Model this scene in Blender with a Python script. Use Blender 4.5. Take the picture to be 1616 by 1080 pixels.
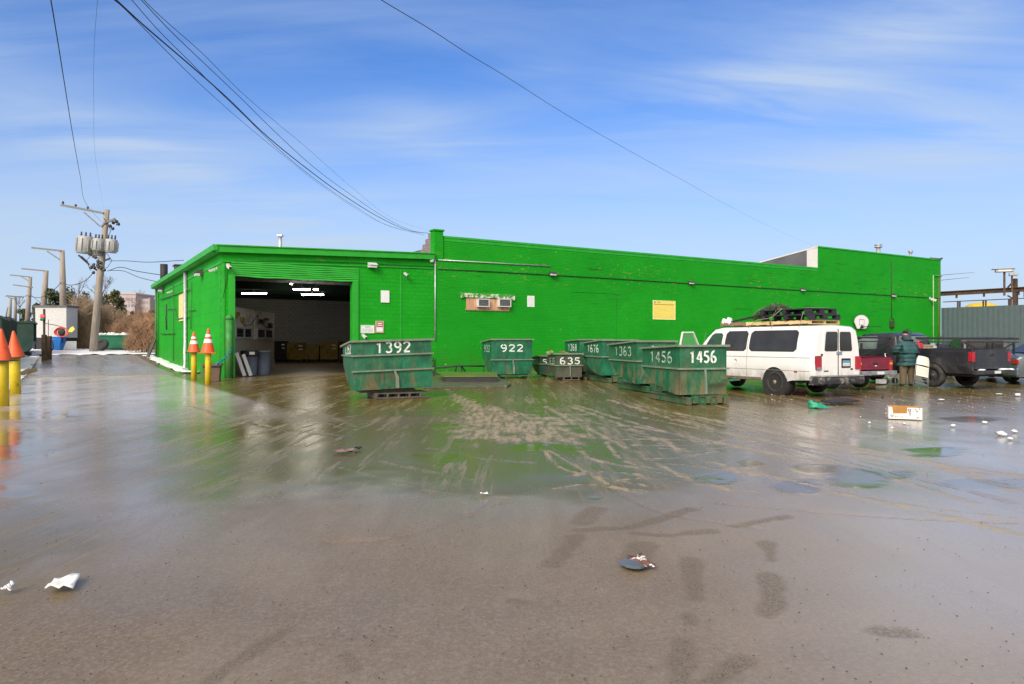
import bpy, bmesh, math, random
import numpy as np
from mathutils import Vector, Matrix, noise
random.seed(7)
for o in list(bpy.data.objects): bpy.data.objects.remove(o)
SC = bpy.context.scene
COL = SC.collection
R = math.radians
# ------------------------------------------------------------------ camera, sky, sun, exposure
FPX, CX, CY, EYE = 1147.0, 808.0, 540.0, 1.6
cam = bpy.data.cameras.new("camera"); camo = bpy.data.objects.new("camera", cam); COL.objects.link(camo)
camo.location = (0, 0, EYE); camo.rotation_euler = (R(90), 0, 0)
cam.sensor_width = 36; cam.lens = FPX / 1616 * 36; cam.clip_start = 0.1; cam.clip_end = 9000
SC.camera = camo
SUN_EL, SUN_AZ = R(33), R(203)
W = bpy.data.worlds.new("World"); SC.world = W; W.use_nodes = True
nt = W.node_tree; nt.nodes.clear()
def wn(t, **k):
    n = nt.nodes.new(t)
    for a, b in k.items(): setattr(n, a, b)
    return n
sky = wn('ShaderNodeTexSky', sky_type='NISHITA', sun_disc=False, sun_elevation=SUN_EL, sun_rotation=SUN_AZ,
         altitude=100, air_density=1.0, dust_density=0.25, ozone_density=2.5)
bg = wn('ShaderNodeBackground'); out = wn('ShaderNodeOutputWorld')
tc = wn('ShaderNodeTexCoord')
sep = wn('ShaderNodeSeparateXYZ'); nt.links.new(tc.outputs['Generated'], sep.inputs[0])
# high thin cloud: the view direction projected on a flat layer
den = wn('ShaderNodeMath', operation='ADD'); nt.links.new(sep.outputs['Z'], den.inputs[0]); den.inputs[1].default_value = 0.12
dx = wn('ShaderNodeMath', operation='DIVIDE'); nt.links.new(sep.outputs['X'], dx.inputs[0]); nt.links.new(den.outputs[0], dx.inputs[1])
dy = wn('ShaderNodeMath', operation='DIVIDE'); nt.links.new(sep.outputs['Y'], dy.inputs[0]); nt.links.new(den.outputs[0], dy.inputs[1])
cmb = wn('ShaderNodeCombineXYZ'); nt.links.new(dx.outputs[0], cmb.inputs[0]); nt.links.new(dy.outputs[0], cmb.inputs[1])
mp = wn('ShaderNodeMapping'); nt.links.new(cmb.outputs[0], mp.inputs[0])
mp.inputs['Rotation'].default_value = (0, 0, R(-22)); mp.inputs['Scale'].default_value = (0.26, 1.0, 1); mp.inputs['Location'].default_value = (3.1, 1.7, 0)
n1 = wn('ShaderNodeTexNoise'); n1.inputs['Scale'].default_value = 2.6; n1.inputs['Detail'].default_value = 8; n1.inputs['Roughness'].default_value = 0.56
n1.inputs['Distortion'].default_value = 0.7
nt.links.new(mp.outputs[0], n1.inputs['Vector'])
def wm(op, x, y=None, z=None):
    n = wn('ShaderNodeMath', operation=op)
    for i, q in enumerate((x, y, z)):
        if q is None: continue
        if isinstance(q, (int, float)): n.inputs[i].default_value = q
        else: nt.links.new(q, n.inputs[i])
    return n.outputs[0]
az = wm('ARCTAN2', sep.outputs['X'], sep.outputs['Y']); el = wm('ARCSINE', sep.outputs['Z'])
total = None
# long mare's tails: azimuth, elevation (degrees, from due ahead), slant, half length, half width, strength
for wa, we, ws, wl, ww, wamt in ((-33, 14.5, -17, 17, 2.6, .42), (-20, 10.5, -20, 9, 1.6, .35), (-6, 15.5, -5, 6, 1.5, .40), (1.6, 20.6, 0, 3.2, .7, .45), (-7.5, 17.5, -3, 4, 1.0, .25),
                                 (17, 17.5, -6, 6.5, 1.6, .60), (26, 20.5, 17, 14, 3.4, .45), (33, 14.0, 4, 13, 2.6, .5), (36, 23, 24, 9, 3, .3), (-34.0, 6.6, 0, 2.2, .6, .6), (-24, 7.5, -4, 14, 1.3, .35), (60, 25, 10, 20, 6, .5), (-70, 30, 0, 25, 8, .5)):
    ca, sa = math.cos(R(ws)), math.sin(R(ws))
    da = wm('MULTIPLY', wm('SUBTRACT', az, R(wa)), math.cos(R(we))); de = wm('SUBTRACT', el, R(we))
    u_ = wm('ADD', wm('MULTIPLY', da, ca/R(wl)), wm('MULTIPLY', de, sa/R(wl))); v_ = wm('SUBTRACT', wm('MULTIPLY', de, ca/R(ww)), wm('MULTIPLY', da, sa/R(ww)))
    g_ = wm('MULTIPLY', wm('EXPONENT', wm('MULTIPLY', wm('ADD', wm('MULTIPLY', u_, u_), wm('MULTIPLY', v_, v_)), -1.0)), wamt)
    total = g_ if total is None else wm('ADD', total, g_)
nz_ = wn('ShaderNodeMapRange'); nt.links.new(n1.outputs[0], nz_.inputs[0]); nz_.inputs[1].default_value = .36; nz_.inputs[2].default_value = .66; nz_.inputs[3].default_value = .12; nz_.inputs[4].default_value = 1.25
base_c = wn('ShaderNodeMapRange'); nt.links.new(n1.outputs[0], base_c.inputs[0]); base_c.inputs[1].default_value = .35; base_c.inputs[2].default_value = .75; base_c.inputs[3].default_value = 0.0; base_c.inputs[4].default_value = .38
cloud = wm('MINIMUM', wm('ADD', wm('MULTIPLY', total, nz_.outputs[0]), base_c.outputs[0]), .9)
# blue of the clear sky: a saturation step on the Nishita colour (photo is strongly saturated)
hs = wn('ShaderNodeMixRGB', blend_type='MULTIPLY'); hs.inputs[0].default_value = 1.0; hs.inputs[2].default_value = (0.38, 0.60, 0.93, 1)
nt.links.new(sky.outputs[0], hs.inputs[1])
mixc = wn('ShaderNodeMixRGB'); nt.links.new(hs.outputs[0], mixc.inputs[1]); mixc.inputs[2].default_value = (2.8, 3.5, 4.65, 1)
nt.links.new(cloud, mixc.inputs[0])
# pale veil of cloud low over the horizon
hz = wn('ShaderNodeMapRange'); nt.links.new(sep.outputs['Z'], hz.inputs[0])
hz.inputs[1].default_value = 0.0; hz.inputs[2].default_value = 0.36; hz.inputs[3].default_value = 0.95; hz.inputs[4].default_value = 0.0
hz.interpolation_type = 'SMOOTHSTEP'
mix2 = wn('ShaderNodeMixRGB'); nt.links.new(hz.outputs[0], mix2.inputs[0]); nt.links.new(mixc.outputs[0], mix2.inputs[1])
mix2.inputs[2].default_value = (3.1, 3.75, 4.55, 1)
# warm bright glow added to the unseen sky round the sun, as soft fill light
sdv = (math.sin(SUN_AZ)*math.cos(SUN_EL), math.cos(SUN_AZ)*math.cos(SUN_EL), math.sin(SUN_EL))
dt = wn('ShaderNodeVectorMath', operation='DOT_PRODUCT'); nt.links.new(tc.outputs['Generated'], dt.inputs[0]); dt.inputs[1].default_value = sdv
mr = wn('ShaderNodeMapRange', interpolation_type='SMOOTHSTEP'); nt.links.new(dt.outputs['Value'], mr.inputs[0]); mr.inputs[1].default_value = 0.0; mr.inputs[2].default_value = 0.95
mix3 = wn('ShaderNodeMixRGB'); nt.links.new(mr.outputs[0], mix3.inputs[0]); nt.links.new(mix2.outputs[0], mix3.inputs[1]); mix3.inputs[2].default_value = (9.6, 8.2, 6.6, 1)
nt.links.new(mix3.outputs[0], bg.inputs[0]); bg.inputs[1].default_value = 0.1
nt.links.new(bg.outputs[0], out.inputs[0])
sun = bpy.data.lights.new("sun", 'SUN'); suno = bpy.data.objects.new("sun", sun); COL.objects.link(suno)
sun.energy = 1.9; sun.angle = R(28); sun.color = (1.0, 0.95, 0.89)
sd = Vector((math.sin(SUN_AZ) * math.cos(SUN_EL), math.cos(SUN_AZ) * math.cos(SUN_EL), math.sin(SUN_EL)))
suno.rotation_euler = sd.to_track_quat('Z', 'Y').to_euler()
SC.render.engine = 'CYCLES'
SC.view_settings.view_transform = 'Standard'; SC.view_settings.look = 'None'
SC.view_settings.exposure = 0.9; SC.view_settings.gamma = 1.0
SC.cycles.max_bounces = 8

# ------------------------------------------------------------------ surveying: photo measurements to metres
TH = math.atan2(0.5245, 0.8514)
A0 = Vector((-12.98, 32.5, 0))
EV = Vector((math.cos(TH), math.sin(TH), 0)); EU = Vector((-math.sin(TH), math.cos(TH), 0))
def Wd(v, u, z=0.0): return A0 + EV * v + EU * u + Vector((0, 0, z))
def wallpt(px, py, u=0.0):
    r = (px - CX) / FPX
    o = A0 + EU * u
    v = (r * o.y - o.x) / (EV.x - r * EV.y)
    Y = o.y + EV.y * v
    return v, EYE + (CY - py) / FPX * Y
def leftpt(px, py, v=0.0):
    r = (px - CX) / FPX
    o = A0 + EV * v
    u = (r * o.y - o.x) / (EU.x - r * EU.y)
    Y = o.y + EU.y * u
    return u, EYE + (CY - py) / FPX * Y
def gp(px, py, z=0.0):
    Y = (EYE - z) * FPX / (py - CY)
    return Vector(((px - CX) / FPX * Y, Y, z))
def at(px, py, Y): return Vector(((px - CX) / FPX * Y, Y, EYE + (CY - py) / FPX * Y))
def uv_of(x, y):
    dx_, dy_ = x - A0.x, y - A0.y
    return dx_ * EV.x + dy_ * EV.y, dx_ * EU.x + dy_ * EU.y
def ramp(u, v):
    t = np.clip((np.asarray(u, float) - 8.0) / 36.0, 0, 1)
    h = 1.02 * (t ** 1.15)
    s = np.clip((0.12 - np.asarray(v, float)) / 0.1, 0, 1)
    return h * s
def gz(x, y):
    v, u = uv_of(x, y)
    return float(ramp(u, v))

# ------------------------------------------------------------------ materials
MATS = {}
class NB:
    def __init__(s, name):
        s.m = bpy.data.materials.new(name); s.m.use_nodes = True; s.t = s.m.node_tree
        s.p = s.t.nodes['Principled BSDF']
        s.tc = s.t.nodes.new('ShaderNodeTexCoord')
    def n(s, ty, **k):
        x = s.t.nodes.new(ty)
        for a, b in k.items(): setattr(x, a, b)
        return x
    def l(s, a, b): s.t.links.new(a, b)
    def noise(s, scale, detail=4, rough=0.55, vec=None, dist=0.0):
        x = s.n('ShaderNodeTexNoise'); x.inputs['Scale'].default_value = scale; x.inputs['Detail'].default_value = detail
        x.inputs['Roughness'].default_value = rough; x.inputs['Distortion'].default_value = dist
        s.l(vec if vec is not None else s.tc.outputs['Object'], x.inputs['Vector']); return x.outputs[0]
    def ramp(s, val, a, b, ca=0.0, cb=1.0):
        x = s.n('ShaderNodeMapRange'); x.inputs[1].default_value = a; x.inputs[2].default_value = b
        x.inputs[3].default_value = ca; x.inputs[4].default_value = cb
        s.l(val, x.inputs[0]); return x.outputs[0]
    def mix(s, fac, c1, c2, mode='MIX'):
        x = s.n('ShaderNodeMixRGB', blend_type=mode)
        for i, c in ((0, fac), (1, c1), (2, c2)):
            if isinstance(c, (int, float)): x.inputs[i].default_value = c if i == 0 else (c, c, c, 1)
            elif isinstance(c, tuple): x.inputs[i].default_value = (*c[:3], 1)
            else: s.l(c, x.inputs[i])
        return x.outputs[0]
    def math(s, op, a, b=None):
        x = s.n('ShaderNodeMath', operation=op)
        for i, c in ((0, a), (1, b)):
            if c is None: continue
            if isinstance(c, (int, float)): x.inputs[i].default_value = c
            else: s.l(c, x.inputs[i])
        return x.outputs[0]
    def mapping(s, sc=(1,1,1), rot=(0,0,0), loc=(0,0,0), src=None):
        x = s.n('ShaderNodeMapping'); x.inputs['Scale'].default_value = sc; x.inputs['Rotation'].default_value = rot
        x.inputs['Location'].default_value = loc
        s.l(src if src is not None else s.tc.outputs['Object'], x.inputs[0]); return x.outputs[0]
    def bump(s, h, strength=0.3, dist=0.02, prev=None):
        x = s.n('ShaderNodeBump'); x.inputs['Strength'].default_value = strength; x.inputs['Distance'].default_value = dist
        s.l(h, x.inputs['Height'])
        if prev is not None: s.l(prev, x.inputs['Normal'])
        s.l(x.outputs[0], s.p.inputs['Normal']); return x.outputs[0]
    def set(s, **k):
        for a, b in k.items():
            nm = {'color': 'Base Color', 'rough': 'Roughness', 'metal': 'Metallic', 'spec': 'Specular IOR Level', 'coat': 'Coat Weight', 'trans': 'Transmission Weight', 'alpha': 'Alpha'}[a]
            i = s.p.inputs[nm]
            if isinstance(b, tuple): i.default_value = (*b[:3], 1)
            elif isinstance(b, (int, float)): i.default_value = b
            else: s.l(b, i)
def rndvec(b, amt=50.0):
    oi = b.n('ShaderNodeObjectInfo'); m = b.n('ShaderNodeVectorMath', operation='ADD')
    b.l(b.tc.outputs['Object'], m.inputs[0])
    c = b.n('ShaderNodeCombineXYZ'); q = b.math('MULTIPLY', oi.outputs['Random'], amt)
    b.l(q, c.inputs[0]); b.l(q, c.inputs[1]); b.l(c.outputs[0], m.inputs[1]); return m.outputs[0]
def mat(name, color, rough=0.6, metal=0.0, var=0.25, vs=6.0, dirt=None, dthr=(0.55, 0.75), ds=3.0, bump=0.0, bs=60.0, spec=0.5, coat=0.0, emit=None, stretch=None):
    """generic weathered surface: base colour varied by noise, an optional second 'dirt' colour in patches, fine bump"""
    if name in MATS: return MATS[name]
    b = NB(name); v = rndvec(b)
    if stretch: v = b.mapping(stretch, src=v)
    c = tuple(color)
    lo = tuple(max(0, x * (1 - var)) for x in c); hi = tuple(min(1, x * (1 + var)) for x in c)
    col = b.mix(b.ramp(b.noise(vs, 6, 0.6, v), 0.3, 0.7), lo, hi)
    rr = rough
    if dirt:
        d = b.ramp(b.noise(ds, 8, 0.65, v, 0.3), dthr[0], dthr[1])
        col = b.mix(d, col, dirt); rr = b.ramp(d, 0, 1, rough, min(1, rough + 0.3))
    b.set(color=col, rough=rr, metal=metal, spec=spec, coat=coat)
    if bump: b.bump(b.noise(bs, 3, 0.6, v), bump, 0.01)
    if emit:
        b.p.inputs['Emission Color'].default_value = (*emit[:3], 1); b.p.inputs['Emission Strength'].default_value = emit[3]
    MATS[name] = b.m; return b.m
def glass(name, color=(0.02, 0.025, 0.03), rough=0.04):
    if name in MATS: return MATS[name]
    b = NB(name); b.set(color=b.mix(b.ramp(b.noise(1.5, 4), .3, .7), color, tuple(min(1, c * 1.6) for c in color)), rough=rough, spec=0.45)
    MATS[name] = b.m; return b.m

# ------------------------------------------------------------------ mesh helpers
def rotm(rx=0, ry=0, rz=0): return Matrix.Rotation(rz, 4, 'Z') @ Matrix.Rotation(ry, 4, 'Y') @ Matrix.Rotation(rx, 4, 'X')
class MB:
    def __init__(s): s.v = []; s.f = []; s.sm = []
    def add(s, vs, fs, M=None, smooth=False):
        k = len(s.v)
        for p in vs:
            p = Vector(p); s.v.append(M @ p if M is not None else p)
        for f in fs: s.f.append([i + k for i in f]); s.sm.append(smooth)
        return s
    def box(s, x0, x1, y0, y1, z0, z1, M=None):
        if x0 > x1: x0, x1 = x1, x0
        if y0 > y1: y0, y1 = y1, y0
        if z0 > z1: z0, z1 = z1, z0
        vs = [(x, y, z) for z in (z0, z1) for y in (y0, y1) for x in (x0, x1)]
        return s.add(vs, [(0,2,3,1), (4,5,7,6), (0,1,5,4), (2,6,7,3), (1,3,7,5), (0,4,6,2)], M)
    def cbox(s, c, d, M=None):
        return s.box(c[0]-d[0]/2, c[0]+d[0]/2, c[1]-d[1]/2, c[1]+d[1]/2, c[2]-d[2]/2, c[2]+d[2]/2, M)
    def bar(s, p, q, w=0.05, h=None, up=(0, 0, 1)):
        p, q = Vector(p), Vector(q); h = h or w; d = q - p; L = d.length
        if L < 1e-6: return s
        d = d / L; u = Vector(up)
        if abs(d.dot(u)) > 0.98: u = Vector((1, 0, 0))
        x = d.cross(u).normalized(); y = x.cross(d).normalized()
        M = Matrix((( x.x, d.x, y.x, p.x), (x.y, d.y, y.y, p.y), (x.z, d.z, y.z, p.z), (0,0,0,1)))
        return s.box(-w/2, w/2, 0, L, -h/2, h/2, M)
    def tube(s, pts, r, n=8, cap=True, smooth=True):
        pts = [Vector(p) for p in pts]; N = len(pts)
        rs = r if isinstance(r, (list, tuple)) else [r] * N
        k = len(s.v); up = None
        for i, p in enumerate(pts):
            t = (pts[min(i+1, N-1)] - pts[max(i-1, 0)]).normalized()
            if up is None:
                a = Vector((0, 0, 1)) if abs(t.z) < 0.9 else Vector((1, 0, 0)); x = t.cross(a).normalized()
            else:
                x = (up - t * up.dot(t)).normalized()
            up = x; y = t.cross(x)
            for j in range(n):
                an = 2 * math.pi * j / n
                s.v.append(p + (x * math.cos(an) + y * math.sin(an)) * rs[i])
        for i in range(N - 1):
            for j in range(n):
                a, b = k + i*n + j, k + i*n + (j+1) % n
                s.f.append([a, b, b + n, a + n]); s.sm.append(smooth)
        if cap:
            s.f.append([k + j for j in range(n)][::-1]); s.sm.append(False)
            s.f.append([k + (N-1)*n + j for j in range(n)]); s.sm.append(False)
        return s
    def lathe(s, prof, n=20, M=None, smooth=True, cap=True):
        k = len(s.v)
        for r, z in prof:
            for j in range(n):
                an = 2*math.pi*j/n; p = Vector((r*math.cos(an), r*math.sin(an), z))
                s.v.append(M @ p if M is not None else p)
        for i in range(len(prof)-1):
            for j in range(n):
                a, b = k+i*n+j, k+i*n+(j+1) % n
                s.f.append([a, b, b+n, a+n]); s.sm.append(smooth)
        if cap:
            if prof[0][0] > 1e-4: s.f.append([k+j for j in range(n)][::-1]); s.sm.append(False)
            if prof[-1][0] > 1e-4: s.f.append([k+(len(prof)-1)*n+j for j in range(n)]); s.sm.append(False)
        return s
    def prism(s, poly, y0, y1, M=None):
        """polygon in x,z extruded along y"""
        n = len(poly); vs = [(x, y0, z) for x, z in poly] + [(x, y1, z) for x, z in poly]
        fs = [tuple(range(n)), tuple(range(2*n-1, n-1, -1))] + [(i, i+n, (i+1) % n + n, (i+1) % n) for i in range(n)]
        return s.add(vs, fs, M)
    def quad(s, a, b, c, d): return s.add([a, b, c, d], [(0, 1, 2, 3)])
    def grid(s, P, smooth=True, closeu=False):
        k = len(s.v); nr = len(P); nc = len(P[0])
        for r in P:
            for p in r: s.v.append(Vector(p))
        for i in range(nr-1):
            for j in range(nc-1 + (1 if closeu else 0)):
                s.f.append([k+i*nc+j, k+i*nc+(j+1) % nc, k+(i+1)*nc+(j+1) % nc, k+(i+1)*nc+j]); s.sm.append(smooth)
        return s
    def blob(s, c, r, seed=0, amp=0.2, n=10, m=7, fl=1.0):
        rows = []
        for i in range(m+1):
            th = math.pi*i/m; row = []
            for j in range(n):
                ph = 2*math.pi*j/n
                d = Vector((math.sin(th)*math.cos(ph), math.sin(th)*math.sin(ph), math.cos(th)))
                k = 1 + amp*noise.noise(d*1.7 + Vector((seed, seed*2.3, 0)))*2
                row.append(Vector(c) + Vector((d.x*r*k, d.y*r*k, d.z*r*k*fl)))
            rows.append(row)
        return s.grid(rows, closeu=True)
    def build(s, name, m, parent=None, bevel=0.0, recalc=True, solid=0.0):
        me = bpy.data.meshes.new(name); me.from_pydata([tuple(v) for v in s.v], [], s.f)
        me.polygons.foreach_set('use_smooth', s.sm)
        if recalc:
            bm = bmesh.new(); bm.from_mesh(me); bmesh.ops.recalc_face_normals(bm, faces=bm.faces); bm.to_mesh(me); bm.free()
        ms = m if isinstance(m, (list, tuple)) else [m]
        for x in ms: me.materials.append(x)
        o = bpy.data.objects.new(name, me); COL.objects.link(o)
        if parent is not None: o.parent = parent
        if solid: md = o.modifiers.new('s', 'SOLIDIFY'); md.thickness = solid; md.offset = 0
        if bevel:
            md = o.modifiers.new('b', 'BEVEL'); md.width = bevel; md.segments = 2; md.limit_method = 'ANGLE'; md.angle_limit = R(40)
        return o
def tag(o, label=None, cat=None, group=None, kind=None):
    if label: o['label'] = label
    if cat: o['category'] = cat
    if group: o['group'] = group
    if kind: o['kind'] = kind
    return o
def thing(name, loc=(0,0,0), rz=0.0, label=None, cat=None, group=None):
    o = bpy.data.objects.new(name, None); COL.objects.link(o); o.location = loc; o.rotation_euler = (0, 0, rz)
    o.empty_display_size = 0.2
    return tag(o, label, cat, group)
def put(o, loc, rz=0.0): o.location = loc; o.rotation_euler = (0, 0, rz); return o
def copy_tree(o, parent=None):
    c = o.copy(); COL.objects.link(c); c.parent = parent
    for ch in list(o.children): copy_tree(ch, c)
    return c
# stencil digits: centre lines in a 0.6 x 1 cell, broken where a stencil has bridges
def arc(cx, cy, rx, ry, a0, a1, n=10): return [(cx+rx*math.cos(R(a0+(a1-a0)*i/n)), cy+ry*math.sin(R(a0+(a1-a0)*i/n))) for i in range(n+1)]
GLY = {
 '1': [[(.12,.78),(.3,.94),(.3,.02)]],
 '2': [arc(.3,.72,.22,.23,165,-30)+[(.1,.08)], [(.08,.07),(.54,.07)]],
 '3': [arc(.29,.73,.2,.22,150,-80), arc(.29,.28,.23,.23,78,-150)],
 '4': [[(.36,.94),(.06,.32),(.30,.32)], [(.42,.94),(.42,.02)], [(.50,.32),(.58,.32)]],
 '5': [[(.5,.93),(.14,.93),(.11,.56)], arc(.27,.33,.23,.26,110,-145)],
 '6': [arc(.34,.55,.25,.40,80,180)+arc(.3,.29,.21,.24,180,262)[1:], arc(.3,.29,.21,.24,-80,150)],
 '7': [[(.06,.93),(.52,.93),(.26,.02)]],
 '8': [arc(.3,.73,.18,.2,100,260), arc(.3,.73,.18,.2,80,-80), arc(.3,.27,.22,.23,100,260), arc(.3,.27,.22,.23,80,-80)],
}
GLY['9'] = [[(.6-x, 1-y) for x, y in L] for L in GLY['6']]
def stencil(txt, w, h, sw=0.13, gap=0.72):
    """mesh pieces lying in x,z; total width w, height h, centred"""
    m = MB(); n = len(txt); cw = w / (n*gap) if n else w
    x0 = -w/2
    for i, ch in enumerate(txt):
        for line in GLY[ch]:
            pts = [Vector((x0 + i*cw*gap + (p[0]+0.02)*cw*.62/.6*gap/.72, 0, (p[1]-.5)*h)) for p in line]
            L = []; Rr = []
            for k, p in enumerate(pts):
                t = (pts[min(k+1, len(pts)-1)] - pts[max(k-1, 0)]).normalized(); nn = Vector((-t.z, 0, t.x)) * sw*h/2
                L.append(p+nn); Rr.append(p-nn)
            m.grid([L, Rr], smooth=False)
    return m
def textobj(txt, size, m, parent, name='lettering', thick=0.0, bold=0.0):
    cu = bpy.data.curves.new(name, 'FONT'); cu.body = txt; cu.size = size; cu.align_x = 'CENTER'; cu.align_y = 'CENTER'
    cu.extrude = thick; cu.offset = bold
    o = bpy.data.objects.new(name, cu); COL.objects.link(o)
    dg = bpy.context.evaluated_depsgraph_get(); me = bpy.data.meshes.new_from_object(o.evaluated_get(dg))
    bpy.data.objects.remove(o)
    o = bpy.data.objects.new(name, me); COL.objects.link(o); me.materials.clear(); me.materials.append(m); o.parent = parent
    o.rotation_euler = (R(90), 0, 0); return o
# ------------------------------------------------------------------ ground: wet yard, one sheet to the horizon
def ground_material(deck=False):
    b = NB('wet_deck' if deck else 'wet_yard')
    pos = b.tc.outputs['Object']
    flow = b.mapping((1.0, 0.16, 1.0), rot=(0, 0, -TH), src=pos)      # streaks follow the traffic towards the door
    at_ = lambda n: b.n('ShaderNodeAttribute', attribute_name=n).outputs['Fac']
    n_big = b.noise(0.22, 5, 0.6, pos, 0.6); n_mid = b.noise(1.3, 6, 0.62, flow, 0.5); n_fin = b.noise(9.0, 8, 0.7, flow)
    n_grit = b.noise(120.0, 3, 0.7, pos); n_peb = b.noise(38.0, 4, 0.7, pos)
    base = b.mix(b.ramp(n_big, .38, .62), (0.145, 0.106, 0.065), (0.235, 0.182, 0.122))
    base = b.mix(b.ramp(n_mid, .38, .68, 0, .55), base, (0.125, 0.088, 0.050))
    base = b.mix(b.ramp(n_peb, .45, .66, 0, .50), base, (0.27, 0.235, 0.19))
    base = b.mix(b.ramp(b.noise(62.0, 5, 0.75, pos), .50, .34, 0, .55), base, (0.085, 0.065, 0.045))
    base = b.mix(b.ramp(b.noise(170.0, 2, 0.5, pos), .66, .72, 0, .5), base, (0.03, 0.026, 0.022))
    base = b.mix(b.ramp(b.noise(23.0, 2, 0.5, pos), .745, .765, 0, .6), base, (0.04, 0.034, 0.028))
    mud, pale, trk, pud, conc_sheen = at_('mud'), at_('pale'), at_('track'), at_('puddle'), at_('concrete')  # concrete also carries the sheen painted into the right foreground
    base = b.mix(b.math('MULTIPLY', mud, 0.9), base, (0.098, 0.070, 0.008))
    base = b.mix(conc_sheen, base, b.mix(b.ramp(n_mid, .3, .7), (0.36, 0.33, 0.30), (0.47, 0.44, 0.41)))
    flow2 = b.mapping((1.0, 0.055, 1.0), rot=(0, 0, -TH+.05), src=pos); flow3 = b.mapping((1.0, 0.07, 1.0), rot=(0, 0, -TH+.9), src=pos)
    st1 = b.ramp(b.noise(3.2, 6, 0.68, flow2, 0.25), .53, .575); st2 = b.ramp(b.noise(2.2, 6, 0.68, flow3, 0.3), .57, .61)
    strk = b.math('MULTIPLY', b.math('MAXIMUM', st1, b.math('MULTIPLY', st2, .7)), b.math('MULTIPLY', b.math('MAXIMUM', mud, .10), b.ramp(n_big, .36, .55, .25, 1)))
    pale = b.math('MAXIMUM', b.math('MULTIPLY', pale, .92), b.math('MULTIPLY', strk, .42))
    base = b.mix(b.math('MULTIPLY', pale, b.ramp(n_fin, .40, .56, 0.12, 1.0)), base, (0.34, 0.28, 0.18))
    gtrack = b.math('MULTIPLY', trk, b.ramp(n_peb, .38, .56, 0.15, 1.0))
    base = b.mix(gtrack, base, b.mix(b.ramp(n_grit, .45, .6), (0.055, 0.048, 0.038), (0.20, 0.17, 0.13)))
    base = b.mix(b.math('MULTIPLY', pud, .85), base, (0.115, 0.085, 0.045))
    # wetness film: roughness broken by streaks
    wet = at_('wet')
    rr = b.ramp(b.math('ADD', b.math('MULTIPLY', n_mid, .6), b.math('MULTIPLY', n_fin, .4)), .38, .64, .0, 1.0)
    r0 = b.math('ADD', b.math('MULTIPLY', b.math('SUBTRACT', 1.0, wet), 0.30), 0.13)
    rough = b.math('ADD', r0, b.math('MULTIPLY', rr, 0.12))
    rough = b.math('ADD', rough, b.math('MULTIPLY', mud, .035))
    rough = b.math('ADD', rough, b.math('MULTIPLY', b.math('MAXIMUM', b.math('MULTIPLY', pale, b.ramp(n_fin, .38, .58, 0.3, 1)), gtrack), .42))
    rough = b.math('MULTIPLY', rough, b.ramp(pud, 0, 1, 1.0, 0.45))
    rough = b.math('MINIMUM', b.math('MAXIMUM', rough, 0.02), 1.0)
    b.set(color=base, rough=rough, spec=b.math('ADD', b.math('MULTIPLY', b.math('SUBTRACT', conc_sheen, b.math('MULTIPLY', mud, -.08)), 0.55), 0.30))
    # bump: ripples and grit, silenced in the puddles
    quiet = b.math('SUBTRACT', 1.0, b.math('MULTIPLY', pud, .97))
    fine = b.math('ADD', b.math('MULTIPLY', n_fin, 0.30), b.math('ADD', b.math('MULTIPLY', n_grit, 0.05), b.math('MULTIPLY', n_peb, 0.07)))
    fine = b.math('MULTIPLY', fine, b.ramp(wet, .2, 1, 1.8, .12))
    h = b.math('ADD', b.math('MULTIPLY', n_mid, 0.32), fine)
    h = b.math('ADD', h, b.math('MULTIPLY', trk, b.math('MULTIPLY', n_peb, 0.35)))
    h = b.math('ADD', h, b.math('MULTIPLY', pale, b.math('MULTIPLY', n_fin, 1.2)))
    h = b.math('MULTIPLY', h, quiet)
    bp = b.n('ShaderNodeBump'); bp.inputs['Distance'].default_value = 0.022
    b.l(h, bp.inputs['Height']); b.l(b.ramp(wet, 0, 1, .60, .30), bp.inputs['Strength']); b.l(bp.outputs[0], b.p.inputs['Normal'])
    return b.m
def seg_dist(X, Y, pts):
    """distance of every ground vertex to a polyline, and the position along it"""
    D = np.full(X.shape, 1e9)
    for (ax, ay), (bx, by) in zip(pts[:-1], pts[1:]):
        dx, dy = bx-ax, by-ay; L2 = dx*dx+dy*dy+1e-9
        t = np.clip(((X-ax)*dx+(Y-ay)*dy)/L2, 0, 1)
        D = np.minimum(D, np.hypot(X-ax-t*dx, Y-ay-t*dy))
    return D
def curve_pts(P, n=8):
    P = [np.array(gp(*p)[:2]) for p in P]
    if len(P) < 3: return [tuple(p) for p in P]
    o = []; Q = [P[0]*2-P[1]] + P + [P[-1]*2-P[-2]]
    for i in range(1, len(Q)-2):
        for k in range(n):
            t = k/n; a, b, c, d = Q[i-1], Q[i], Q[i+1], Q[i+2]
            o.append(tuple(.5*((2*b)+(-a+c)*t+(2*a-5*b+4*c-d)*t*t+(-a+3*b-3*c+d)*t**3)))
    o.append(tuple(P[-1])); return o
def vnoise(X, Y, sc, seed=0):
    """cheap smooth value noise on arrays"""
    rs = np.random.RandomState(seed); T = rs.rand(256, 256)
    x, y = X*sc+100.3, Y*sc+57.7; xi, yi = np.floor(x).astype(int), np.floor(y).astype(int)
    fx, fy = x-xi, y-yi; fx = fx*fx*(3-2*fx); fy = fy*fy*(3-2*fy)
    g = lambda a, b: T[a % 256, b % 256]
    return (g(xi,yi)*(1-fx)+g(xi+1,yi)*fx)*(1-fy)+(g(xi,yi+1)*(1-fx)+g(xi+1,yi+1)*fx)*fy
def axis(lo, hi, d0, k, far):
    a = [0.0]
    while a[-1] < hi: a.append(a[-1]+d0+k*abs(a[-1]))
    while a[-1] < far: a.append(a[-1]*1.5)
    b = [0.0]
    while b[-1] > lo: b.append(b[-1]-d0-k*abs(b[-1]))
    while b[-1] > -far: b.append(b[-1]*1.5)
    return np.array(sorted(set(b[1:]+a)))
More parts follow.
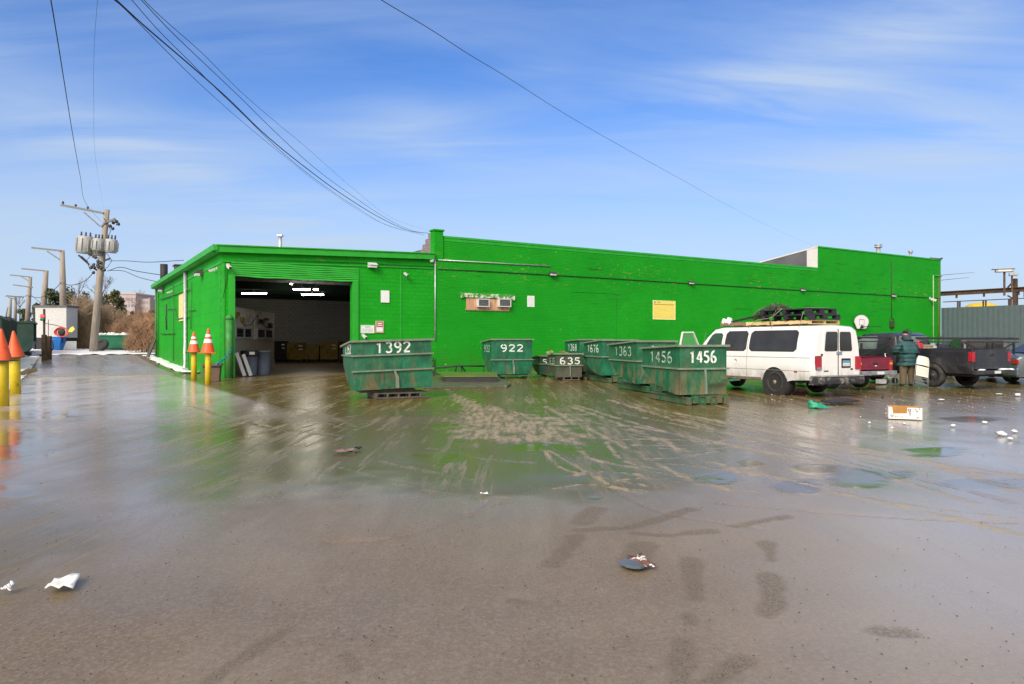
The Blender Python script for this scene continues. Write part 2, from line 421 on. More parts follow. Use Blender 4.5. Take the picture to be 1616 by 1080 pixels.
xs = axis(-40, 45, 0.028, 0.0036, 5000)
ya = [1.6]
while ya[-1] < 66: ya.append(ya[-1]+0.016+0.0036*ya[-1])
while ya[-1] < 6000: ya.append(ya[-1]*1.4)
ys = np.array([-5000, -500, -60, -12, -4, -1, .4, 1.1] + ya)
GX, GY = np.meshgrid(xs, ys); V_, U_ = uv_of(GX, GY)
Z = ramp(U_, V_)
near = (np.abs(GX) < 60) & (GY < 80)
nz = vnoise(GX, GY, 0.35, 1)-.5; n2 = vnoise(GX, GY, 1.7, 2)-.5; n3 = vnoise(GX, GY, 6.0, 3)-.5
Z += np.where(near, 0.018*nz + 0.008*n2 - 0.02, -0.02)
track = np.zeros_like(GX); pale = np.zeros_like(GX); pud = np.zeros_like(GX); groove = np.zeros_like(GX)
px_of = CX + GX/np.maximum(GY, .5)*FPX; py_of = CY + EYE/np.maximum(GY, .5)*FPX
def paint(arr, P, w, amt=1.0, soft=0.5, seed=0, rag=0.35):
    D = seg_dist(GX, GY, curve_pts(P)) + (vnoise(GX, GY, 5.0, seed+11)-.5)*w*rag*2 + (vnoise(GX, GY, 17.0, seed+31)-.5)*w*rag
    m = np.clip((w/2-D)/(w*soft/2)+.5, 0, 1)*amt
    m[GY < 1.0] = 0
    np.maximum(arr, m, out=arr)
# gritty tread prints in the foreground
for k, (P, w) in enumerate([
    ([(938,798),(922,820)], .22), ([(912,842),(890,868),(872,888)], .2), ([(1018,856),(1002,880)], .22),
    ([(1090,878),(1096,905),(1097,938)], .17), ([(1210,852),(1218,880)], .13), ([(1214,903),(1222,930),(1213,965)], .17),
    ([(918,832),(1000,826),(1062,808),(1090,800)], .16), ([(1000,838),(1060,840),(1120,834)], .16), ([(1160,826),(1215,815),(1240,810)], .14),
    ([(1078,1010),(1074,1075)], .14), ([(1172,1036),(1140,1058),(1110,1078)], .14), ([(810,945),(828,948)], .14),
    ([(1390,990),(1425,992)], .16), ([(1085,968),(1092,980)], .12), ([(330,1070),(375,1040),(450,992)], .1), ([(545,1030),(560,1050)], .1)]):
    paint(track, P, w*.85, .72, .5, k, .22)
# pale mud ridges and dragged tyre lines
lines = [([(722,625),(760,655),(790,690)], .35), ([(742,632),(790,668),(850,690)], .22), ([(775,640),(830,672),(905,695)], .3),
    ([(735,650),(752,668),(775,672)], .22), ([(810,648),(860,668),(930,688)], .18), ([(700,610),(740,640),(775,668)], .18),
    ([(900,640),(1010,680),(1100,720),(1180,745)], .16), ([(860,640),(960,690),(1060,740),(1150,770)], .12), ([(960,630),(1080,665),(1240,700),(1380,720)], .16),
    ([(1010,640),(1150,668),(1330,700),(1500,735)], .14), ([(1060,650),(1220,680),(1400,715),(1600,770)], .12), ([(1130,640),(1260,668),(1450,700)], .10),
    ([(900,690),(930,720),(1000,735),(1080,750)], .10), ([(1000,700),(1090,700),(1160,690)], .09), ([(905,748),(960,742),(1050,752)], .09),
    ([(600,725),(660,740),(700,746)], .07), ([(520,660),(600,650),(690,645)], .07), ([(450,640),(520,655),(560,672)], .09), ([(430,640),(470,650),(545,676)], .05),
    ([(680,706),(760,722),(840,728)], .10), ([(620,760),(700,775),(800,782)], .07), ([(860,705),(960,760),(1010,775)], .06),
    ([(1180,740),(1300,770),(1440,800),(1616,840)], .10), ([(1300,700),(1450,725),(1616,750)], .12), ([(1260,760),(1400,790),(1600,815)], .07)]
rl = random.Random(4)
for (P, w) in list(lines[8:17]):                      # each wheel leaves a twin, and other passes run nearly alongside
    for dx_, dy_ in ((rl.uniform(25, 60), rl.uniform(4, 14)), (rl.uniform(-70, -25), rl.uniform(6, 22))): lines.append(([(x+dx_, y+dy_) for x, y in P], w*rl.uniform(.4, .75)))
for k in range(10):                                    # short arcs of turning lorries in front of the hoppers
    x, y = rl.uniform(880, 1350), rl.uniform(635, 760); a = rl.uniform(-.1, .45); L_ = rl.uniform(60, 190); c = rl.uniform(-.25, .25)
    lines.append(([(x+L_*t, y+L_*t*a*.8+L_*c*t*t*.4) for t in (0, .33, .66, 1)], rl.uniform(.03, .09)))
for k, (P, w) in enumerate(lines):
    soft_ = k > 7 and sum(p[0] for p in P)/len(P) < 870
    paint(pale, P, w, .35 if soft_ else .85, .7, 40+k, .5)
patch = np.exp(-(((px_of-818)/108)**4 + ((py_of-674)/26)**4)); patch = np.clip((patch*1.2 + (vnoise(GX, GY, 2.3, 77)-.5)*1.5 + (vnoise(GX, GY, 8, 78)-.5)*.9 - .45)*1.5, 0, 1)*np.clip(patch*3, 0, 1)
patch[(GY < 1) | (GY > 30)] = 0; np.maximum(pale, patch*.85, out=pale)
# thin cracks of tyre edges
for k, P in enumerate([[(520,852),(640,842),(745,806)], [(745,812),(770,795),(800,790)], [(300,640),(420,672),(560,690)], [(860,700),(1010,790),(1200,830)], [(1130,790),(1400,812),(1616,822)], [(1180,690),(1400,740),(1600,790)]]):
    paint(groove, P, .05, 1, 1, 70+k, .3)
# puddles, in world metres
def puddle(px, py, rx, ry, seed, amt=1.0):
    q = ((px_of-px)/rx)**2 + ((py_of-py)/ry)**2
    m = np.clip((1.0 - q + (vnoise(GX, GY, 2.6, seed)-.5)*.9 + (vnoise(GX, GY, 9, seed+5)-.5)*.4)*2.2, 0, 1)*amt; m[GY < 1] = 0
    np.maximum(pud, m, out=pud)
for k, a in enumerate([(1262,765,42,14), (1290,737,52,11), (1355,752,58,16), (1130,752,38,11), (872,704,78,7), (1420,745,30,8), (1470,715,45,6), (938,781,15,4),
    (1180,728,26,8), (1480,708,70,5), (1560,760,90,9), (690,720,60,9), (30,700,80,30), (60,655,90,10), (20,770,40,16), (1540,660,60,5), (640,650,60,4)]):
    puddle(*a, seed=100+k, amt=1.0 if k < 10 else .75)
# field of shallow wet and dull zones
fx = np.where(near, 1, 0)
midz = np.clip((py_of-560)/25, 0, 1)*np.clip((850-py_of)/110, 0, 1)
midz = np.maximum(midz, .85*np.clip((540-px_of)/300, 0, 1)*np.clip((1000-py_of)/250, 0, 1))
midz = np.maximum(midz, .9*np.clip((px_of-1100)/300, 0, 1)*np.clip((1080-py_of)/400, 0, 1))
wet = np.clip(midz*1.05 + nz*.7 + (vnoise(GX*.6+GY*.3, GY, .9, 401)-.5)*.5 + n2*.2 + .15, 0, 1)
wet[GY < 1] = .3
lb = np.where((V_ > .1) & (U_ > .2), .3, 1.0)*fx           # inside the hall: drier
wet *= np.maximum(lb, .3)
edge_ = 792 + 60*(vnoise(GX, GY, .9, 201)-.5) + 26*(vnoise(GX, GY, 4.0, 202)-.5) - 30*np.clip((px_of-900)/400, 0, 1.5)
mud = np.clip(1.25*np.exp(-(np.abs(px_of-760)/560)**4)*np.clip((py_of-575)/30, 0, 1)*np.clip((edge_-py_of)/34, 0, 1) + nz*.25*(py_of < 800), 0, 1)
mud = np.maximum(mud, .8*np.clip((px_of-700)/300, 0, 1)*np.clip((700-py_of)/80, 0, 1)*np.clip((py_of-570)/20, 0, 1)); mud[GY < 1] = 0
conc_sheen = np.clip((-1.45-V_)/.25, 0, 1)*np.clip((V_+7.5)/.3, 0, 1)*np.clip((U_+20)/9, 0, 1)*np.clip((40-U_)/2, 0, 1)
conc_sheen = np.maximum(conc_sheen*.9, 0); mud *= (1-conc_sheen)
conc_sheen = np.maximum(conc_sheen, .42*np.clip((px_of-1000)/420, 0, 1)*np.clip((py_of-620)/60, 0, 1)*(GY > 1)*(.6+.8*vnoise(GX, GY, .5, 301)))  # right foreground lightened in the base colour to stand in for wet sheen
dk = np.exp(-((px_of+20)/150)**2-((py_of-850)/75)**2)*(GY > 1); conc_sheen *= 1-np.clip(dk*1.6, 0, 1); mud = np.maximum(mud, np.clip(dk*1.8*(.4+vnoise(GX, GY, 3, 302)), 0, .8)); conc_sheen = np.clip(conc_sheen, 0, 1)
Z += -0.003*pud + 0.014*pale*(vnoise(GX, GY, 11, 9)-.2) - .014*groove + .006*track*(n3)
Z += np.where((GY > 1), -.004*track, 0)
def mesh_grid(name, X, Y, Z, mask=None):
    nr, nc = X.shape; co = np.stack([X, Y, Z], -1).reshape(-1, 3)
    i, j = np.meshgrid(np.arange(nr-1), np.arange(nc-1), indexing='ij')
    a = (i*nc+j).ravel(); F = np.stack([a, a+1, a+nc+1, a+nc], -1)
    if mask is not None:
        mk = mask.ravel(); F = F[mk[F].all(1)]
        used = np.unique(F); remap = -np.ones(len(co), int); remap[used] = np.arange(len(used)); co = co[used]; F = remap[F]
    me = bpy.data.meshes.new(name); me.vertices.add(len(co)); me.vertices.foreach_set('co', co.ravel().astype('f4'))
    me.loops.add(F.size); me.loops.foreach_set('vertex_index', F.ravel().astype('i4'))
    me.polygons.add(len(F)); me.polygons.foreach_set('loop_start', (np.arange(len(F))*4).astype('i4')); me.polygons.foreach_set('loop_total', np.full(len(F), 4, 'i4'))
    me.update(calc_edges=True); me.polygons.foreach_set('use_smooth', np.ones(len(F), bool))
    o = bpy.data.objects.new(name, me); COL.objects.link(o); return o
g = mesh_grid('ground', GX, GY, Z)
for nm, arr in (('track', track), ('pale', np.clip(pale, 0, 1)), ('puddle', pud), ('wet', wet), ('mud', mud), ('concrete', conc_sheen)):  # concrete: the real lane plus the painted sheen at the right
    at0 = g.data.attributes.new(nm, 'FLOAT', 'POINT'); at0.data.foreach_set('value', arr.ravel().astype('f4'))
g.data.materials.append(ground_material()); tag(g, kind='structure')
# ------------------------------------------------------------------ weighbridge deck (a raised concrete lane up the left side of the building)
dm = NB('deck_concrete'); fl = dm.mapping((1, .12, 1)); nn_ = dm.noise(.9, 6, .6, fl, .4); nf = dm.noise(14, 5, .6, fl)
gro = dm.n('ShaderNodeTexWave', wave_type='BANDS', bands_direction='X'); gro.inputs['Scale'].default_value = 5.0; gro.inputs['Distortion'].default_value = .6
dm.l(dm.tc.outputs['Object'], gro.inputs['Vector'])
dm.set(color=dm.mix(dm.ramp(nn_, .3, .7), (0.22,.205,.19), (.28,.265,.25)), rough=dm.ramp(nn_, .3, .7, .16, .38), spec=.6)
dm.bump(dm.math('ADD', dm.math('MULTIPLY', nf, .5), dm.math('MULTIPLY', gro.outputs[0], .16)), .35, .02)
def strip_z(v, u): return float(ramp(u, min(v, 0)))
deck = MB()
uu = [5.0 + 24.5*i/40 for i in range(41)]
for a, b_ in ((0, 17), (17, 29), (29, 40)):       # three slabs with joints
    rows = []
    for k in range(a, b_+1):
        u = uu[k] + (0.02 if k == a else (-0.02 if k == b_ else 0))
        rows.append([Wd(v, u, strip_z(v, u)+.045) - A0 for v in (-7.4, -5.4, -3.4, -1.35)])
    deck.grid(rows, smooth=False)
    for side in (-7.4, -1.35):
        deck.grid([[Wd(side, uu[k], strip_z(side, uu[k])+.045)-A0 for k in range(a, b_+1)], [Wd(side, uu[k], strip_z(side, uu[k])-.3)-A0 for k in range(a, b_+1)]], smooth=False)
    for k in (a, b_):
        u = uu[k] + (0.02 if k == a else -0.02)
        deck.quad(*[Wd(v, u, strip_z(v, u)+zz)-A0 for v, zz in ((-7.4, .045), (-1.35, .045), (-1.35, -.3), (-7.4, -.3))])
inv = Matrix.Rotation(-TH, 3, 'Z')
deck.v = [inv @ p for p in deck.v]
dk = deck.build('driveway', dm.m); put(dk, A0, TH); tag(dk, kind='structure')
# ------------------------------------------------------------------ snow lying beside the lane
sm = NB('snow'); ns = sm.noise(7, 6, .6)
sm.set(color=sm.mix(sm.ramp(ns, .5, .78), (.78,.81,.85), (.42,.40,.37)), rough=.7); sm.bump(ns, .5, .05)
def snowfield(name, v0, v1, u0, u1, thr, h, seed, step=.16):
    vv, uu_ = np.meshgrid(np.arange(v0, v1, step), np.arange(u0, u1, step*1.5))
    X = A0.x+EV.x*vv+EU.x*uu_; Y = A0.y+EV.y*vv+EU.y*uu_
    edge = np.minimum(np.minimum(vv-v0, v1-vv)/.5, np.minimum(uu_-u0, u1-uu_)/1.2); edge = np.clip(edge, 0, 1)
    m = vnoise(X, Y, .8, seed)*.6+vnoise(X, Y, 2.4, seed+1)*.4
    m = m*.75+edge*.35-thr
    Zs = ramp(uu_, np.minimum(vv, 0))-.02+np.clip(m*3, -.3, 1)*h+.01*vnoise(X, Y, 5, seed+2)
    o = mesh_grid(name, X, Y, Zs, m > -.06); o.data.materials.append(sm.m); return o
for args in (('snow', -.80, .02, 6, 30, .24, .07, 1), ('snow', -11.4, -7.5, 3, 30, .36, .07, 5), ('snow', -13.5, 3.0, 30.2, 44, .18, .12, 9), ('snow', -9.2, -7.45, -8, 5, .44, .05, 14), ('snow', 2.0, 30, 31.0, 60, .30, .1, 17)):
    tag(snowfield(*args), kind='structure')
# ------------------------------------------------------------------ the green building
G1, G2 = (0.006, 0.305, 0.009), (0.012, 0.355, 0.013)
def green_wall(name, brick=True, courses=0.085, bw=.22, specks=1.0, axis_u=False):
    b = NB(name); o = b.tc.outputs['Object']; s = b.n('ShaderNodeSeparateXYZ'); b.l(o, s.inputs[0])
    c = b.n('ShaderNodeCombineXYZ'); b.l(s.outputs['Y' if axis_u else 'X'], c.inputs[0]); b.l(s.outputs['Z'], c.inputs[1]); v = c.outputs[0]
    z = s.outputs['Z']
    col = b.mix(b.ramp(b.noise(.45, 6, .6, v), .35, .65), G1, G2)
    col = b.mix(b.ramp(b.noise(3.0, 5, .6, b.mapping((.35, 1.6, 1), src=v)), .45, .75, 0, .35), col, (0.028, .36, .04))
    # patches of a slightly different green where the wall was painted over
    vor = b.n('ShaderNodeTexVoronoi', distance='CHEBYCHEV'); vor.inputs['Scale'].default_value = .22; b.l(b.mapping((1, 1.5, 1), src=v), vor.inputs['Vector'])
    col = b.mix(b.ramp(vor.outputs['Color'], .0, 1, 0, .30), col, (0.006, .22, .010))
    # soot and damp near the foot
    low = b.math('MULTIPLY', b.ramp(z, .1, 1.5, 1, 0), b.ramp(b.noise(1.6, 7, .65, v), .3, .65))
    col = b.mix(b.math('MULTIPLY', low, .65), col, (0.05, .13, .02))
    h = b.noise(30, 3, .6, v)
    if brick:
        br = b.n('ShaderNodeTexBrick'); b.l(v, br.inputs['Vector']); br.inputs['Scale'].default_value = 1.0
        br.inputs['Brick Width'].default_value = bw; br.inputs['Row Height'].default_value = courses; br.inputs['Mortar Size'].default_value = .012
        br.inputs['Mortar Smooth'].default_value = .3
        br.inputs['Color1'].default_value = (1,1,1,1); br.inputs['Color2'].default_value = (.72,.72,.72,1); br.inputs['Mortar'].default_value = (.0,.0,.0,1)
        col = b.mix(b.math('MULTIPLY', b.math('SUBTRACT', 1.0, br.outputs['Color']), .42), col, (0.003, .13, .006))
        h = b.math('ADD', b.math('MULTIPLY', h, .3), br.outputs['Color'])
        # recessed dark courses where mortar has gone
        crs = b.ramp(b.noise(1.0, 4, .6, b.mapping((.5, 9, 1), src=v)), .60, .64)
        hi = b.math('MULTIPLY', b.ramp(z, 3.0, 4.3, 0, 1), b.ramp(b.noise(.25, 2, .5, v), .45, .6))
        col = b.mix(b.math('MULTIPLY', b.math('MULTIPLY', crs, hi), .7), col, (0.02, .07, .012))
    if specks:
        w1 = b.ramp(b.noise(3.2, 5, .7, b.mapping((1, 1.3, 1), src=v)), .655, .675)
        zone = b.math('MAXIMUM', b.ramp(z, 1.9, .9, 0, 1), .25)
        gate = b.ramp(b.noise(.5, 2, .5, v), .46, .56)
        col = b.mix(b.math('MULTIPLY', b.math('MULTIPLY', w1, gate), b.math('MULTIPLY', zone, specks)), col, (.50, .62, .36))
        w2 = b.ramp(b.noise(2.6, 6, .7, b.mapping((.8, 3.0, 1), loc=(7, 3, 0), src=v)), .605, .63)
        band = b.math('MULTIPLY', b.ramp(z, 4.6, 5.3, 0, 1), b.ramp(z, 6.6, 5.9, 0, 1))
        g2 = b.ramp(b.noise(.32, 2, .5, b.mapping((1,.2,1), src=v)), .42, .55)
        col = b.mix(b.math('MULTIPLY', b.math('MULTIPLY', w2, g2), b.math('MULTIPLY', band, specks)), col, (.36, .24, .08))
    b.set(color=col, rough=.7, spec=.15)
    b.bump(h, .45, .012); return b.m
m_brick = green_wall('green_painted_brick', courses=.085)
m_block = green_wall('green_painted_block', True, .2, .4, .5)
m_side = green_wall('green_painted_side', True, .6, 4.0, .35, axis_u=True)
m_gtrim = mat('green_trim', (.012, .335, .016), .5, var=.15, vs=2, bump=.2, bs=20)
m_gdark = mat('green_old_trim', (.02, .20, .03), .6, var=.35, vs=4, dirt=(.06, .13, .03), dthr=(.45, .7), ds=5)
m_white = mat('white_paint', (.58, .58, .57), .5, var=.06, dirt=(.4, .38, .34), dthr=(.6, .8), ds=2)
m_blk = mat('black_rubber', (.018, .018, .02), .7, var=.3)
m_grey = mat('grey_metal', (.30, .31, .32), .45, .4, var=.15, dirt=(.22, .17, .12), dthr=(.6, .8))
m_galv = mat('galvanised_pipe', (.48, .50, .52), .4, .5, var=.2)
m_roof = mat('roof_grey', (.10, .105, .115), .8, var=.2, vs=.8)
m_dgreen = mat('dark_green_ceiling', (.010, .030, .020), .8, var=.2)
m_inner = NB('white_block_inside'); _b = m_inner.n('ShaderNodeTexBrick'); _s = m_inner.n('ShaderNodeSeparateXYZ'); m_inner.l(m_inner.tc.outputs['Object'], _s.inputs[0])
_c = m_inner.n('ShaderNodeCombineXYZ'); m_inner.l(_s.outputs['X'], _c.inputs[0]); m_inner.l(_s.outputs['Z'], _c.inputs[1]); m_inner.l(_c.outputs[0], _b.inputs['Vector'])
_b.inputs['Brick Width'].default_value = .4; _b.inputs['Row Height'].default_value = .2; _b.inputs['Mortar Size'].default_value = .012; _b.inputs['Scale'].default_value = 1
_b.inputs['Color1'].default_value = (.5,.49,.48,1); _b.inputs['Color2'].default_value = (.44,.43,.42,1); _b.inputs['Mortar'].default_value = (.16,.16,.16,1)
m_inner.set(color=_b.outputs[0], rough=.7); m_inner = m_inner.m

bld = thing('warehouse', A0, TH, 'long bright green painted brick warehouse with an open garage doorway at its left end', 'warehouse')
vO1 = wallpt(370, 500)[0]; vO2 = wallpt(556.7, 500)[0]; zO = 4.67
vM = wallpt(687, 500)[0]; vS = wallpt(1290, 500)[0]; vE = wallpt(1484, 500)[0]
zG0, zG1 = 5.88, 6.17
zL = 7.08; zH = 8.72
def gt(v): return zG0 + (zG1-zG0)*v/vM
T = .3; UD = 26.7; B = -.4
w = MB()                                          # garage front, round the doorway
w.prism([(0, B), (vO1, B), (vO1, gt(vO1)-.28), (0, gt(0)-.28)], 0, T)
w.prism([(vO1, zO), (vO2, zO), (vO2, gt(vO2)-.28), (vO1, gt(vO1)-.28)], 0, T)
w.prism([(vO2, B), (vM, B), (vM, gt(vM)-.28), (vO2, gt(vO2)-.28)], 0, T)
w.build('garage_wall', m_block, bld)
w = MB(); w.prism([(vM+.002, B), (vE, B), (vE, zH), (vS, zH), (vS, zL), (vM+.002, zL)], -.03, T)
w.build('brick_wall', m_brick, bld)
w = MB(); w.box(vM-.12, vM+.42, -.1, T+.05, 5.9, 7.40); w.box(vM-.17, vM+.47, -.15, T+.1, 7.40, 7.50); w.build('corner_pier', m_brick, bld, bevel=.02)
w = MB(); w.box(vM+.475, vS-.002, -.07, T+.08, zL, zL+.11); w.box(vM+.475, vS-.002, -.045, -.031, zL-.16, zL-.003)
w.box(vS+.0, vE+.06, -.07, T+.08, zH, zH+.10); w.build('parapet_cap', m_gtrim, bld)
w = MB(); w.tube([(vE+.1, -.1, zH+.2), (vE-.3, -.05, zH+.12), (vE-1.6, 0, zH+.13)], .07, 8); w.build('corner_flashing', m_roof, bld)
# fascia of the garage and the band of boards under it
w = MB(); w.prism([(-.25, gt(-.25)-.28), (vM-.13, gt(vM)-.28), (vM-.13, gt(vM)), (-.25, gt(-.25))], -.22, T)
w.prism([(-.27, gt(-.27)), (vM-.13, gt(vM)), (vM-.13, gt(vM)+.06), (-.27, gt(-.27)+.06)], -.27, T); w.build('fascia', m_gtrim, bld, bevel=.01)
w = MB(); w.prism([(0, 5.18), (vM-.13, 5.42), (vM-.13, 5.47), (0, 5.23)], -.05, -.002); w.box(vO2+.25, vO2+.31, -.035, -.002, 0, 5.2); w.box(8.55, 8.62, -.03, -.002, 0, 5.3)
w.box(.0, .12, -.03, -.002, 0, 5.15); w.build('trim_board', m_gtrim, bld)
w = MB()                                           # rolled shutter boards over the doorway: clapboards sagging a little
nb = 7
for k in range(nb):
    z0 = 4.55+k*.096
    pts0, pts1 = [], []
    for i in range(13):
        v = vO1-.15+(vO2+.4-vO1)*i/12; sag = -.03*math.sin(math.pi*i/12)*(nb-k)/nb+.015*math.sin(i*1.7+k)
        pts0.append((v, -.062 if k else -.08, z0+sag+.02)); pts1.append((v, -.045, z0+sag+.096))
    w.grid([[(p[0], -.035, p[2]) for p in pts0], pts0, pts1, [(p[0], -.01, p[2]) for p in pts1]], smooth=False)
w.build('shutter_boards', m_gtrim, bld, recalc=False)
w = MB(); w.box(vO2-.02, vO2+.26, -.07, -.003, 0, 4.62); w.box(vO2-.02, vO2+.06, -.003, .34, 0, zO); w.build('door_jamb', m_gtrim, bld, bevel=.01)
w = MB(); w.box(vO1-.26, vO1+.02, -.07, -.003, 0, 4.62); w.box(vO1-.06, vO1+.02, -.003, .34, 0, zO); w.build('door_jamb', m_gtrim, bld, bevel=.01)
w = MB(); w.tube([(.28, -.22, -.1), (.28, -.22, 2.62)], .16, 14); w.lathe([(.17, 0), (.17, .1), (.10, .2), (0, .23)], 14, Matrix.Translation((.28, -.22, 2.6)))
pb = w.build('pipe_guard', m_gdark, bld)
# left side wall, inner skins, roofs
w = MB(); w.prism([(0, B), (UD, B), (UD, 5.62), (0, 5.6)], 0, T, Matrix(((0,1,0,0),(1,0,0,T+.002),(0,0,1,0),(0,0,0,1))) @ Matrix.Translation((0, 0, 0)))
w.build('side_wall', m_side, bld)
w = MB(); w.box(-.32, T, T+.003, UD+.25, 5.62, 5.86); w.box(-.40, -.32, -.27, UD+.25, 5.66, 5.93); w.box(-.32, -.2, -.27, T, 5.66, 5.86); w.build('eaves', m_gtrim, bld, bevel=.01)
w = MB(); w.box(-.03, -.002, .05, UD, 5.13, 5.21); w.box(-.025, -.002, .4, .46, 0, 5.13); w.box(-.02, -.002, 18.9, 19.0, .3, 5.13); w.build('side_trim', m_gtrim, bld)
w = MB(); w.box(0, vE, UD, UD+T, B, 6.2); w.box(vE-T, vE, T, UD, B, zH-.1); w.build('rear_wall', m_brick, bld)
w = MB(); w.box(-.3, vM, T+.003, UD+.25, 5.87, 5.96); w.box(vM, vE-T, T+.003, UD, 6.5, 6.62); w.build('roof', m_roof, bld)
w = MB(); w.box(T+.01, 21, UD-.26, UD-.02, -.1, 5.1); w.build('inner_back_wall', m_inner, bld)
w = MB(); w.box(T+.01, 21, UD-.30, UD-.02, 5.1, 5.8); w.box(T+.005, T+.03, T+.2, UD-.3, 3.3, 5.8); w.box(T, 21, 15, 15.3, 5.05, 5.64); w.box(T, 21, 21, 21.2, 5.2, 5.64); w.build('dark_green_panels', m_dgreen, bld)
w = MB(); w.box(T, 21, T+.02, UD, 5.66, 5.72)
for k in range(6): w.box(T, 21, 2+k*4, 2.12+k*4, 5.5, 5.655)
w.build('ceiling', mat('ceiling_grey', (.42, .42, .42), .8), bld)
w = MB(); w.box(21, 21.2, T+.02, UD, -.1, 5.8); w.build('inner_end_wall', m_inner, bld)
# office partition inside
P1, P2 = Vector((1.05, 2.9, 0)), Vector((4.8, 10.4, 0)); d = (P2-P1); L = d.length; an = math.atan2(d.y, d.x)
pw = thing('office_partition', Wd(P1.x, P1.y), TH+an, 'pale plastered office partition with two sliding windows just inside the garage doorway', 'partition')
m_part = mat('partition_plaster', (.72, .69, .63), .8, var=.15, dirt=(.20, .17, .13), dthr=(.5, .75), ds=1.2)
w = MB(); w.box(0, L, 0, .15, -.05, 1.75); w.build('lower_wall', mat('partition_block', (.42, .38, .31), .85, var=.2, vs=3), pw)
w = MB(); w.box(0, L, .01, .15, 1.753, 3.25); w.box(3.9, 3.96, -.02, .009, 1.76, 3.25); w.box(0, L, -.03, .15, 3.252, 3.32); w.build('upper_wall', m_part, pw)
for x0, x1 in ((.25, 3.3), (4.3, 7.9)):
    f = MB()
    for a, b_, c, e in ((x0, x1, 1.78, 1.86), (x0, x1, 2.28, 2.36), (x0, x0+.1, 1.863, 2.277), (x1-.1, x1, 1.863, 2.277), ((x0+x1)/2-.05, (x0+x1)/2+.05, 1.863, 2.277)): f.box(a, b_, -.06, .007, c, e)
    fo = f.build('window', mat('window_frame_pale', (.5, .5, .48), .5), pw)
    q = MB(); q.box(x0+.1, x1-.1, -.02, .004, 1.865, 2.275); q.build('pane', glass('dark_glass'), fo)
m_hose = mat('yellow_hose', (.45, .26, .03), .5)
for cx_, cz_, rr_, lb_ in ((.35, 2.95, .22, 'higher coil of yellow air hose on the office partition inside the doorway'), (1.2, 2.72, .2, 'lower coil of yellow air hose right of the higher one on the office partition')):
    hs_ = MB()
    for k in range(3):
        hs_.tube([(cx_+rr_*(1-.1*k)*math.cos(t*.4), -.08-.03*k, cz_+.12*math.sin(t*.4)*(1+.2*math.sin(t))) for t in range(17)], .022, 6)
    tag(put(hs_.build('air_hose', m_hose), Wd(P1.x, P1.y), TH+an), lb_, 'hose', 'air hoses on the partition')
cb = MB(); cb.tube([(1.2, -.05, 2.6), (2.0, -.05, 2.45), (3.0, -.05, 2.5), (3.4, -.05, 2.7)], .015, 5); cb.tube([(3.4, -.05, 2.7), (4.4, -.05, 3.1), (4.4, -.05, 2.6), (5.1, -.1, 2.75), (6.2, -.08, 2.9)], .02, 5); cb.cbox((5.1, -.1, 2.75), (.5, .2, .22)); cb.cbox((6.2, -.08, 2.9), (.7, .12, .12)); cb.cbox((6.9, -.12, 2.55), (.4, .2, .3)); cb.tube([(5.3,-.1,2.6),(6.0,-.1,2.4),(6.8,-.1,2.5)], .02, 5)
tag(put(cb.build('air_tools', m_blk), Wd(P1.x, P1.y), TH+an), 'dark cables and small devices fixed to the office partition inside', 'cables')
# upper-level return walls behind the parapets
w = MB(); w.prism([(0.31, 6.5), (.31, zH-.05), (11, 7.3), (11, 6.5)], 0, .25, Matrix(((0,1,0,vS+.002),(1,0,0,0),(0,0,1,0),(0,0,0,1)))); w.build('return_wall', m_roof, bld)
w = MB(); w.box(vS-.02, vS+.0, -.028, .9, zL+.12, zH-.02); w.box(vS-.05, vS+.02, -.03, .35, zH-.02, zH+.09)
w.prism([(.3, zH-.05), (.3, zH+.06), (11, 7.41), (11, 7.30)], -.03, .3, Matrix(((0,1,0,vS),(1,0,0,0),(0,0,1,0),(0,0,0,1)))); w.build('white_flashing', m_white, bld)
w = MB()
for k in range(5): w.prism([(.31+k*.36, 5.9), (.31+k*.36, 7.33-k*.25), (.67+k*.36, 7.33-k*.25), (.67+k*.36, 5.9)], 0, .2, Matrix(((0,1,0,vM-.1),(1,0,0,0),(0,0,1,0),(0,0,0,1))))
w.build('stepped_gable', mat('old_brick_grey', (.20, .17, .17), .9, var=.3, vs=8, bump=.5, bs=12), bld)
w = MB(); w.box(vM+.5, vS, T+.01, T+.2, 6.62, 6.9); w.box(vS+.3, vE-T-.01, T+4, UD, 6.62, 8.1); w.build('upper_roof', m_roof, bld)
# pipes and wires of the building
def vline(px, y0, y1, r, name, m, off=-.06):
    v, z0 = wallpt(px, y0); z1 = wallpt(px, y1)[1]
    q = MB(); q.tube([(v, off, z0), (v, off, z1)], r, 8)
    for k in range(4):
        zz = z0+(z1-z0)*(k+.5)/4; q.box(v-r*1.8, v+r*1.8, off, -.031, zz-.02, zz+.02)
    return q.build(name, m, bld)
vline(686, 400, 538, .035, 'conduit', m_galv)
vline(683, 565, 600, .03, 'conduit', m_blk, -.1)
v0, z0 = wallpt(690, 410.5); v1, z1 = wallpt(867, 420.5)
q = MB(); q.tube([(v0, -.07, z0), (v1, -.07, z1)], .03, 8); q.build('conduit', m_galv, bld)
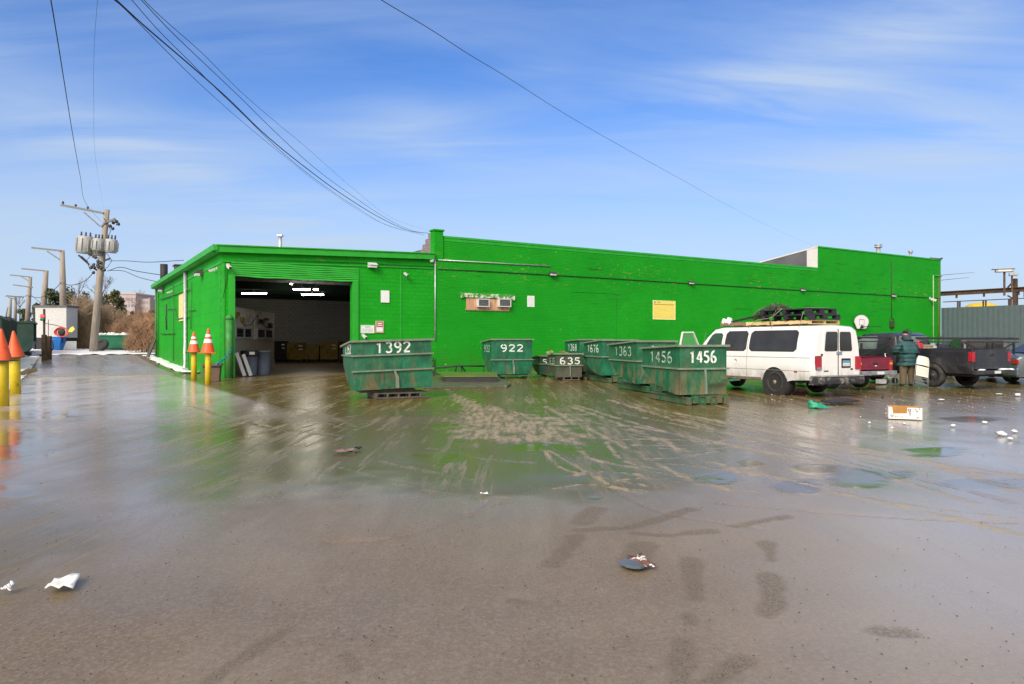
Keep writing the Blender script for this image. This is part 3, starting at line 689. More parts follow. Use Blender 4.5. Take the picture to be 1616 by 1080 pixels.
# the dark cable strung along the whole wall
pts = [wallpt(x, y) for x, y in ((690, 424.5), (760, 428), (864, 434), (960, 439.5), (1085, 447.5), (1180, 453.5), (1264, 458.5), (1404, 466.5), (1483, 471.5))]
q = MB(); q.tube([(v, -.06, z) for v, z in pts], .03, 6); q.build('wall_cable', mat('cable_dark_green', (.01, .07, .015), .6), bld)
q = MB(); pts = [wallpt(x, y) for x, y in ((370, 413), (450, 411), (565, 415), (640, 419), (684, 421))]; q.tube([(v, -.04-.03*(i % 2), z) for i, (v, z) in enumerate(pts)], .018, 6); q.build('wall_cable', bpy.data.materials['cable_dark_green'], bld)
q = MB()
for i, (x, y, e) in enumerate(((359, 425, 470), )):
    a, za = wallpt(359, 424); b2, zb = wallpt(352, 470); q.tube([(a, -.03, za), (a-.05, -.03, za-.5), (b2, -.03, zb)], .012, 5)
q.build('wall_cable', bpy.data.materials['cable_dark_green'], bld)
v, z0 = wallpt(1471, 435); z1 = wallpt(1471, 562)[1]; v2 = wallpt(1484, 435)[0]
q = MB(); q.tube([(v2, -.1, z0), (v, -.1, z0), (v, -.1, .1)], .05, 8); q.build('gas_pipe', mat('pale_green_pipe', (.25, .45, .2), .5), bld)
vline(1480, 437, 562, .07, 'downpipe', mat('rust_pipe', (.10, .09, .03), .7))
v, z0 = wallpt(1406, 412); z1 = wallpt(1406, 502)[1]; q = MB(); q.tube([(v, -.06, z0), (v, -.06, z1)], .035, 6)
q.tube([(v+.35*math.sin(t*.5), -.1, z1-.45+.45*math.cos(t*.5)) for t in range(13)], .03, 6); q.cbox((v, -.12, z1-.5), (.4, .15, .5)); q.build('hanging_cable', mat('dark_olive_cable', (.03, .06, .02), .7), bld)
# faint outlines of bricked-up openings
for (xa, ya, xb, yb) in ((903, 461, 972, 464), (972, 464, 972, 540), (1158, 487, 1158, 512), (1158, 487, 1186, 489), (1186, 489, 1186, 512)):
    a, b2 = wallpt(xa, ya), wallpt(xb, yb); q = MB(); q.bar((a[0], -.032, a[1]), (b2[0], -.032, b2[1]), .03, .012); q.build('bricked_opening', mat('green_joint', (.006, .17, .008), .7), bld)
# left wall: downpipe and conduit runs
def lp(px, py): u, z = leftpt(px, py); return (-.09, u, z)
q = MB(); u, zt = leftpt(296, 430)
q.tube([(-.12, u, 5.6), (-.12, u, 1.55), (-.2, u-.5, 1.1), (-.2, u-.55, .35), (-.3, u-1.0, .1)], .10, 10); q.build('downpipe', m_galv, bld)
q = MB(); q.tube([lp(276, 449), lp(276, 570)], .03, 6); q.tube([lp(304, 445), lp(304, 520)], .03, 6); q.tube([lp(255, 473), lp(304, 456)], .035, 6)
q.tube([lp(265, 488), lp(278, 487), lp(282, 504), lp(300, 500)], .03, 6); q.tube([lp(256, 527), lp(277, 526)], .04, 6); q.tube([lp(298, 490), lp(310, 489)], .03, 6)
q.build('conduit', m_gdark, bld)
q = MB(); q.tube([(-.1, UD-.5, 5.6), (-.1, UD-.5, .4)], .08, 8); q.tube([(-.1, UD-1.6, 5.6), (-.1, UD-1.6, .4)], .05, 8); q.build('downpipe', m_gdark, bld)
q = MB(); q.cbox((.12, leftpt(263, 490)[0], leftpt(263, 490)[1]), (.3, .55, .8)); q.tube([lp(264, 500), lp(265, 520)], .05, 6)
q.build('meter_box', m_blk, bld)
# roof things
def vent(px, ytop, ybase, u, r, label):
    v, z = wallpt(px, ytop, u); zb = 6.62
    t = thing('roof_vent', Wd(v, u, zb), TH, label, 'roof vent', 'metal vents on the roof')
    h = z-zb; q = MB(); q.lathe([(r, 0), (r, h-r*1.6)], 14); q.build('pipe', m_galv, t)
    q = MB(); q.lathe([(r*1.1, h-r*1.8), (r*1.9, h-r*1.4), (r*1.9, h-r*1.0), (r*1.2, h-r*.9), (r*1.3, h-r*.5), (r*2.0, h-r*.3), (r*1.7, h), (0, h+.02)], 14); q.build('cowl', m_galv, t)
vent(1386, 386, 397, 3.5, .18, 'larger mushroom capped metal vent on the high right part of the roof')
vent(1437, 396, 402, 3.5, .12, 'smaller metal vent near the right end of the roof')
st = MB(); u, z = leftpt(256.5, 419, .8); st.lathe([(.28, 0), (.28, z-5.96), (.24, z-5.96), (.24, z-6.2)], 14); tag(put(st.build('flue', m_blk), Wd(.8, u-1, 5.96), 0), 'black metal flue standing at the far left corner of the roof', 'flue')
st = MB(); u, z = leftpt(290, 420.5, 1.5); st.box(-.6, .6, -.6, .6, 0, max(.5, z-5.96)); st.box(-.7, .7, -.7, .7, max(.5, z-5.96)+.002, max(.5, z-5.96)+.07); tag(put(st.build('roof_unit', m_roof), Wd(1.5, u, 5.96), TH), 'low dark box unit on the garage roof near the eaves', 'roof unit')
mstp = MB(); vv, zz = wallpt(442, 371, 9); mstp.tube([(0, 0, 0), (0, 0, zz-5.96)], .11, 8); mstp.cbox((0, 0, zz-6.0), (.3, .3, .12)); tag(put(mstp.build('roof_mast', m_galv), Wd(vv, 9, 5.96), 0), 'thin pale mast sticking up above the garage roof', 'mast')
# ------------------------------------------------------------------ things fixed to the walls
m_lens = mat('lamp_lens', (.60, .62, .62), .25, var=.05)
def wall_pack(px, py, label, side='front', s=1.0, pale=False, grp='wall lamps on the green building'):
    t = thing('wall_light', (0, 0, 0), 0, label, 'wall light', grp)
    if side == 'front': v, z = wallpt(px, py); put(t, Wd(v, -.04, z), TH)
    else: u, z = leftpt(px, py); put(t, Wd(-.01, u, z), TH-R(90))
    q = MB(); q.prism([(-.2*s, .12*s), (.2*s, .12*s), (.2*s, -.12*s), (-.2*s, -.12*s)], -.1*s, 0)
    q.add([(-.2*s, -.1*s, .12*s), (.2*s, -.1*s, .12*s), (.2*s, -.32*s, .02*s), (-.2*s, -.32*s, .02*s), (-.2*s, -.1*s, -.02*s), (.2*s, -.1*s, -.02*s), (.2*s, -.32*s, -.02*s), (-.2*s, -.32*s, -.02*s)],
          [(0,1,2,3), (4,7,6,5), (0,3,7,4), (1,5,6,2), (3,2,6,7)])
    q.build('housing', m_white if pale else mat('bronze_housing', (.06, .06, .055), .5), t, bevel=.01)
    q = MB(); q.prism([(-.18*s, -.03*s), (.18*s, -.03*s), (.17*s, -.13*s), (-.17*s, -.13*s)], -.27*s, -.11*s); q.build('lens', m_lens, t, bevel=.01)
wall_pack(870, 432, 'wall lamp under the dark cable between the boarded window and the first parapet run')
wall_pack(1088, 446, 'wall lamp high above the yellow notice board', s=.9)
wall_pack(1264, 457, 'wall lamp above the roof of the white van', s=.9)
wall_pack(1407, 466, 'wall lamp above the hanging cable near the right end of the wall', s=1.05)
wall_pack(586, 419, 'broad pale wall lamp to the upper right of the garage doorway', s=1.05, pale=True)
wall_pack(320, 431, 'large pale floodlight high on the left side wall near the corner', 'left', 1.35, False)
wall_pack(259, 457, 'dark lamp at the far end of the left side wall', 'left', 1.3)
def camera_unit(px, py, label, side='front', s=1.0, dome=False):
    t = thing('security_camera', (0, 0, 0), 0, label, 'security camera', 'security cameras on the green building')
    if side == 'front': v, z = wallpt(px, py); put(t, Wd(v, -.08, z), TH)
    else: u, z = leftpt(px, py); put(t, Wd(-.03, u, z), TH-R(90))
    if dome:
        q = MB(); q.lathe([(.12, .04), (.14, .0), (.13, -.03)], 14); q.build('base', m_white, t)
        q = MB(); q.lathe([(.13, -.031), (.12, -.09), (.07, -.14), (0, -.16)], 14, cap=False); q.build('dome', mat('pale_dome', (.7, .72, .75), .15), t)
    else:
        q = MB(); q.box(-.07*s, .07*s, -.02, .02, -.07*s, .07*s); q.bar((0, -.02, 0), (0, -.12*s, -.02*s), .04*s); q.build('bracket', m_white, t)
        q = MB(); q.bar((0, -.08*s, -.05*s), (.03*s, -.40*s, -.16*s), .13*s, .13*s); q.build('body', m_white, t, bevel=.01)
        q = MB(); q.bar((.03*s, -.401*s, -.16*s), (.032*s, -.42*s, -.168*s), .10*s, .10*s); q.build('lens', m_blk, t)
camera_unit(359, 419, 'security camera on the front wall just left of the garage doorway', s=1.0)
camera_unit(638, 432, 'small security camera between the wide lamp and the white paper sheet', s=.8)
camera_unit(680.5, 410.5, 'white dome camera on the fascia beside the brick corner pier', dome=True)
camera_unit(343, 424, 'slim white security camera on the left side wall near the front corner', 'left', .9)
camera_unit(272, 460, 'small camera on the left side wall towards its far end', 'left', .8)
camera_unit(1466, 471, 'twin security camera by the pale pipe at the right end of the wall', s=1.4)
camera_unit(572, 529, 'small camera fixed low beside the doorway, under the white notice', s=.9)
m_paper = mat('paper_white', (.72, .74, .74), .7, var=.04)
m_ink = mat('ink_grey', (.30, .31, .36), .7)
def sheet(px0, py0, px1, py1, name, label, cat, m, border=None, off=-.034, bowed=0):
    v0, z1 = wallpt(px0, py0); v1, z0 = wallpt(px1, py1); w_, h_ = v1-v0, z1-z0
    t = thing(name, Wd((v0+v1)/2, off, (z0+z1)/2), TH, label, cat)
    q = MB(); q.box(-w_/2, w_/2, -.015, 0, -h_/2, h_/2); q.build('panel', m, t, bevel=.004)
    if border:
        q = MB(); e = .035
        q.box(-w_/2, w_/2, -.022, -.0155, h_/2-e, h_/2); q.box(-w_/2, w_/2, -.022, -.0155, -h_/2, -h_/2+e); q.box(-w_/2, -w_/2+e, -.022, -.0155, -h_/2+e, h_/2-e); q.box(w_/2-e, w_/2, -.022, -.0155, -h_/2+e, h_/2-e)
        q.build('border', border, t)
    return t, w_, h_
def lines_on(t, x0, x1, z0, z1, n, m, seed=0, th=.25):
    rr = random.Random(seed); q = MB(); dz = (z1-z0)/n
    for k in range(n):
        zc = z1-dz*(k+.5); x = x0
        while x < x1-.01:
            L_ = min(rr.uniform(.05, .16), x1-x); q.box(x, x+L_, -.019, -.0155, zc-dz*th, zc+dz*th); x += L_+.03
            if rr.random() < .08: break
    q.build('printed_lines', m, t)
t, w_, h_ = sheet(600.5, 458.5, 614, 478, 'paper_sheet', 'plain white paper sheet with a torn top corner, to the right of the garage doorway', 'paper', m_paper)
t, w_, h_ = sheet(568.8, 513.2, 590.3, 526.2, 'notice', 'wide white printed notice beside the garage doorway', 'notice', m_paper, mat('pale_green_border', (.55, .75, .55), .6))
lines_on(t, -w_*.2, w_*.2, h_*.15, h_*.38, 2, m_ink, 3, .22); lines_on(t, -w_*.38, w_*.38, -h_*.4, h_*.1, 5, m_ink, 4, .15)
t, w_, h_ = sheet(591.9, 506.6, 605.3, 525.8, 'warning_sign', 'upright warning sign with a red panel above white, right of the wide notice', 'sign', mat('tan_board', (.45, .33, .22), .7), None)
q = MB(); q.box(-w_*.34, w_*.34, -.021, -.0155, h_*.0, h_*.38); q.build('red_panel', mat('sign_red', (.42, .02, .03), .5), t, bevel=.01)
q = MB(); q.box(-w_*.26, w_*.26, -.025, -.0215, h_*.24, h_*.33); q.box(-w_*.28, w_*.28, -.025, -.0215, h_*.09, h_*.17); q.box(-w_*.36, w_*.36, -.021, -.0155, -h_*.4, -h_*.02); q.build('white_panel', m_paper, t)
lines_on(t, -w_*.25, w_*.25, -h_*.33, -h_*.08, 3, mat('ink_blue', (.3, .3, .5), .7), 5, .2); t.children[-1].location.y = -.007
t, w_, h_ = sheet(831.5, 467, 842.8, 484.8, 'poster', 'white rounded poster on the bricks right of the boarded window', 'poster', m_paper)
lines_on(t, -w_*.38, w_*.38, -h_*.4, h_*.4, 9, mat('ink_pale', (.55, .56, .58), .7), 6, .12)
my = mat('yellow_board', (.78, .66, .14), .5, var=.05, vs=3)
t, w_, h_ = sheet(1029.5, 474, 1065, 505, 'notice_board', 'square yellow notice board with small print high on the brick wall', 'sign', my, mat('pale_yellow', (.80, .80, .40), .5))
q = MB(); q.box(-w_*.45, w_*.45, -.02, -.0155, h_*.27, h_*.315); q.build('header_line', mat('ochre', (.50, .27, .06), .6), t)
q = MB(); q.lathe([(.07, 0), (.07, .006), (0, .006)], 16, Matrix.Translation((-w_*.43, -.0155, h_*.40)) @ rotm(R(90))); q.build('emblem', m_ink, t)
lines_on(t, -w_*.3, w_*.02, h_*.35, h_*.46, 1, mat('ink_ochre', (.45, .36, .1), .7), 7, .28); lines_on(t, -w_*.42, w_*.42, -h_*.44, h_*.2, 12, mat('ink_soft', (.62, .54, .14), .7), 8, .13)
# yellow notice on the left wall
u0_, z1_ = leftpt(284, 470); u1_, z0_ = leftpt(291.5, 502); L_ = abs(u0_-u1_)
t = thing('notice_board', Wd(-.02, (u0_+u1_)/2, (z0_+z1_)/2), TH-R(90), 'faded yellow notice board on the left side wall beside the downpipe', 'sign')
q = MB(); q.box(-L_/2, L_/2, -.03, 0, -.75, .75); q.build('panel', mat('faded_yellow', (.68, .60, .28), .5, var=.1), t)
q = MB(); e = .06; q.box(-L_/2-e, L_/2+e, -.04, 0, .752, .80); q.box(-L_/2-e, L_/2+e, -.04, 0, -.80, -.752); q.box(-L_/2-e, -L_/2-.002, -.04, 0, -.75, .75); q.box(L_/2+.002, L_/2+e, -.04, 0, -.75, .75); q.build('frame', my, t)
# boarded window with two air conditioners
v0, z1 = wallpt(735, 470.5); v1, z0 = wallpt(803.5, 489.5)
t = thing('boarded_window', Wd((v0+v1)/2, -.03, (z0+z1)/2), TH, 'low window opening boarded with raw plywood under a chipped lintel', 'window'); w_, h_ = v1-v0, z1-z0
plw = NB('plywood'); plv = plw.mapping((9, 1, 1)); pn = plw.noise(1.2, 5, .6, plv, .6); plw.set(color=plw.mix(plw.ramp(pn, .3, .7), (.40,.20,.11), (.62,.38,.24)), rough=.8)
q = MB()
for k in range(6): q.box(-w_/2+k*w_/6+.006, -w_/2+(k+1)*w_/6-.006, -.02-.004*(k % 2), 0, -h_/2, h_/2)
q.build('plywood_boards', plw.m, t)
q = MB(); q.box(-w_/2-.3, w_/2+.28, -.09, -.002, h_/2+.03, h_/2+.26); q.box(-w_/2-.34, -w_/2-.18, -.095, -.002, h_/2-.02, h_/2+.2)
q.box(w_/2+.16, w_/2+.32, -.095, -.002, h_/2-.06, h_/2+.2); q.build('lintel', mat('chipped_lintel', (.05, .26, .04), .8, var=.3, dirt=(.62, .62, .50), dthr=(.48, .56), ds=5, bump=.8, bs=14), t, bevel=.015)
q = MB(); q.box(-w_/2-.05, w_/2+.02, -.05, 0, -h_/2-.08, -h_/2-.003); q.build('sill', mat('chipped_sill', (.42, .26, .18), .8, var=.3, dirt=(.05, .25, .04), dthr=(.5, .6), ds=6), t, bevel=.01)
for xa, xb, lb_ in ((751, 769, 'left of two window air conditioners set in the plywood'), (784, 803, 'right of two window air conditioners, at the end of the plywood')):
    va, za = wallpt(xa, 471.5); vb, zb = wallpt(xb, 485); ww, hh = vb-va, za-zb
    a = thing('air_conditioner', Wd((va+vb)/2, -.05, (za+zb)/2-.01), TH, lb_, 'air conditioner', 'air conditioners in the boarded window')
    q = MB(); e = .05
    q.box(-ww/2, ww/2, -.22, 0, hh/2-e, hh/2); q.box(-ww/2, ww/2, -.22, 0, -hh/2, -hh/2+e); q.box(-ww/2, -ww/2+e, -.22, 0, -hh/2+e+.001, hh/2-e-.001); q.box(ww/2-e, ww/2, -.22, 0, -hh/2+e+.001, hh/2-e-.001)
    q.build('case', m_white, a, bevel=.008)
    q = MB(); q.box(-ww/2+e, ww/2-e, -.17, -.1, -hh/2+e, hh/2-e)
    for k in range(12): zz = -hh/2+e+(hh-2*e)*(k+.5)/12; q.box(-ww/2+e, ww/2-e, -.20, -.171, zz-.005, zz+.005)
    q.build('grille', mat('ac_grille', (.22, .23, .24), .5, .3), a)
# basketball backboard
v0, z1 = wallpt(1344.5, 496); v1, z0 = wallpt(1368, 519); R_ = (v1-v0)/2
t = thing('basketball_backboard', Wd((v0+v1)/2, -.16, (z0+z1)/2-.05), TH, 'white fan shaped basketball backboard without a hoop net, mounted on the green wall', 'backboard'); H_ = (z1-z0)/2
def fan(s): return [(R_*s*math.cos(R(a)), H_*.05+H_*s*math.sin(R(a))*.98) for a in range(-10, 191, 10)] + [(-R_*s*.62, -H_*s*.98), (R_*s*.62, -H_*s*.98)]
q = MB(); q.prism(fan(1.0), -.02, .0); q.build('rim', mat('backboard_edge', (.22, .25, .24), .5), t)
q = MB(); q.prism(fan(.94), -.03, -.021); q.build('board', mat('backboard_white', (.78, .78, .78), .4, var=.04), t)
q = MB(); a_, b_2, c_ = R_*.34, -H_*.45, H_*.38
for x0, x1, z0_, z1_ in ((-a_, a_, c_-.04, c_), (-a_, a_, b_2, b_2+.04), (-a_, -a_+.04, b_2+.04, c_-.04), (a_-.04, a_, b_2+.04, c_-.04)): q.box(x0, x1, -.034, -.0305, z0_, z1_)
q.build('target_square', mat('print_dark', (.16, .14, .18), .5), t)
q = MB(); q.cbox((0, -.08, -H_*.7), (.2, .1, .16)); q.bar((.1, -.1, -H_*.62), (R_*1.9, -.5, -H_*.62), .05); q.build('hoop_bracket', m_blk, t)
q = MB(); q.box(-.15, .15, .001, .12, -H_*.6, H_*.3); q.build('mount', m_blk, t)
# fluorescent tubes inside the hall
m_tube = mat('tube_light', (.9, .9, .85), .4, emit=(1.0, .93, .80, 30))
def tubelight(px0, px1, py, z, label):
    Y = (z-EYE)*FPX/(CY-py); x0, x1 = (px0-CX)/FPX*Y, (px1-CX)/FPX*Y
    t = thing('ceiling_light', ((x0+x1)/2, Y, z), 0, label, 'ceiling light', 'fluorescent lights in the hall'); hw = (x1-x0)/2
    q = MB(); q.box(-hw, hw, -.05, .05, .04, .10); q.bar((0, 0, .1), (0, 0, 5.65-z), .02); q.build('fitting', m_grey, t)
    q = MB(); q.tube([(-hw+.03, 0, 0), (hw-.03, 0, 0)], .032, 8); q.build('tube', m_tube, t)
tubelight(381, 421, 463.5, 4.9, 'leftmost lit fluorescent light inside the hall')
tubelight(462, 490, 457, 5.0, 'lit fluorescent light in the middle of the hall, just right of the small far one')
tubelight(475.5, 511, 465.3, 4.9, 'lowest and rightmost long fluorescent light inside the hall')
tubelight(494, 503, 457.2, 5.0, 'short lit fluorescent light behind the middle pair')
tubelight(457.5, 462, 448.5, 5.2, 'tiny bright light nearest the doorway ceiling')
# yellow bins and others at the back of the hall
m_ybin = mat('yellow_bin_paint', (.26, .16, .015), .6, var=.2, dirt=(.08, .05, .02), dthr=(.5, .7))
def hall_bin(px0, px1, ytop, label, m, lines=0, Y=58.5):
    x0, x1 = (px0-CX)/FPX*Y, (px1-CX)/FPX*Y; h = EYE+(CY-ytop)/FPX*Y; hw = (x1-x0)/2
    t = thing('storage_bin', ((x0+x1)/2, Y, 0), .15, label, 'bin', 'bins along the back wall of the hall')
    q = MB(); q.box(-hw, hw, -.05, 0, .2, h); q.box(-hw, hw, 1.2, 1.25, .2, h); q.box(-hw, -hw+.05, 0, 1.2, .2, h); q.box(hw-.05, hw, 0, 1.2, .2, h); q.box(-hw, hw, 0, 1.2, .2, .26)
    q.build('body', m, t)
    q = MB(); q.box(-hw-.04, hw+.04, -.09, -.051, h-.09, h); q.box(-hw-.04, hw+.04, -.08, -.051, h*.5, h*.5+.05); q.build('rim', m, t)
    q = MB(); q.box(-hw+.1, hw-.1, .0, 1.2, .0, .1); q.box(-hw+.1, -hw+.25, 0, 1.2, .1, .198); q.box(hw-.25, hw-.1, 0, 1.2, .1, .198); q.build('skid', m_blk, t)
    if lines:
        q = MB()
        for k in range(lines): q.box(hw*.3+.02*k, hw*.8, -.056, -.0505, h*.80-.28*k, h*.86-.28*k)
        q.build('label_marks', m_paper, t)
hall_bin(432, 451, 538.5, 'dark bin at the left against the hall back wall', m_blk, 2)
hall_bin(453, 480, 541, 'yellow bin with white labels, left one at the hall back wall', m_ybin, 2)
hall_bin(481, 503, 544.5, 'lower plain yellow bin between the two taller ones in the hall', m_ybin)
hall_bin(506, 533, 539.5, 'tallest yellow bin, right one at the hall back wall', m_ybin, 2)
hall_bin(535, 556, 539, 'brown bin partly hidden by the doorway edge in the hall', mat('brown_bin', (.07, .05, .03), .7))
# grey dustbins and boards just inside
def dustbin(v, u, label, lid=None, s=1.0, bag=False):
    t = thing('dustbin', Wd(v, u), TH, label, 'dustbin', 'round plastic dustbins inside the doorway')
    q = MB(); q.lathe([(.27*s, 0), (.30*s, .4*s), (.34*s, .95*s), (.37*s, .96*s), (.37*s, 1.02*s), (.34*s, 1.02*s), (.30*s, .5*s), (.0, .3*s)], 22, cap=False); q.build('barrel', mat('slate_blue_plastic', (.11, .145, .20), .5, var=.12), t)
    q = MB()
    for sx in (-1, 1): q.tube([(sx*.36*s, -.1, .85*s), (sx*.42*s, -.05, .85*s), (sx*.42*s, .05, .85*s), (sx*.36*s, .1, .85*s)], .02, 6)
    q.build('handle', bpy.data.materials['slate_blue_plastic'], t)
    if bag:
        q = MB(); q.lathe([(.372*s, .80*s), (.39*s, .85*s), (.385*s, 1.0*s), (.375*s, 1.05*s), (.33*s, 1.05*s), (.3*s, .8*s)], 22, cap=False); q.build('bin_liner', m_blk, t)
        q = MB(); q.box(-.12, .12, -.402*s, -.392*s, .88*s, 1.0*s); q.build('sticker', m_paper, t)
dustbin(1.65, 2.1, 'slate blue round dustbin with a black liner and white sticker inside the doorway', s=1.13, bag=True)
dustbin(2.35, 2.5, 'slate blue round dustbin without a liner, right of the lined one', s=1.15)
for k, (v, lb_) in enumerate(((.92, 'pale plank leaning in front of the dustbins, left of two'), (1.20, 'pale plank leaning in front of the dustbins, right of two'))):
    q = MB(); q.box(-.08, .08, -.02, .02, 0, 1.15-.08*k)
    o = q.build('plank', m_white, None, bevel=.004); put(o, Wd(v+.25, .95, 0.02)); o.rotation_euler = (R(-14), R(-16), TH); tag(o, lb_, 'plank', 'planks inside the doorway')
# ------------------------------------------------------------------ self-dumping hoppers
def hop_mat(name, c, rust, amt, dirtc=(.16, .12, .07)):
    b = NB(name); v = rndvec(b); o = b.tc.outputs['Object']; s = b.n('ShaderNodeSeparateXYZ'); b.l(o, s.inputs[0])
    c2 = tuple(x*.6 for x in c); c3 = tuple(min(1, x*1.45) for x in c)
    col = b.mix(b.ramp(b.noise(1.6, 6, .65, v), .32, .66), c2, c3)
    scr = b.ramp(b.noise(9, 8, .75, b.mapping((1, 1, .25), src=v), .5), .54, .60)
    col = b.mix(b.math('MULTIPLY', scr, .35), col, tuple(min(1, x*2.2+.02) for x in c))
    low = b.ramp(s.outputs['Z'], .15, 1.15, 1.0, .12)
    rn = b.ramp(b.noise(1.9, 9, .72, b.mapping((1, 1, .55), src=v), .7), .50-amt, .66-amt)
    r = b.math('MULTIPLY', rn, low)
    rc = b.mix(b.ramp(b.noise(6, 6, .7, v), .4, .62), rust, dirtc)
    col = b.mix(r, col, rc)
    strk = b.ramp(b.noise(3.0, 5, .7, b.mapping((3.5, 3.5, .25), src=v)), .56, .74, 0, .55)
    col = b.mix(strk, col, tuple(x*.38 for x in (c[0]+.04, c[1], c[2])))
    b.set(color=col, rough=b.ramp(r, 0, 1, .42, .8), spec=.45)
    h = b.math('ADD', b.noise(1.3, 3, .5, v), b.math('MULTIPLY', b.noise(40, 4, .6, v), .05)); h = b.math('ADD', h, b.math('MULTIPLY', r, -.06))
    b.bump(h, .9, .07); return b.m
m_hop = hop_mat('hopper_green', (.006, .105, .050), (.17, .085, .03), .0)
m_hopr = hop_mat('hopper_green_rusty', (.007, .098, .045), (.20, .11, .05), .04, (.19, .15, .09))
m_hopo = hop_mat('hopper_olive', (.035, .06, .035), (.09, .07, .05), .1, (.08, .075, .055))
m_hopd = hop_mat('hopper_dark', (.012, .06, .035), (.07, .05, .03), .05, (.05, .05, .04))
m_skid = hop_mat('skid_green', (.025, .10, .045), (.12, .09, .045), .02, (.10, .09, .055))
m_edge = mat('worn_edge', (.13, .22, .16), .6, var=.3, vs=5, dirt=(.20, .15, .10), dthr=(.45, .65), ds=6)
mn = NB('stencil_white'); nv = rndvec(mn); wn_ = mn.ramp(mn.noise(11, 6, .7, nv), .52, .66, 0, .85)
mn.set(color=mn.mix(wn_, (.72, .76, .72), (.09, .22, .15)), rough=.6); m_sten = mn.m
mf = NB('stencil_faded'); nv = rndvec(mf); wn_ = mf.ramp(mf.noise(11, 6, .7, nv), .44, .60, 0, .9)
mf.set(color=mf.mix(wn_, (.48, .56, .50), (.06, .17, .11)), rough=.6); m_fade = mf.m
def hopper(num, px, Y, Wd_, L, H, th, label, m=m_hop, clear=.25, tilt=0.0, side_num=None, ribs=(.60,), base='skid', lip=.07, tr=0.0, faded=True, numw=.60, sid_shift=0, nshift=0.0, dent=0.0, numz=.80, back_bot=None):
    """origin: the bottom of the near left corner. x along the numbered back plate, y along the side towards the dumping lip"""
    X = (px-CX)/FPX*Y
    t = thing('steel_hopper', (X, Y, 0), th, label, 'hopper', 'numbered steel hoppers in front of the green wall')
    TM = rotm(0, -tilt, 0)
    b = clear
    prof = [(0, H), (L, H-lip), (L, H*.56), (L*.86, H*.44), (L*.62, H*.28), (L*.36, b+.07), (L*.10, b), (0, b)]     # (y, z)
    prf_in = [(.02, H)]
    for a in prof[1:-1]: pass
    n = len(prof); q = MB(); th_ = .012
    # plates with thickness: two sides, back, floor strips, lip
    def plate(poly3, nrm):
        k = len(poly3); nv_ = Vector(nrm)*th_
        q.add([Vector(p) for p in poly3]+[Vector(p)+nv_ for p in poly3], [tuple(range(k)), tuple(range(2*k-1, k-1, -1))]+[(i, (i+1) % k, (i+1) % k+k, i+k) for i in range(k)], TM)
    plate([(0, y, z) for y, z in prof], (1, 0, 0)); plate([(Wd_, y, z) for y, z in prof], (-1, 0, 0))
    plate([(th_, 0, b), (Wd_-th_, 0, b), (Wd_-th_, 0, H), (th_, 0, H)], (0, 1, 0))
    for i in range(1, n-1):
        a, c = prof[i], prof[i+1]; plate([(th_, a[0], a[1]), (Wd_-th_, a[0], a[1]), (Wd_-th_, c[0], c[1]), (th_, c[0], c[1])], (0, -.5, .8))
    body = q.build('hopper_body', m, t)
    q = MB(); e = .07
    q.box(-e, Wd_+e, -e, -.001, H-.045, H+.012, TM); q.add([(-e, 0, H-.04), (-.001, 0, H-.04), (-.001, L, H-lip-.04), (-e, L, H-lip-.04), (-e, 0, H+.01), (-.001, 0, H+.01), (-.001, L, H-lip+.01), (-e, L, H-lip+.01)], [(0,3,2,1),(4,5,6,7),(0,1,5,4),(1,2,6,5),(2,3,7,6),(3,0,4,7)], TM)
    q.add([(Wd_+.001, 0, H-.04), (Wd_+e, 0, H-.04), (Wd_+e, L, H-lip-.04), (Wd_+.001, L, H-lip-.04), (Wd_+.001, 0, H+.01), (Wd_+e, 0, H+.01), (Wd_+e, L, H-lip+.01), (Wd_+.001, L, H-lip+.01)], [(0,3,2,1),(4,5,6,7),(0,1,5,4),(1,2,6,5),(2,3,7,6),(3,0,4,7)], TM)
    q.box(-e, Wd_+e, L+.001, L+e, H-lip-.05, H-lip+.012, TM)
    q.build('rim', m_edge, t)
    for r_ in ribs:
        z = H*r_; q = MB(); q.box(-.05, Wd_+.05, -.06, -.001, z-.022, z+.022, TM)
        Ls = L*(1.0 if r_ > .5 else .0)
        if Ls:
            z2 = max(z, H*.56+.0)
            q.add([(-.05, 0, z-.02), (-.001, 0, z-.02), (-.001, L*.99, z2-.02), (-.05, L*.99, z2-.02), (-.05, 0, z+.02), (-.001, 0, z+.02), (-.001, L*.99, z2+.02), (-.05, L*.99, z2+.02)], [(0,3,2,1),(4,5,6,7),(0,1,5,4),(1,2,6,5),(2,3,7,6),(3,0,4,7)], TM)
        q.build('stiffener', m_edge, t)
    zz = H*numz; nh = .30 if H > 1.3 else .27*H/1.1
    dg = stencil(num, Wd_*numw, nh*1.05, .16); o = dg.build('number_marking', m_sten, t, recalc=False); o.location = TM @ Vector((Wd_/2+nshift, -.004, zz)); o.rotation_euler = (0, -tilt, 0)
    if side_num:
        dg = stencil(side_num, L*.62, nh*1.05, .16); o = dg.build('number_marking', m_fade if faded else m_sten, t, recalc=False)
        o.location = TM @ Vector((-.004, L*(.47+sid_shift), zz-.02)); o.rotation_euler = (0, -tilt, R(-90))
    # latch gusset on the back plate
    q = MB(); zc = H*ribs[-1]; q.prism([(Wd_*.50, zc-.02), (Wd_*.50+.05, zc-.02), (Wd_*.56, b+.32), (Wd_*.56, b+.02), (Wd_*.52, b+.02), (Wd_*.52, b+.3)], -.07, -.0005, TM); q.build('latch', m_edge, t)
    q = MB()
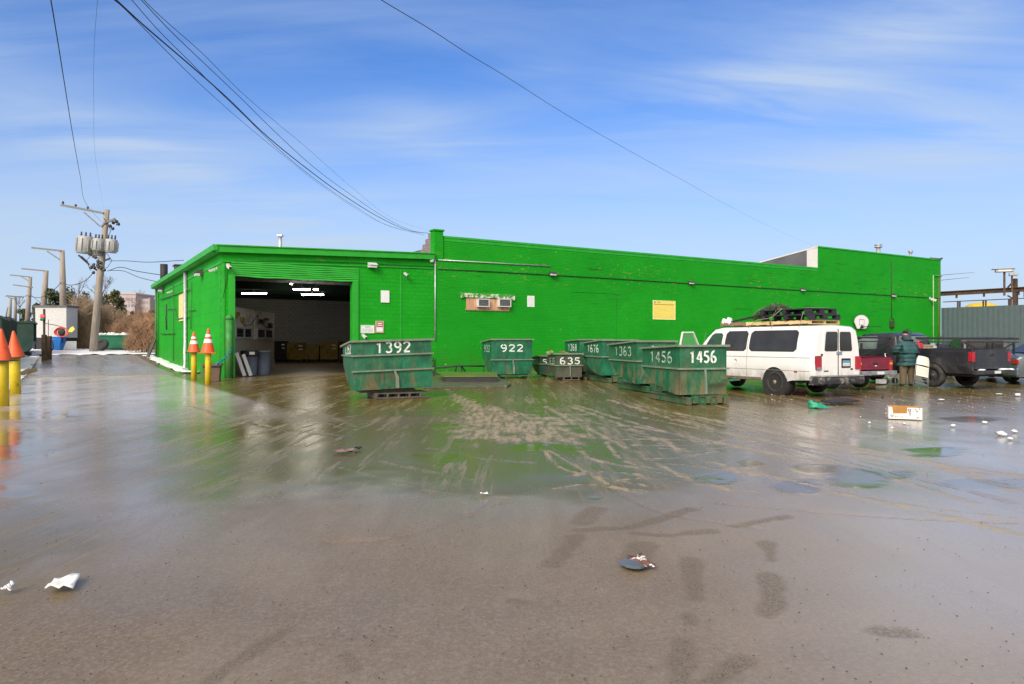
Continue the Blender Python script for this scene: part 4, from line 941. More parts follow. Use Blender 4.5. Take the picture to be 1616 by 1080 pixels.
    if base == 'skid':
        x0, x1, ya, yb = .06+tr, Wd_-.06+tr, -.14, L*.93
        for x in (x0, x1-.14):
            q.box(x, x+.14, ya, yb, 0, .16); q.box(x-.03, x+.17, ya, yb, .161, .185)
        q.box(x0+.17, x1-.172, ya+.03, ya+.12, .03, .22)
        for k in range(2):
            xx = x0+(x1-x0)*(.3+.26*k); q.box(xx, xx+.18, ya-.01, yb*.8, .0, .02); q.box(xx, xx+.02, ya-.01, yb*.8, .021, .2); q.box(xx+.16, xx+.18, ya-.01, yb*.8, .021, .2); q.box(xx, xx+.18, ya-.012, yb*.8, .201, .215)
        q.box(x0+.2, x1-.2, L*.5, L*.6, .0, .25)
        q.build('skid_base', m_skid, t)
        q = MB(); q.box(x0+.2, x1-.2, .02, .2, .22, b+.05); q.box(x0+.05, x0+.16, L*.2, L*.5, .186, b+.06); q.box(x1-.16, x1-.05, L*.2, L*.5, .186, b+.06); q.build('rocker', m_skid, t)
    elif base == 'pallet':
        for k in range(5): q.box(Wd_*.25, Wd_*1.0-.1, -.12+k*.25, -.12+k*.25+.13, .13, .155)
        q.box(Wd_*.25, Wd_-.1, -.14, -.121, .0, .045)
        for k in range(5): q.box(Wd_*.25+k*.32, Wd_*.25+k*.32+.05, -.12, 1.0, .001, .129)
        for k in range(3): q.box(Wd_*.25, Wd_-.1, -.119+k*.45, -.02+k*.45, -.02, .0)
        q.box(Wd_*.1, Wd_*.8, .25, .9, .156, b+.01)
        q.build('pallet_base', mat('wet_old_wood', (.085, .075, .055), .6, var=.4, vs=4, stretch=(1, 6, 6)), t)
    elif base == 'rail':
        q.box(Wd_*.2, Wd_*1.1, -.16, -.06, .08, .14); q.box(Wd_*.3, Wd_*.34, -.15, .8, 0, .08); q.box(Wd_*.85, Wd_*.89, -.15, .8, 0, .08); q.box(Wd_*.1, Wd_*.9, .1, L*.6, .06, b+.01); q.build('skid_base', m_skid, t)
    return t
H1456 = hopper('1456', 1073, 18.6, 1.30, 2.5, 1.52, R(12), 'rusty green hopper numbered 1456, nearest of the row and beside the white van', m_hopr, .24, 0, '1456', (.60,), tr=.06, lip=.08)
q = MB(); q.box(.75, 1.62, -.20, -.14, .50, .56, rotm(0, R(-4), 0)); q.build('bent_bar', m_skid, H1456)
hopper('1363', 1005, 23.2, 1.32, 2.6, 1.64, R(12), 'worn green hopper numbered 1363 directly behind the nearest one', m_hopr, .26, 0, '1363', (.60,), tr=.2, lip=.12, numw=.60)
hopper('1676', 950.5, 28.6, 1.42, 2.4, 1.69, R(12), 'green hopper numbered 1676, third of the slanting row', m_hop, .28, 0, '1676', (.60,), tr=.15, lip=.12, faded=False)
hopper('1368', 914.7, 32.0, 1.45, 2.3, 1.72, R(12), 'green hopper numbered 1368, farthest back of the slanting row', m_hop, .28, 0, '1368', (.60,), faded=False)
hopper('635', 878, 30.4, 1.10, 1.6, 1.12, R(10), 'small grimy olive hopper numbered 635 in front of the slanting row', m_hopo, .12, 0, '635', (.55,), base='pallet', numz=.72, numw=.86, nshift=.05)
hopper('536', 852, 33.6, 1.05, 1.5, .97, R(14), 'low dark green hopper half hidden between hoppers 922 and 635', m_hopd, .1, 0, '536', (.6,), base='rail', numz=.70, numw=.8)
hopper('922', 776, 32.0, 1.87, 1.8, 1.73, R(16), 'green hopper numbered 922 standing alone by the brick wall', m_hop, .16, 0, '922', (.47,), base='rail', faded=True, numw=.60, lip=.12, numz=.77, nshift=.0)
H1392 = hopper('1392', 559, 20.3, 2.28, 1.55, 1.63, R(23), 'wide green hopper numbered 1392 on a low pallet at the edge of the garage doorway', m_hop, .23, R(1.7), '1392', (.74, .47), base='pallet', numw=.46, numz=.87, faded=False, nshift=.02, lip=.14)
# debris heaped in hopper 635
q = MB()
rr = random.Random(5)
for k in range(11):
    q.cbox((rr.uniform(.1, .35), rr.uniform(.5, 1.3), 1.0+rr.uniform(0, .20)), (rr.uniform(.1, .3), rr.uniform(.1, .3), rr.uniform(.02, .08)), rotm(rr.uniform(-.4, .4), rr.uniform(-.4, .4), 0) )
o = q.build('scrap_load', mat('scrap_mixed', (.24, .19, .09), .8, var=.6, vs=7)); put(o, ((876-CX)/FPX*30.4+.1, 30.5, 0), R(10)); tag(o, 'yellowish scrap heaped in the small olive hopper', 'scrap')
# ------------------------------------------------------------------ dock hatch, its slab and the black rail
s0, s1, s2 = gp(676, 612), gp(801, 610), gp(785, 597)
q = MB(); a = Wd(0, 0)
vA, uA = uv_of(*gp(672, 613)[:2]); vB, uB = uv_of(*gp(801, 611)[:2])
q.add([gp(668, 614), gp(800, 611.5), gp(806, 608.5), gp(786, 597), gp(672, 597)], [(0, 1, 2, 3, 4)]); k5 = [v.copy() for v in q.v]
q = MB(); q.add([v+Vector((0, 0, -.1)) for v in k5]+[v+Vector((0, 0, .07)) for v in k5], [(4,3,2,1,0), (5,6,7,8,9)]+[(i, (i+1) % 5, (i+1) % 5+5, i+5) for i in range(5)])
o = q.build('concrete_slab', mat('mossy_concrete', (.085, .085, .05), .35, var=.4, vs=2.5, dirt=(.30, .27, .23), dthr=(.6, .72), ds=5, bump=.6, bs=18), None, bevel=.03); tag(o, 'worn concrete slab under the steel hatch by the brick wall', 'slab')
t = thing('steel_hatch', (gp(743, 606).x, gp(743, 606).y, .07), R(0), 'low olive green steel hatch cover lying on the concrete slab', 'hatch')
hx = 43/FPX*27.5
q = MB(); q.add([(-hx, 0, .22), (hx, 0, .22), (hx*.98-.1, 3.6, .24), (-hx*1.0-.65, 3.6, .24)], [(0, 1, 2, 3)]); q.v += [v+Vector((0, 0, -.03)) for v in q.v[:4]]; q.f += [[7,6,5,4],[0,4,5,1],[1,5,6,2],[2,6,7,3],[3,7,4,0]]; q.sm += [False]*5
q.build('lid', mat('hatch_green', (.10, .145, .022), .4, var=.25, vs=1.5), t)
q = MB(); q.box(-hx+.02, hx-.02, .03, .08, 0, .185); q.box(-hx+.02, -hx+.08, .08, 3.3, 0, .185); q.box(hx-.2, hx-.14, .08, 3.3, 0, .185); q.build('curb', m_blk, t)
q = MB(); Y = 34.3
P = [at(683, 581, Y), at(702, 580, Y), at(724, 577.5, Y), at(765, 578, Y)]
q.tube(P, .045, 6); f = at(724, 577.5, Y); q.bar(f+Vector((-.1, -.0, 0)), Vector((f.x-.2, Y-.1, 0)), .05); q.bar(f+Vector((.1, 0, 0)), Vector((f.x+.22, Y-.1, 0)), .05); q.bar(f+Vector((.12, 0, 0)), Vector((f.x+.42, Y+.5, 0)), .04)
e_ = at(764, 578, Y); q.bar(e_, Vector((e_.x-.05, Y, 0)), .05); s_ = at(684, 581, Y); q.bar(s_, Vector((s_.x+.02, Y, 0)), .05); q.bar((s_.x, Y, .1), (s_.x+2.4, Y+.1, .12), .12)
tag(q.build('pipe_rail', m_blk), 'low black pipe rail with an A shaped support along the foot of the wall', 'rail')
# ------------------------------------------------------------------ bollards topped with traffic cones
m_yel = mat('bollard_yellow', (.62, .46, .012), .5, var=.1, vs=5, dirt=(.14, .09, .03), dthr=(.58, .72), ds=7)
m_or = mat('cone_orange', (.70, .095, .018), .5, var=.12, vs=4, dirt=(.30, .06, .03), dthr=(.58, .72), ds=9)
m_refl = mat('reflective_band', (.74, .75, .76), .35, var=.08)
def cone_bollard(px, yb, ytop, ycone, lab_b, lab_c, bands=True, tilt=(0, 0), r=.1, z=0.0, hb=.36, basecol=None):
    P = gp(px, yb, z); Y = P.y; h = EYE+(CY-ytop)/FPX*Y - z; hc = (ytop-ycone)/FPX*Y
    t = MB(); t.lathe([(r, -.1), (r, h-.02), (r*.9, h), (0, h)], 20)
    o = t.build('bollard', m_yel); put(o, P); o.rotation_euler = (0, tilt[0]*.4, 0); tag(o, lab_b, 'bollard', 'yellow bollards')
    c = thing('traffic_cone', P+Vector((0, 0, h+.005)), random.uniform(0, 1), lab_c, 'traffic cone', 'orange cones on the bollards'); c.rotation_euler = (tilt[1], tilt[0], .3)
    rb = hb*.5
    q = MB(); q.lathe([(rb, 0.0), (rb*.97, .03), (.035, hc*.98), (.028, hc), (0, hc)], 22, cap=False); q.build('cone_shell', m_or, c)
    q = MB(); q.box(-rb*1.22, rb*1.22, -rb*1.22, rb*1.22, -.03, .0); q.build('cone_base', basecol or m_blk, c, bevel=.012)
    if bands:
        for za, zb in ((.40, .56), (.66, .76)):
            ra = lambda f: (rb*.97)+(.035-rb*.97)*(f*hc-.03)/(hc*.98-.03)+.004
            q = MB(); q.lathe([(ra(za), za*hc), (ra(zb), zb*hc)], 22, cap=False); q.build('reflective_band', m_refl, c)
cone_bollard(306, 598, 556, 524, 'yellow bollard nearer the side wall, beside the brown planter', 'striped cone on the bollard nearer the side wall', True, (0, 0), .115, hb=.52)
cone_bollard(328.2, 606.3, 556.5, 519, 'yellow bollard in front of the brown planter', 'striped cone in front of the green pipe guard, taller of the right pair', True, (.02, 0), .11, hb=.50, basecol=m_or)
cone_bollard(24.5, 621, 564, 522.5, 'yellow bollard at the left edge of the lane, farther of two', 'plain leaning orange cone on the farther left bollard', False, (-.07, 0), .15, hb=.50)
cone_bollard(3.5, 640, 569, 519.5, 'yellow bollard cut by the left edge of the photo', 'plain orange cone cut by the left edge of the photo', False, (-.03, 0), .15, hb=.44)
# planter, cable
P = gp(327, 603); t = thing('planter', P+Vector((-.02, .55, 0)), TH*.5, 'square brown plastic planter tub against the front corner of the building', 'planter')
q = MB(); w2 = .33; q.add([(-w2*.85, -w2*.85, 0), (w2*.85, -w2*.85, 0), (w2*.85, w2*.85, 0), (-w2*.85, w2*.85, 0), (-w2, -w2, .68), (w2, -w2, .68), (w2, w2, .68), (-w2, w2, .68)], [(3,2,1,0),(0,1,5,4),(1,2,6,5),(2,3,7,6),(3,0,4,7)]); q.build('tub', mat('brown_plastic', (.12, .075, .05), .6, var=.15), t)
q = MB()
for a, b_, c, d in ((-.37, .37, -.37, -.33), (-.37, .37, .33, .37), (-.37, -.33, -.33, .33), (.33, .37, -.33, .33)): q.box(a, b_, c, d, .64, .71)
q.build('tub_rim', mat('brown_plastic', (.12, .075, .05)), t); q = MB(); q.box(-.325, .325, -.325, .325, .55, .62); q.build('soil', m_blk, t)
q = MB(); a = gp(341, 603); pa = at(341, 575, a.y); v, z = wallpt(368, 550); pb_ = Wd(v, -.12, z); q.tube([pa, (pa*.6+pb_*.4)+Vector((0, 0, -.08)), pb_], .03, 6)
tag(q.build('strap', mat('strap_blue', (.01, .22, .45), .5)), 'bright blue strap running from the planter to the door jamb', 'strap')
# ------------------------------------------------------------------ vehicles
def interp(y, P):
    if y <= P[0][0]: return P[0][1]
    for (a, b), (c, d) in zip(P[:-1], P[1:]):
        if y <= c: return b+(d-b)*(y-a)/(c-a)
    return P[-1][1]
class Car:
    """x across from the left side (0) to the right (w), y forwards from the tail"""
    def __init__(s, w, top, bot, arches, belt, lean, ar=.46, plan=None):
        s.w, s.top, s.bot, s.arches, s.belt, s.lean, s.ar, s.plan = w, top, bot, arches, belt, lean, ar, plan
    def zb(s, y):
        z = s.bot if not isinstance(s.bot, list) else interp(y, s.bot)
        for a in s.arches:
            d = abs(y-a)
            if d < s.ar: z = max(z, .36+math.sqrt(s.ar**2-d*d)*.98)
        return z
    def hw(s, y, z):
        h = s.w/2
        if s.plan: h += interp(y, s.plan)
        if z > s.belt: h -= s.lean*((z-s.belt)/.75)**1.25
        else: h -= .035*((s.belt-z)/.8)**2
        h += .012*math.sin((z-.5)*7)
        return h
    def stations(s, y0, y1, step=.16):
        S = set([y0, y1]); y = y0
        while y < y1: S.add(round(y, 3)); y += step
        for a in s.arches:
            for k in range(-12, 13):
                yy = a+s.ar*math.sin(k/12*math.pi/2)
                if y0 < yy < y1: S.add(round(yy, 4))
            for e in (a-s.ar-.003, a+s.ar+.003):
                if y0 < e < y1: S.add(round(e, 4))
        for p in s.top:
            if y0 < p[0] < y1: S.add(p[0])
        return sorted(S)
    def shell(s, y0, y1, nz=10, crown=.04, cr=.13, caps=True):
        q = MB(); rows = []
        for y in s.stations(y0, y1):
            zt = interp(y, s.top); zb = s.zb(y); e = .0
            if y-y0 < .001 or y1-y < .001: e = .03
            zs = max(zt-cr, zb+.02); half = []
            for k in range(nz+1):
                z = zb+(zs-zb)*k/nz; half.append((s.hw(y, z)-e, z))
            xb = half[-1][0]
            for k in range(1, 6):
                a = k/5*math.pi/2; half.append((xb-cr*1.1*(1-math.cos(a)), zs+(zt-zs-e*.5)*math.sin(a)))
            rows.append([(s.w/2-x, y, z) for x, z in half]+[(s.w/2, y, zt+crown-e*.5)]+[(s.w/2+x, y, z) for x, z in half[::-1]])
        q.grid(rows)
        if caps:
            for r in (rows[0], rows[-1]):
                q.add(r, [tuple(range(len(r)))])
        return q
    def panel(s, y0, y1, z0, z1, r=.05, off=.004, side=-1, sk0=0, sk1=0, ny=8, nz=8, rb=None):
        """rounded panel lying on the body side; sk = how far the edge leans with height"""
        q = MB(); rows = []
        for k in range(nz+1):
            f = k/nz; z = z0+(z1-z0)*f; d = min(z-z0, z1-z); ins = 0
            if d < r: ins = r-math.sqrt(max(0, r*r-(r-d)**2))
            a, b = y0+ins+sk0*f, y1-ins+sk1*f
            rows.append([(s.w/2+side*(s.hw(a+(b-a)*j/ny, z)+off), a+(b-a)*j/ny, z) for j in range(ny+1)])
        q.grid(rows); return q
m_tyre = mat('tyre_rubber', (.022, .022, .023), .75, var=.3, dirt=(.09, .07, .05), dthr=(.5, .75), ds=5)
m_steel = mat('wheel_steel', (.34, .30, .22), .5, .5, var=.3, dirt=(.09, .07, .04), dthr=(.45, .7), ds=6)
m_alu = mat('wheel_alloy', (.45, .46, .47), .35, .7, var=.15)
m_tint = glass('tinted_glass', (.024, .024, .024), .08)
m_chrome = mat('chrome', (.55, .56, .58), .2, .9, var=.1)
m_redlens = mat('red_lens', (.36, .01, .02), .18, var=.25, vs=9, coat=.5)
m_amber = mat('amber_lens', (.70, .20, .02), .2, var=.2)
m_under = mat('underbody', (.02, .02, .02), .9)
def wheel(par, x, y, r=.375, w=.24, rim=None, side=-1, holes=True):
    e = bpy.data.objects.new('wheel', None); COL.objects.link(e); e.parent = par; e.location = (x, y, r); e.rotation_euler = (0, R(-90) if side < 0 else R(90), 0); e.empty_display_size = .1
    q = MB(); q.lathe([(r*.62, -w/2), (r*.8, -w/2-.01), (r*.95, -w*.45), (r, -w*.3), (r, w*.3), (r*.95, w*.45), (r*.8, w/2+.01), (r*.62, w/2), (r*.60, w*.35)], 32, cap=False); q.build('tyre', m_tyre, e)
    q = MB(); q.lathe([(r*.615, w*.44), (r*.58, w*.46), (r*.54, w*.30), (r*.42, w*.26), (r*.33, w*.36), (r*.2, w*.38), (r*.17, w*.5), (.0, w*.52)], 32, cap=False)
    if holes:
        for k in range(8):
            a = k*math.pi/4; q.lathe([(.022, w*.39), (.022, w*.42), (0, w*.425)], 8, Matrix.Translation((math.cos(a)*r*.26, math.sin(a)*r*.26, 0)))
    q.build('rim', rim or m_steel, e); 
    if holes:
        q = MB()
        for k in range(8):
            a = (k+.5)*math.pi/4; q.lathe([(.03, w*.31), (0, w*.312)], 10, Matrix.Translation((math.cos(a)*r*.47, math.sin(a)*r*.47, 0)), cap=False)
        q.build('rim_slots', m_blk, e)
    return e
# ---- white van
vd = R(26)
va = thing('white_van', (8.66, 20.85, 0), vd, 'dirty white passenger van with tinted windows, an open front door and pallets on its roof', 'van')
mw = NB('van_white'); nv = mw.tc.outputs['Object']; sp = mw.n('ShaderNodeSeparateXYZ'); mw.l(nv, sp.inputs[0])
lowm = mw.math('MULTIPLY', mw.ramp(sp.outputs['Z'], .40, .95, 1, 0), mw.ramp(mw.noise(3.2, 7, .7, mw.mapping((1, 1, .5))), .36, .62))
c = mw.mix(mw.ramp(mw.noise(1.2, 5, .6), .35, .7, 0, .5), (.76, .765, .76), (.66, .66, .64)); c = mw.mix(mw.math('MULTIPLY', lowm, .8), c, (.24, .19, .13))
c = mw.mix(mw.ramp(mw.noise(14, 4, .7, mw.mapping((1,1,.3))), .66, .74, 0, .45), c, (.40, .33, .25))
mw.set(color=c, rough=.28, coat=.25); m_van = mw.m
VT = [(0, 2.0), (.12, 2.06), (.5, 2.08), (4.0, 2.08), (4.35, 2.03), (4.6, 1.80), (5.05, 1.33), (5.2, 1.27), (5.65, 1.12), (5.80, .95)]
V = Car(1.96, VT, [(0, .50), (.8, .46), (1.0, .42), (5.3, .42), (5.8, .5)], (1.50, 5.02), 1.12, .15, .49, [(0, -.03), (.15, 0), (4.8, 0), (5.5, -.05), (5.8, -.16)])
V.shell(0, 5.8).build('body', m_van, va)
q = MB(); q.box(.12, 1.84, .1, 5.6, .40, .62)
for a in V.arches: q.lathe([(.50, -.0), (.50, .35)], 20, Matrix.Translation((.02, a, .37)) @ rotm(0, R(90)), cap=True)
q.build('underbody', m_under, va)
for y in (1.5, 5.02):
    wheel(va, .13, y, .375, .23, m_steel, -1); wheel(va, 1.83, y, .375, .23, m_steel, 1)
for nm, a in (('side_window', (.70, 2.56, 1.34, 1.93)), ('side_window', (2.74, 3.68, 1.34, 1.93))):
    V.panel(*a, r=.09, off=.004).build(nm, m_tint, va); V.panel(a[0]-.035, a[1]+.035, a[2]-.035, a[3]+.03, r=.11, off=.0015).build('window_trim', m_blk, va)
V.panel(3.86, 4.72, 1.34, 1.90, r=.08, off=.004, sk1=-.36).build('door_window', glass('cab_glass', (.02, .05, .025), .04), va)
V.panel(.7, 3.6, 1.34, 1.93, r=.09, side=1).build('side_window', m_tint, va)
q = MB()                                             # pressed creases and door shuts
for z in (1.13, .74):
    V_ = V.panel(.15, 4.8, z, z+.014, r=0, off=.003, ny=30, nz=1); q.v += V_.v; q.f += [[i+len(q.v)-len(V_.v) for i in f] for f in V_.f]; q.sm += V_.sm
def seam(y, z0, z1, w=.012):
    V_ = V.panel(y, y+w, z0, z1, r=0, off=.003, ny=1, nz=12); k = len(q.v); q.v += V_.v; q.f += [[i+k for i in f] for f in V_.f]; q.sm += V_.sm
for y in (2.65, 3.77, 4.75): seam(y, .5, 1.95)
q.build('panel_seams', mat('seam_grey', (.20, .20, .195), .6), va, recalc=False)
fq = MB(); fx_ = V.w/2-V.hw(3.15, .98)-.004
fq.lathe([(.085, 0), (.085, .004), (.075, .006), (.075, .003), (0, .003)], 20, Matrix.Translation((fx_, 3.15, .98)) @ rotm(0, R(-90))); fq.build('fuel_flap', m_van, va)
fq = MB(); fq.cbox((V.w/2-V.hw(3.9, 1.16)-.018, 3.92, 1.16), (.03, .16, .04)); fq.build('door_handle', m_chrome, va, bevel=.008)
V.panel(.6, .72, .70, .735, r=.01, off=.008).build('side_marker', m_redlens, va)
V.panel(2.05, 4.5, .43, .50, r=.02, off=.006, ny=14).build('rocker_trim', mat('rocker_grime', (.16, .13, .10), .7, var=.4), va)
q = MB(); 
rear = -.012
def rq(x0, x1, z0, z1, off=0.0, r=.03):            # rounded flat plate on the rear
    pts = []
    for cx_, cz_, a0 in ((x1-r, z0+r, -90), (x1-r, z1-r, 0), (x0+r, z1-r, 90), (x0+r, z0+r, 180)):
        for k in range(4): a = R(a0+30*k); pts.append((cx_+r*math.cos(a), cz_+r*math.sin(a)))
    return pts
def rear_plate(x0, x1, z0, z1, y0, y1, name, m, r=.04, tp=0.0, par=None):
    P = rq(x0, x1, z0, z1, 0, r); P = [(x+(V.w/2-x)*tp*(z-z0)/(z1-z0), z) for x, z in P]
    q = MB(); q.prism(P, y0, y1); return q.build(name, m, par or va)
rear_plate(.34, .95, .60, 1.96, -.022, .02, 'rear_door', m_van, .05, .06); rear_plate(1.0, 1.62, .60, 1.96, -.022, .02, 'rear_door', m_van, .05, .06)
rear_plate(.40, .93, 1.33, 1.90, -.029, -.0225, 'rear_window', m_tint, .06, .11); rear_plate(1.03, 1.55, 1.33, 1.90, -.029, -.0225, 'rear_window', m_tint, .06, .11)
rear_plate(.055, .27, .80, 1.18, -.045, .02, 'tail_light', m_redlens, .015); rear_plate(1.70, 1.90, .80, 1.18, -.045, .02, 'tail_light', m_redlens, .015)
rear_plate(.075, .25, .805, .87, -.052, -.046, 'reverse_light', m_chrome, .01)
rear_plate(.055, .27, 1.175, 1.195, -.046, .02, 'light_trim', m_blk, .008); 
rear_plate(.88, 1.10, 1.24, 1.32, -.05, -.0225, 'door_handle', m_chrome, .01)
pl_ = rear_plate(1.10, 1.48, .84, 1.12, -.032, -.0225, 'plate_recess', m_blk, .02)
rear_plate(1.15, 1.44, .89, 1.06, -.037, -.0325, 'licence_plate', mat('plate_white', (.62, .66, .68), .4, var=.1), .01); rear_plate(1.15, 1.44, .985, 1.06, -.040, -.0375, 'plate_band', mat('plate_blue', (.12, .30, .48), .4, var=.2), .01)
q = MB()
for k in range(6): x = 1.175+k*.042; q.box(x, x+.012, -.0405, -.038, .905, .965); q.box(x+.0125, x+.026, -.0405, -.038, .905+.02*(k % 3), .92+.02*(k % 3))
q.build('plate_characters', m_ink, va)
rear_plate(.38, .56, .74, .775, -.03, -.0225, 'badge', m_blk, .008)
q = MB(); q.lathe([(.055, 0), (.05, .008), (0, .01)], 18, Matrix.Translation((1.53, -.0225, .80)) @ Matrix.Diagonal((1, 1, .55, 1)) @ rotm(R(90))); q.build('emblem', m_blk, va)
q = MB(); q.box(.972, .98, -.024, -.0005, .58, 1.98)
q.box(.28, .335, -.024, -.002, 1.20, 1.26); q.build('door_gap', m_blk, va)
# bumper: battered black plastic over a pale top
bp = [(-.02, .14), (.02, -.16), (.15, -.26), (1.81, -.26), (1.94, -.16), (1.98, .14)]
q = MB(); rows = []
for z, g_ in ((.36, .05), (.40, .0), (.50, -.015), (.58, 0.0)): rows.append([(x, y+(.02 if y < 0 else 0)+g_, z) for x, y in bp])
q.grid(rows, smooth=False); q.add([(x, y+.02, .58) for x, y in bp], [tuple(range(6))]); q.add([(x, y+.05, .36) for x, y in bp], [tuple(range(6))])
q.build('rear_bumper', mat('battered_bumper', (.035, .036, .04), .5, var=.3, dirt=(.28, .27, .25), dthr=(.52, .66), ds=6, bump=.5, bs=12), va, bevel=.012)
q = MB(); q.add([(x*.98+.02, y*.93+.0, .592) for x, y in bp]+[(x*.98+.02, y*.93, .63) for x, y in bp], [tuple(range(5, -1, -1)), tuple(range(6, 12))]+[(i, (i+1) % 6, (i+1) % 6+6, i+6) for i in range(6)]); q.build('bumper_step', mat('bumper_step', (.20, .20, .19), .6, var=.4, vs=8), va, bevel=.01)
# open driver's door
dd = MB(); TD = Matrix.Translation((.02, 4.85, 0)) @ rotm(0, 0, R(-76)) @ Matrix.Diagonal((1, 1.2, 1, 1))
dd.box(-.04, .02, -1.0, 0, .5, 1.32, TD)
for a, b_ in (((-.01, -1.0, 1.32), (.06, -.93, 1.92)), ((.06, -.93, 1.92), (.07, -.45, 1.93)), ((.07, -.45, 1.93), (0, -.02, 1.32))): dd.bar(TD @ Vector(a), TD @ Vector(b_), .055, .05)
dr = dd.build('front_door', m_van, va, bevel=.01)
q = MB(); q.add([TD @ Vector(p) for p in ((.0, -.98, 1.32), (.05, -.92, 1.9), (.06, -.46, 1.91), (0, -.06, 1.32))], [(0,1,2,3)]); 
gl = NB('clear_glass'); gl.set(color=(.5, .7, .6), rough=.03, alpha=.18); gl.m.surface_render_method = 'BLENDED' if hasattr(gl.m, 'surface_render_method') else 'x'; q.build('pane', gl.m, dr)
q = MB(); q.cbox((-.20, 4.55, 1.36), (.22, .12, .26)); mo = q.build('wing_mirror', m_chrome, va, bevel=.02)
q = MB(); q.add([(V.w/2-V.hw(5.0, 1.3)+.12, 5.06, 1.36), (V.w/2+V.hw(5, 1.3)-.12, 5.06, 1.36), (V.w/2+.72, 4.42, 2.0), (V.w/2-.72, 4.42, 2.0)], [(0,1,2,3)]); q.v = [v+Vector((0, .02, .015)) for v in q.v]; q.build('windscreen', m_tint, va)
for x in (.2, 1.5):
    q = MB(); q.cbox((x+.12, 5.80, .85), (.30, .06, .22)); q.build('headlight', m_chrome, va, bevel=.02)
q = MB(); q.box(-.01, 1.97, 5.78, 5.95, .42, .62); q.build('front_bumper', m_blk, va, bevel=.03)
q = MB(); q.tube([(V.w+.0, .02, 2.0), (V.w+.03, -.03, 2.1)], .025, 6); q.build('antenna', m_blk, va)
# ---- what is tied on the roof
vm = Matrix.Translation((8.66, 20.85, 0)) @ rotm(0, 0, vd)
def onvan(x, y, z): return vm @ Vector((x, y, z))
m_newwood = NB('pale_pallet_wood'); pv = m_newwood.mapping((3, .4, 3)); pn = m_newwood.noise(3, 5, .6, pv); m_newwood.set(color=m_newwood.mix(m_newwood.ramp(pn, .3, .7), (.52,.36,.16), (.72,.56,.30)), rough=.75); m_newwood = m_newwood.m
m_oldwood = mat('old_pallet_wood', (.20, .14, .08), .8, var=.35, vs=4, stretch=(3, .5, 3))
def pallet(loc, rz, lx, ly, m, label, h=.13, black=False, grp=None):
    t = thing('pallet', loc, rz, label, 'pallet', grp)
    if not black:
        for nm, zz in (('top_boards', h-.018), ('bottom_boards', 0)):
            q = MB(); n = 7 if zz else 3
            for k in range(n): yy = (ly-.1)*k/(n-1); q.box(0, lx, yy, yy+.095, zz, zz+.018)
            q.build(nm, m, t)
        for k in range(3):
            q = MB(); xx = (lx-.04)*k/2; q.box(xx, xx+.04, 0, ly, .0185, h-.0185); q.build('stringer', m, t)
    else:
        q = MB(); q.box(0, lx, 0, ly, h-.04, h)
        q.box(0, lx, 0, .08, 0, .03); q.box(0, lx, ly-.08, ly, 0, .03); q.box(0, lx, ly/2-.05, ly/2+.05, 0, .03); q.build('deck', m, t, bevel=.006)
        for a in (0, lx/2-.09, lx-.18):
            for b_ in (0, ly/2-.09, ly-.16):
                q = MB(); q.box(a, a+.18, b_, b_+.16, .031, h-.041); q.build('foot', m, t)
    return t
m_bp = mat('black_pallet_plastic', (.022, .022, .026), .5, var=.3, dirt=(.08, .08, .08), dthr=(.6, .8))
pallet(onvan(.35, .42, 2.13), vd, 1.2, 1.55, m_newwood, 'new pale wooden pallet at the rear of the van roof', .12, grp='wooden pallets on the van roof')
pallet(onvan(.35, 2.05, 2.13), vd, 1.2, 1.0, m_newwood, 'pale wooden pallet in the middle of the van roof under the netted tree', .12, grp='wooden pallets on the van roof')
pallet(onvan(.38, 3.12, 2.13), vd, 1.15, 1.15, m_oldwood, 'weathered brown pallet at the front of the van roof', .12, grp='wooden pallets on the van roof')
pallet(onvan(.28, .36, 2.265), vd, 1.25, 1.95, m_bp, 'lower of two stacked black plastic pallets on the van roof', .17, True, 'black plastic pallets on the van roof')
pallet(onvan(.33, .50, 2.44), vd, 1.2, 1.9, m_bp, 'upper of two stacked black plastic pallets on the van roof', .17, True, 'black plastic pallets on the van roof')
q = MB()
for a, b_ in (((.4, 3.9, 2.27), (.6, 2.5, 2.50)), ((.6, 3.9, 2.28), (.85, 2.2, 2.55))): q.bar(onvan(*a), onvan(*b_), .035)
tag(q.build('pole', m_blk), 'thin black poles slanting over the front of the van roof load', 'poles')
q = MB(); rr = random.Random(3)
for k in range(4200):                                   # netted fir: short needles round a stalk
    s_ = rr.random(); cx_, cy_, cz_ = .75, 3.05-1.55*s_, 2.32+.28*math.sin(s_*2.2); rad = .26*math.sin(math.pi*min(1, s_*.9+.12))**.7
    a = rr.uniform(0, 6.283); rd = rad*math.sqrt(rr.random()); p = onvan(cx_+rd*math.cos(a), cy_, cz_+rd*abs(math.sin(a))*.95)
    d_ = Vector((rr.uniform(-.4, .4), rr.uniform(-.4, .4), rr.uniform(-.2, .3)))*.22
    w_ = Vector((rr.uniform(-1, 1), rr.uniform(-1, 1), rr.uniform(-1, 1))).normalized()*.009
    q.add([p, p+d_+w_, p+d_-w_], [(0, 1, 2)])
ft = q.build('netted_fir_tree', mat('fir_needles', (.085, .13, .065), .8, var=.6, vs=14, dirt=(.20, .25, .16), dthr=(.58, .7), ds=12), recalc=False); tag(ft, 'netted green fir tree lying on the van roof beside the black pallets', 'fir tree')
q = MB(); q.blob(onvan(.45, 4.15, 2.28), .10, 2, .3); q.blob(onvan(.5, 4.0, 2.30), .13, 3, .3); q.blob(onvan(.42, 3.88, 2.27), .09, 4, .3)
tag(q.build('cloth_bundle', m_paper), 'crumpled white cloth bundle at the front end of the roof load', 'cloth')
q = MB(); m_rope = mat('rope_tan', (.25, .22, .16), .8)
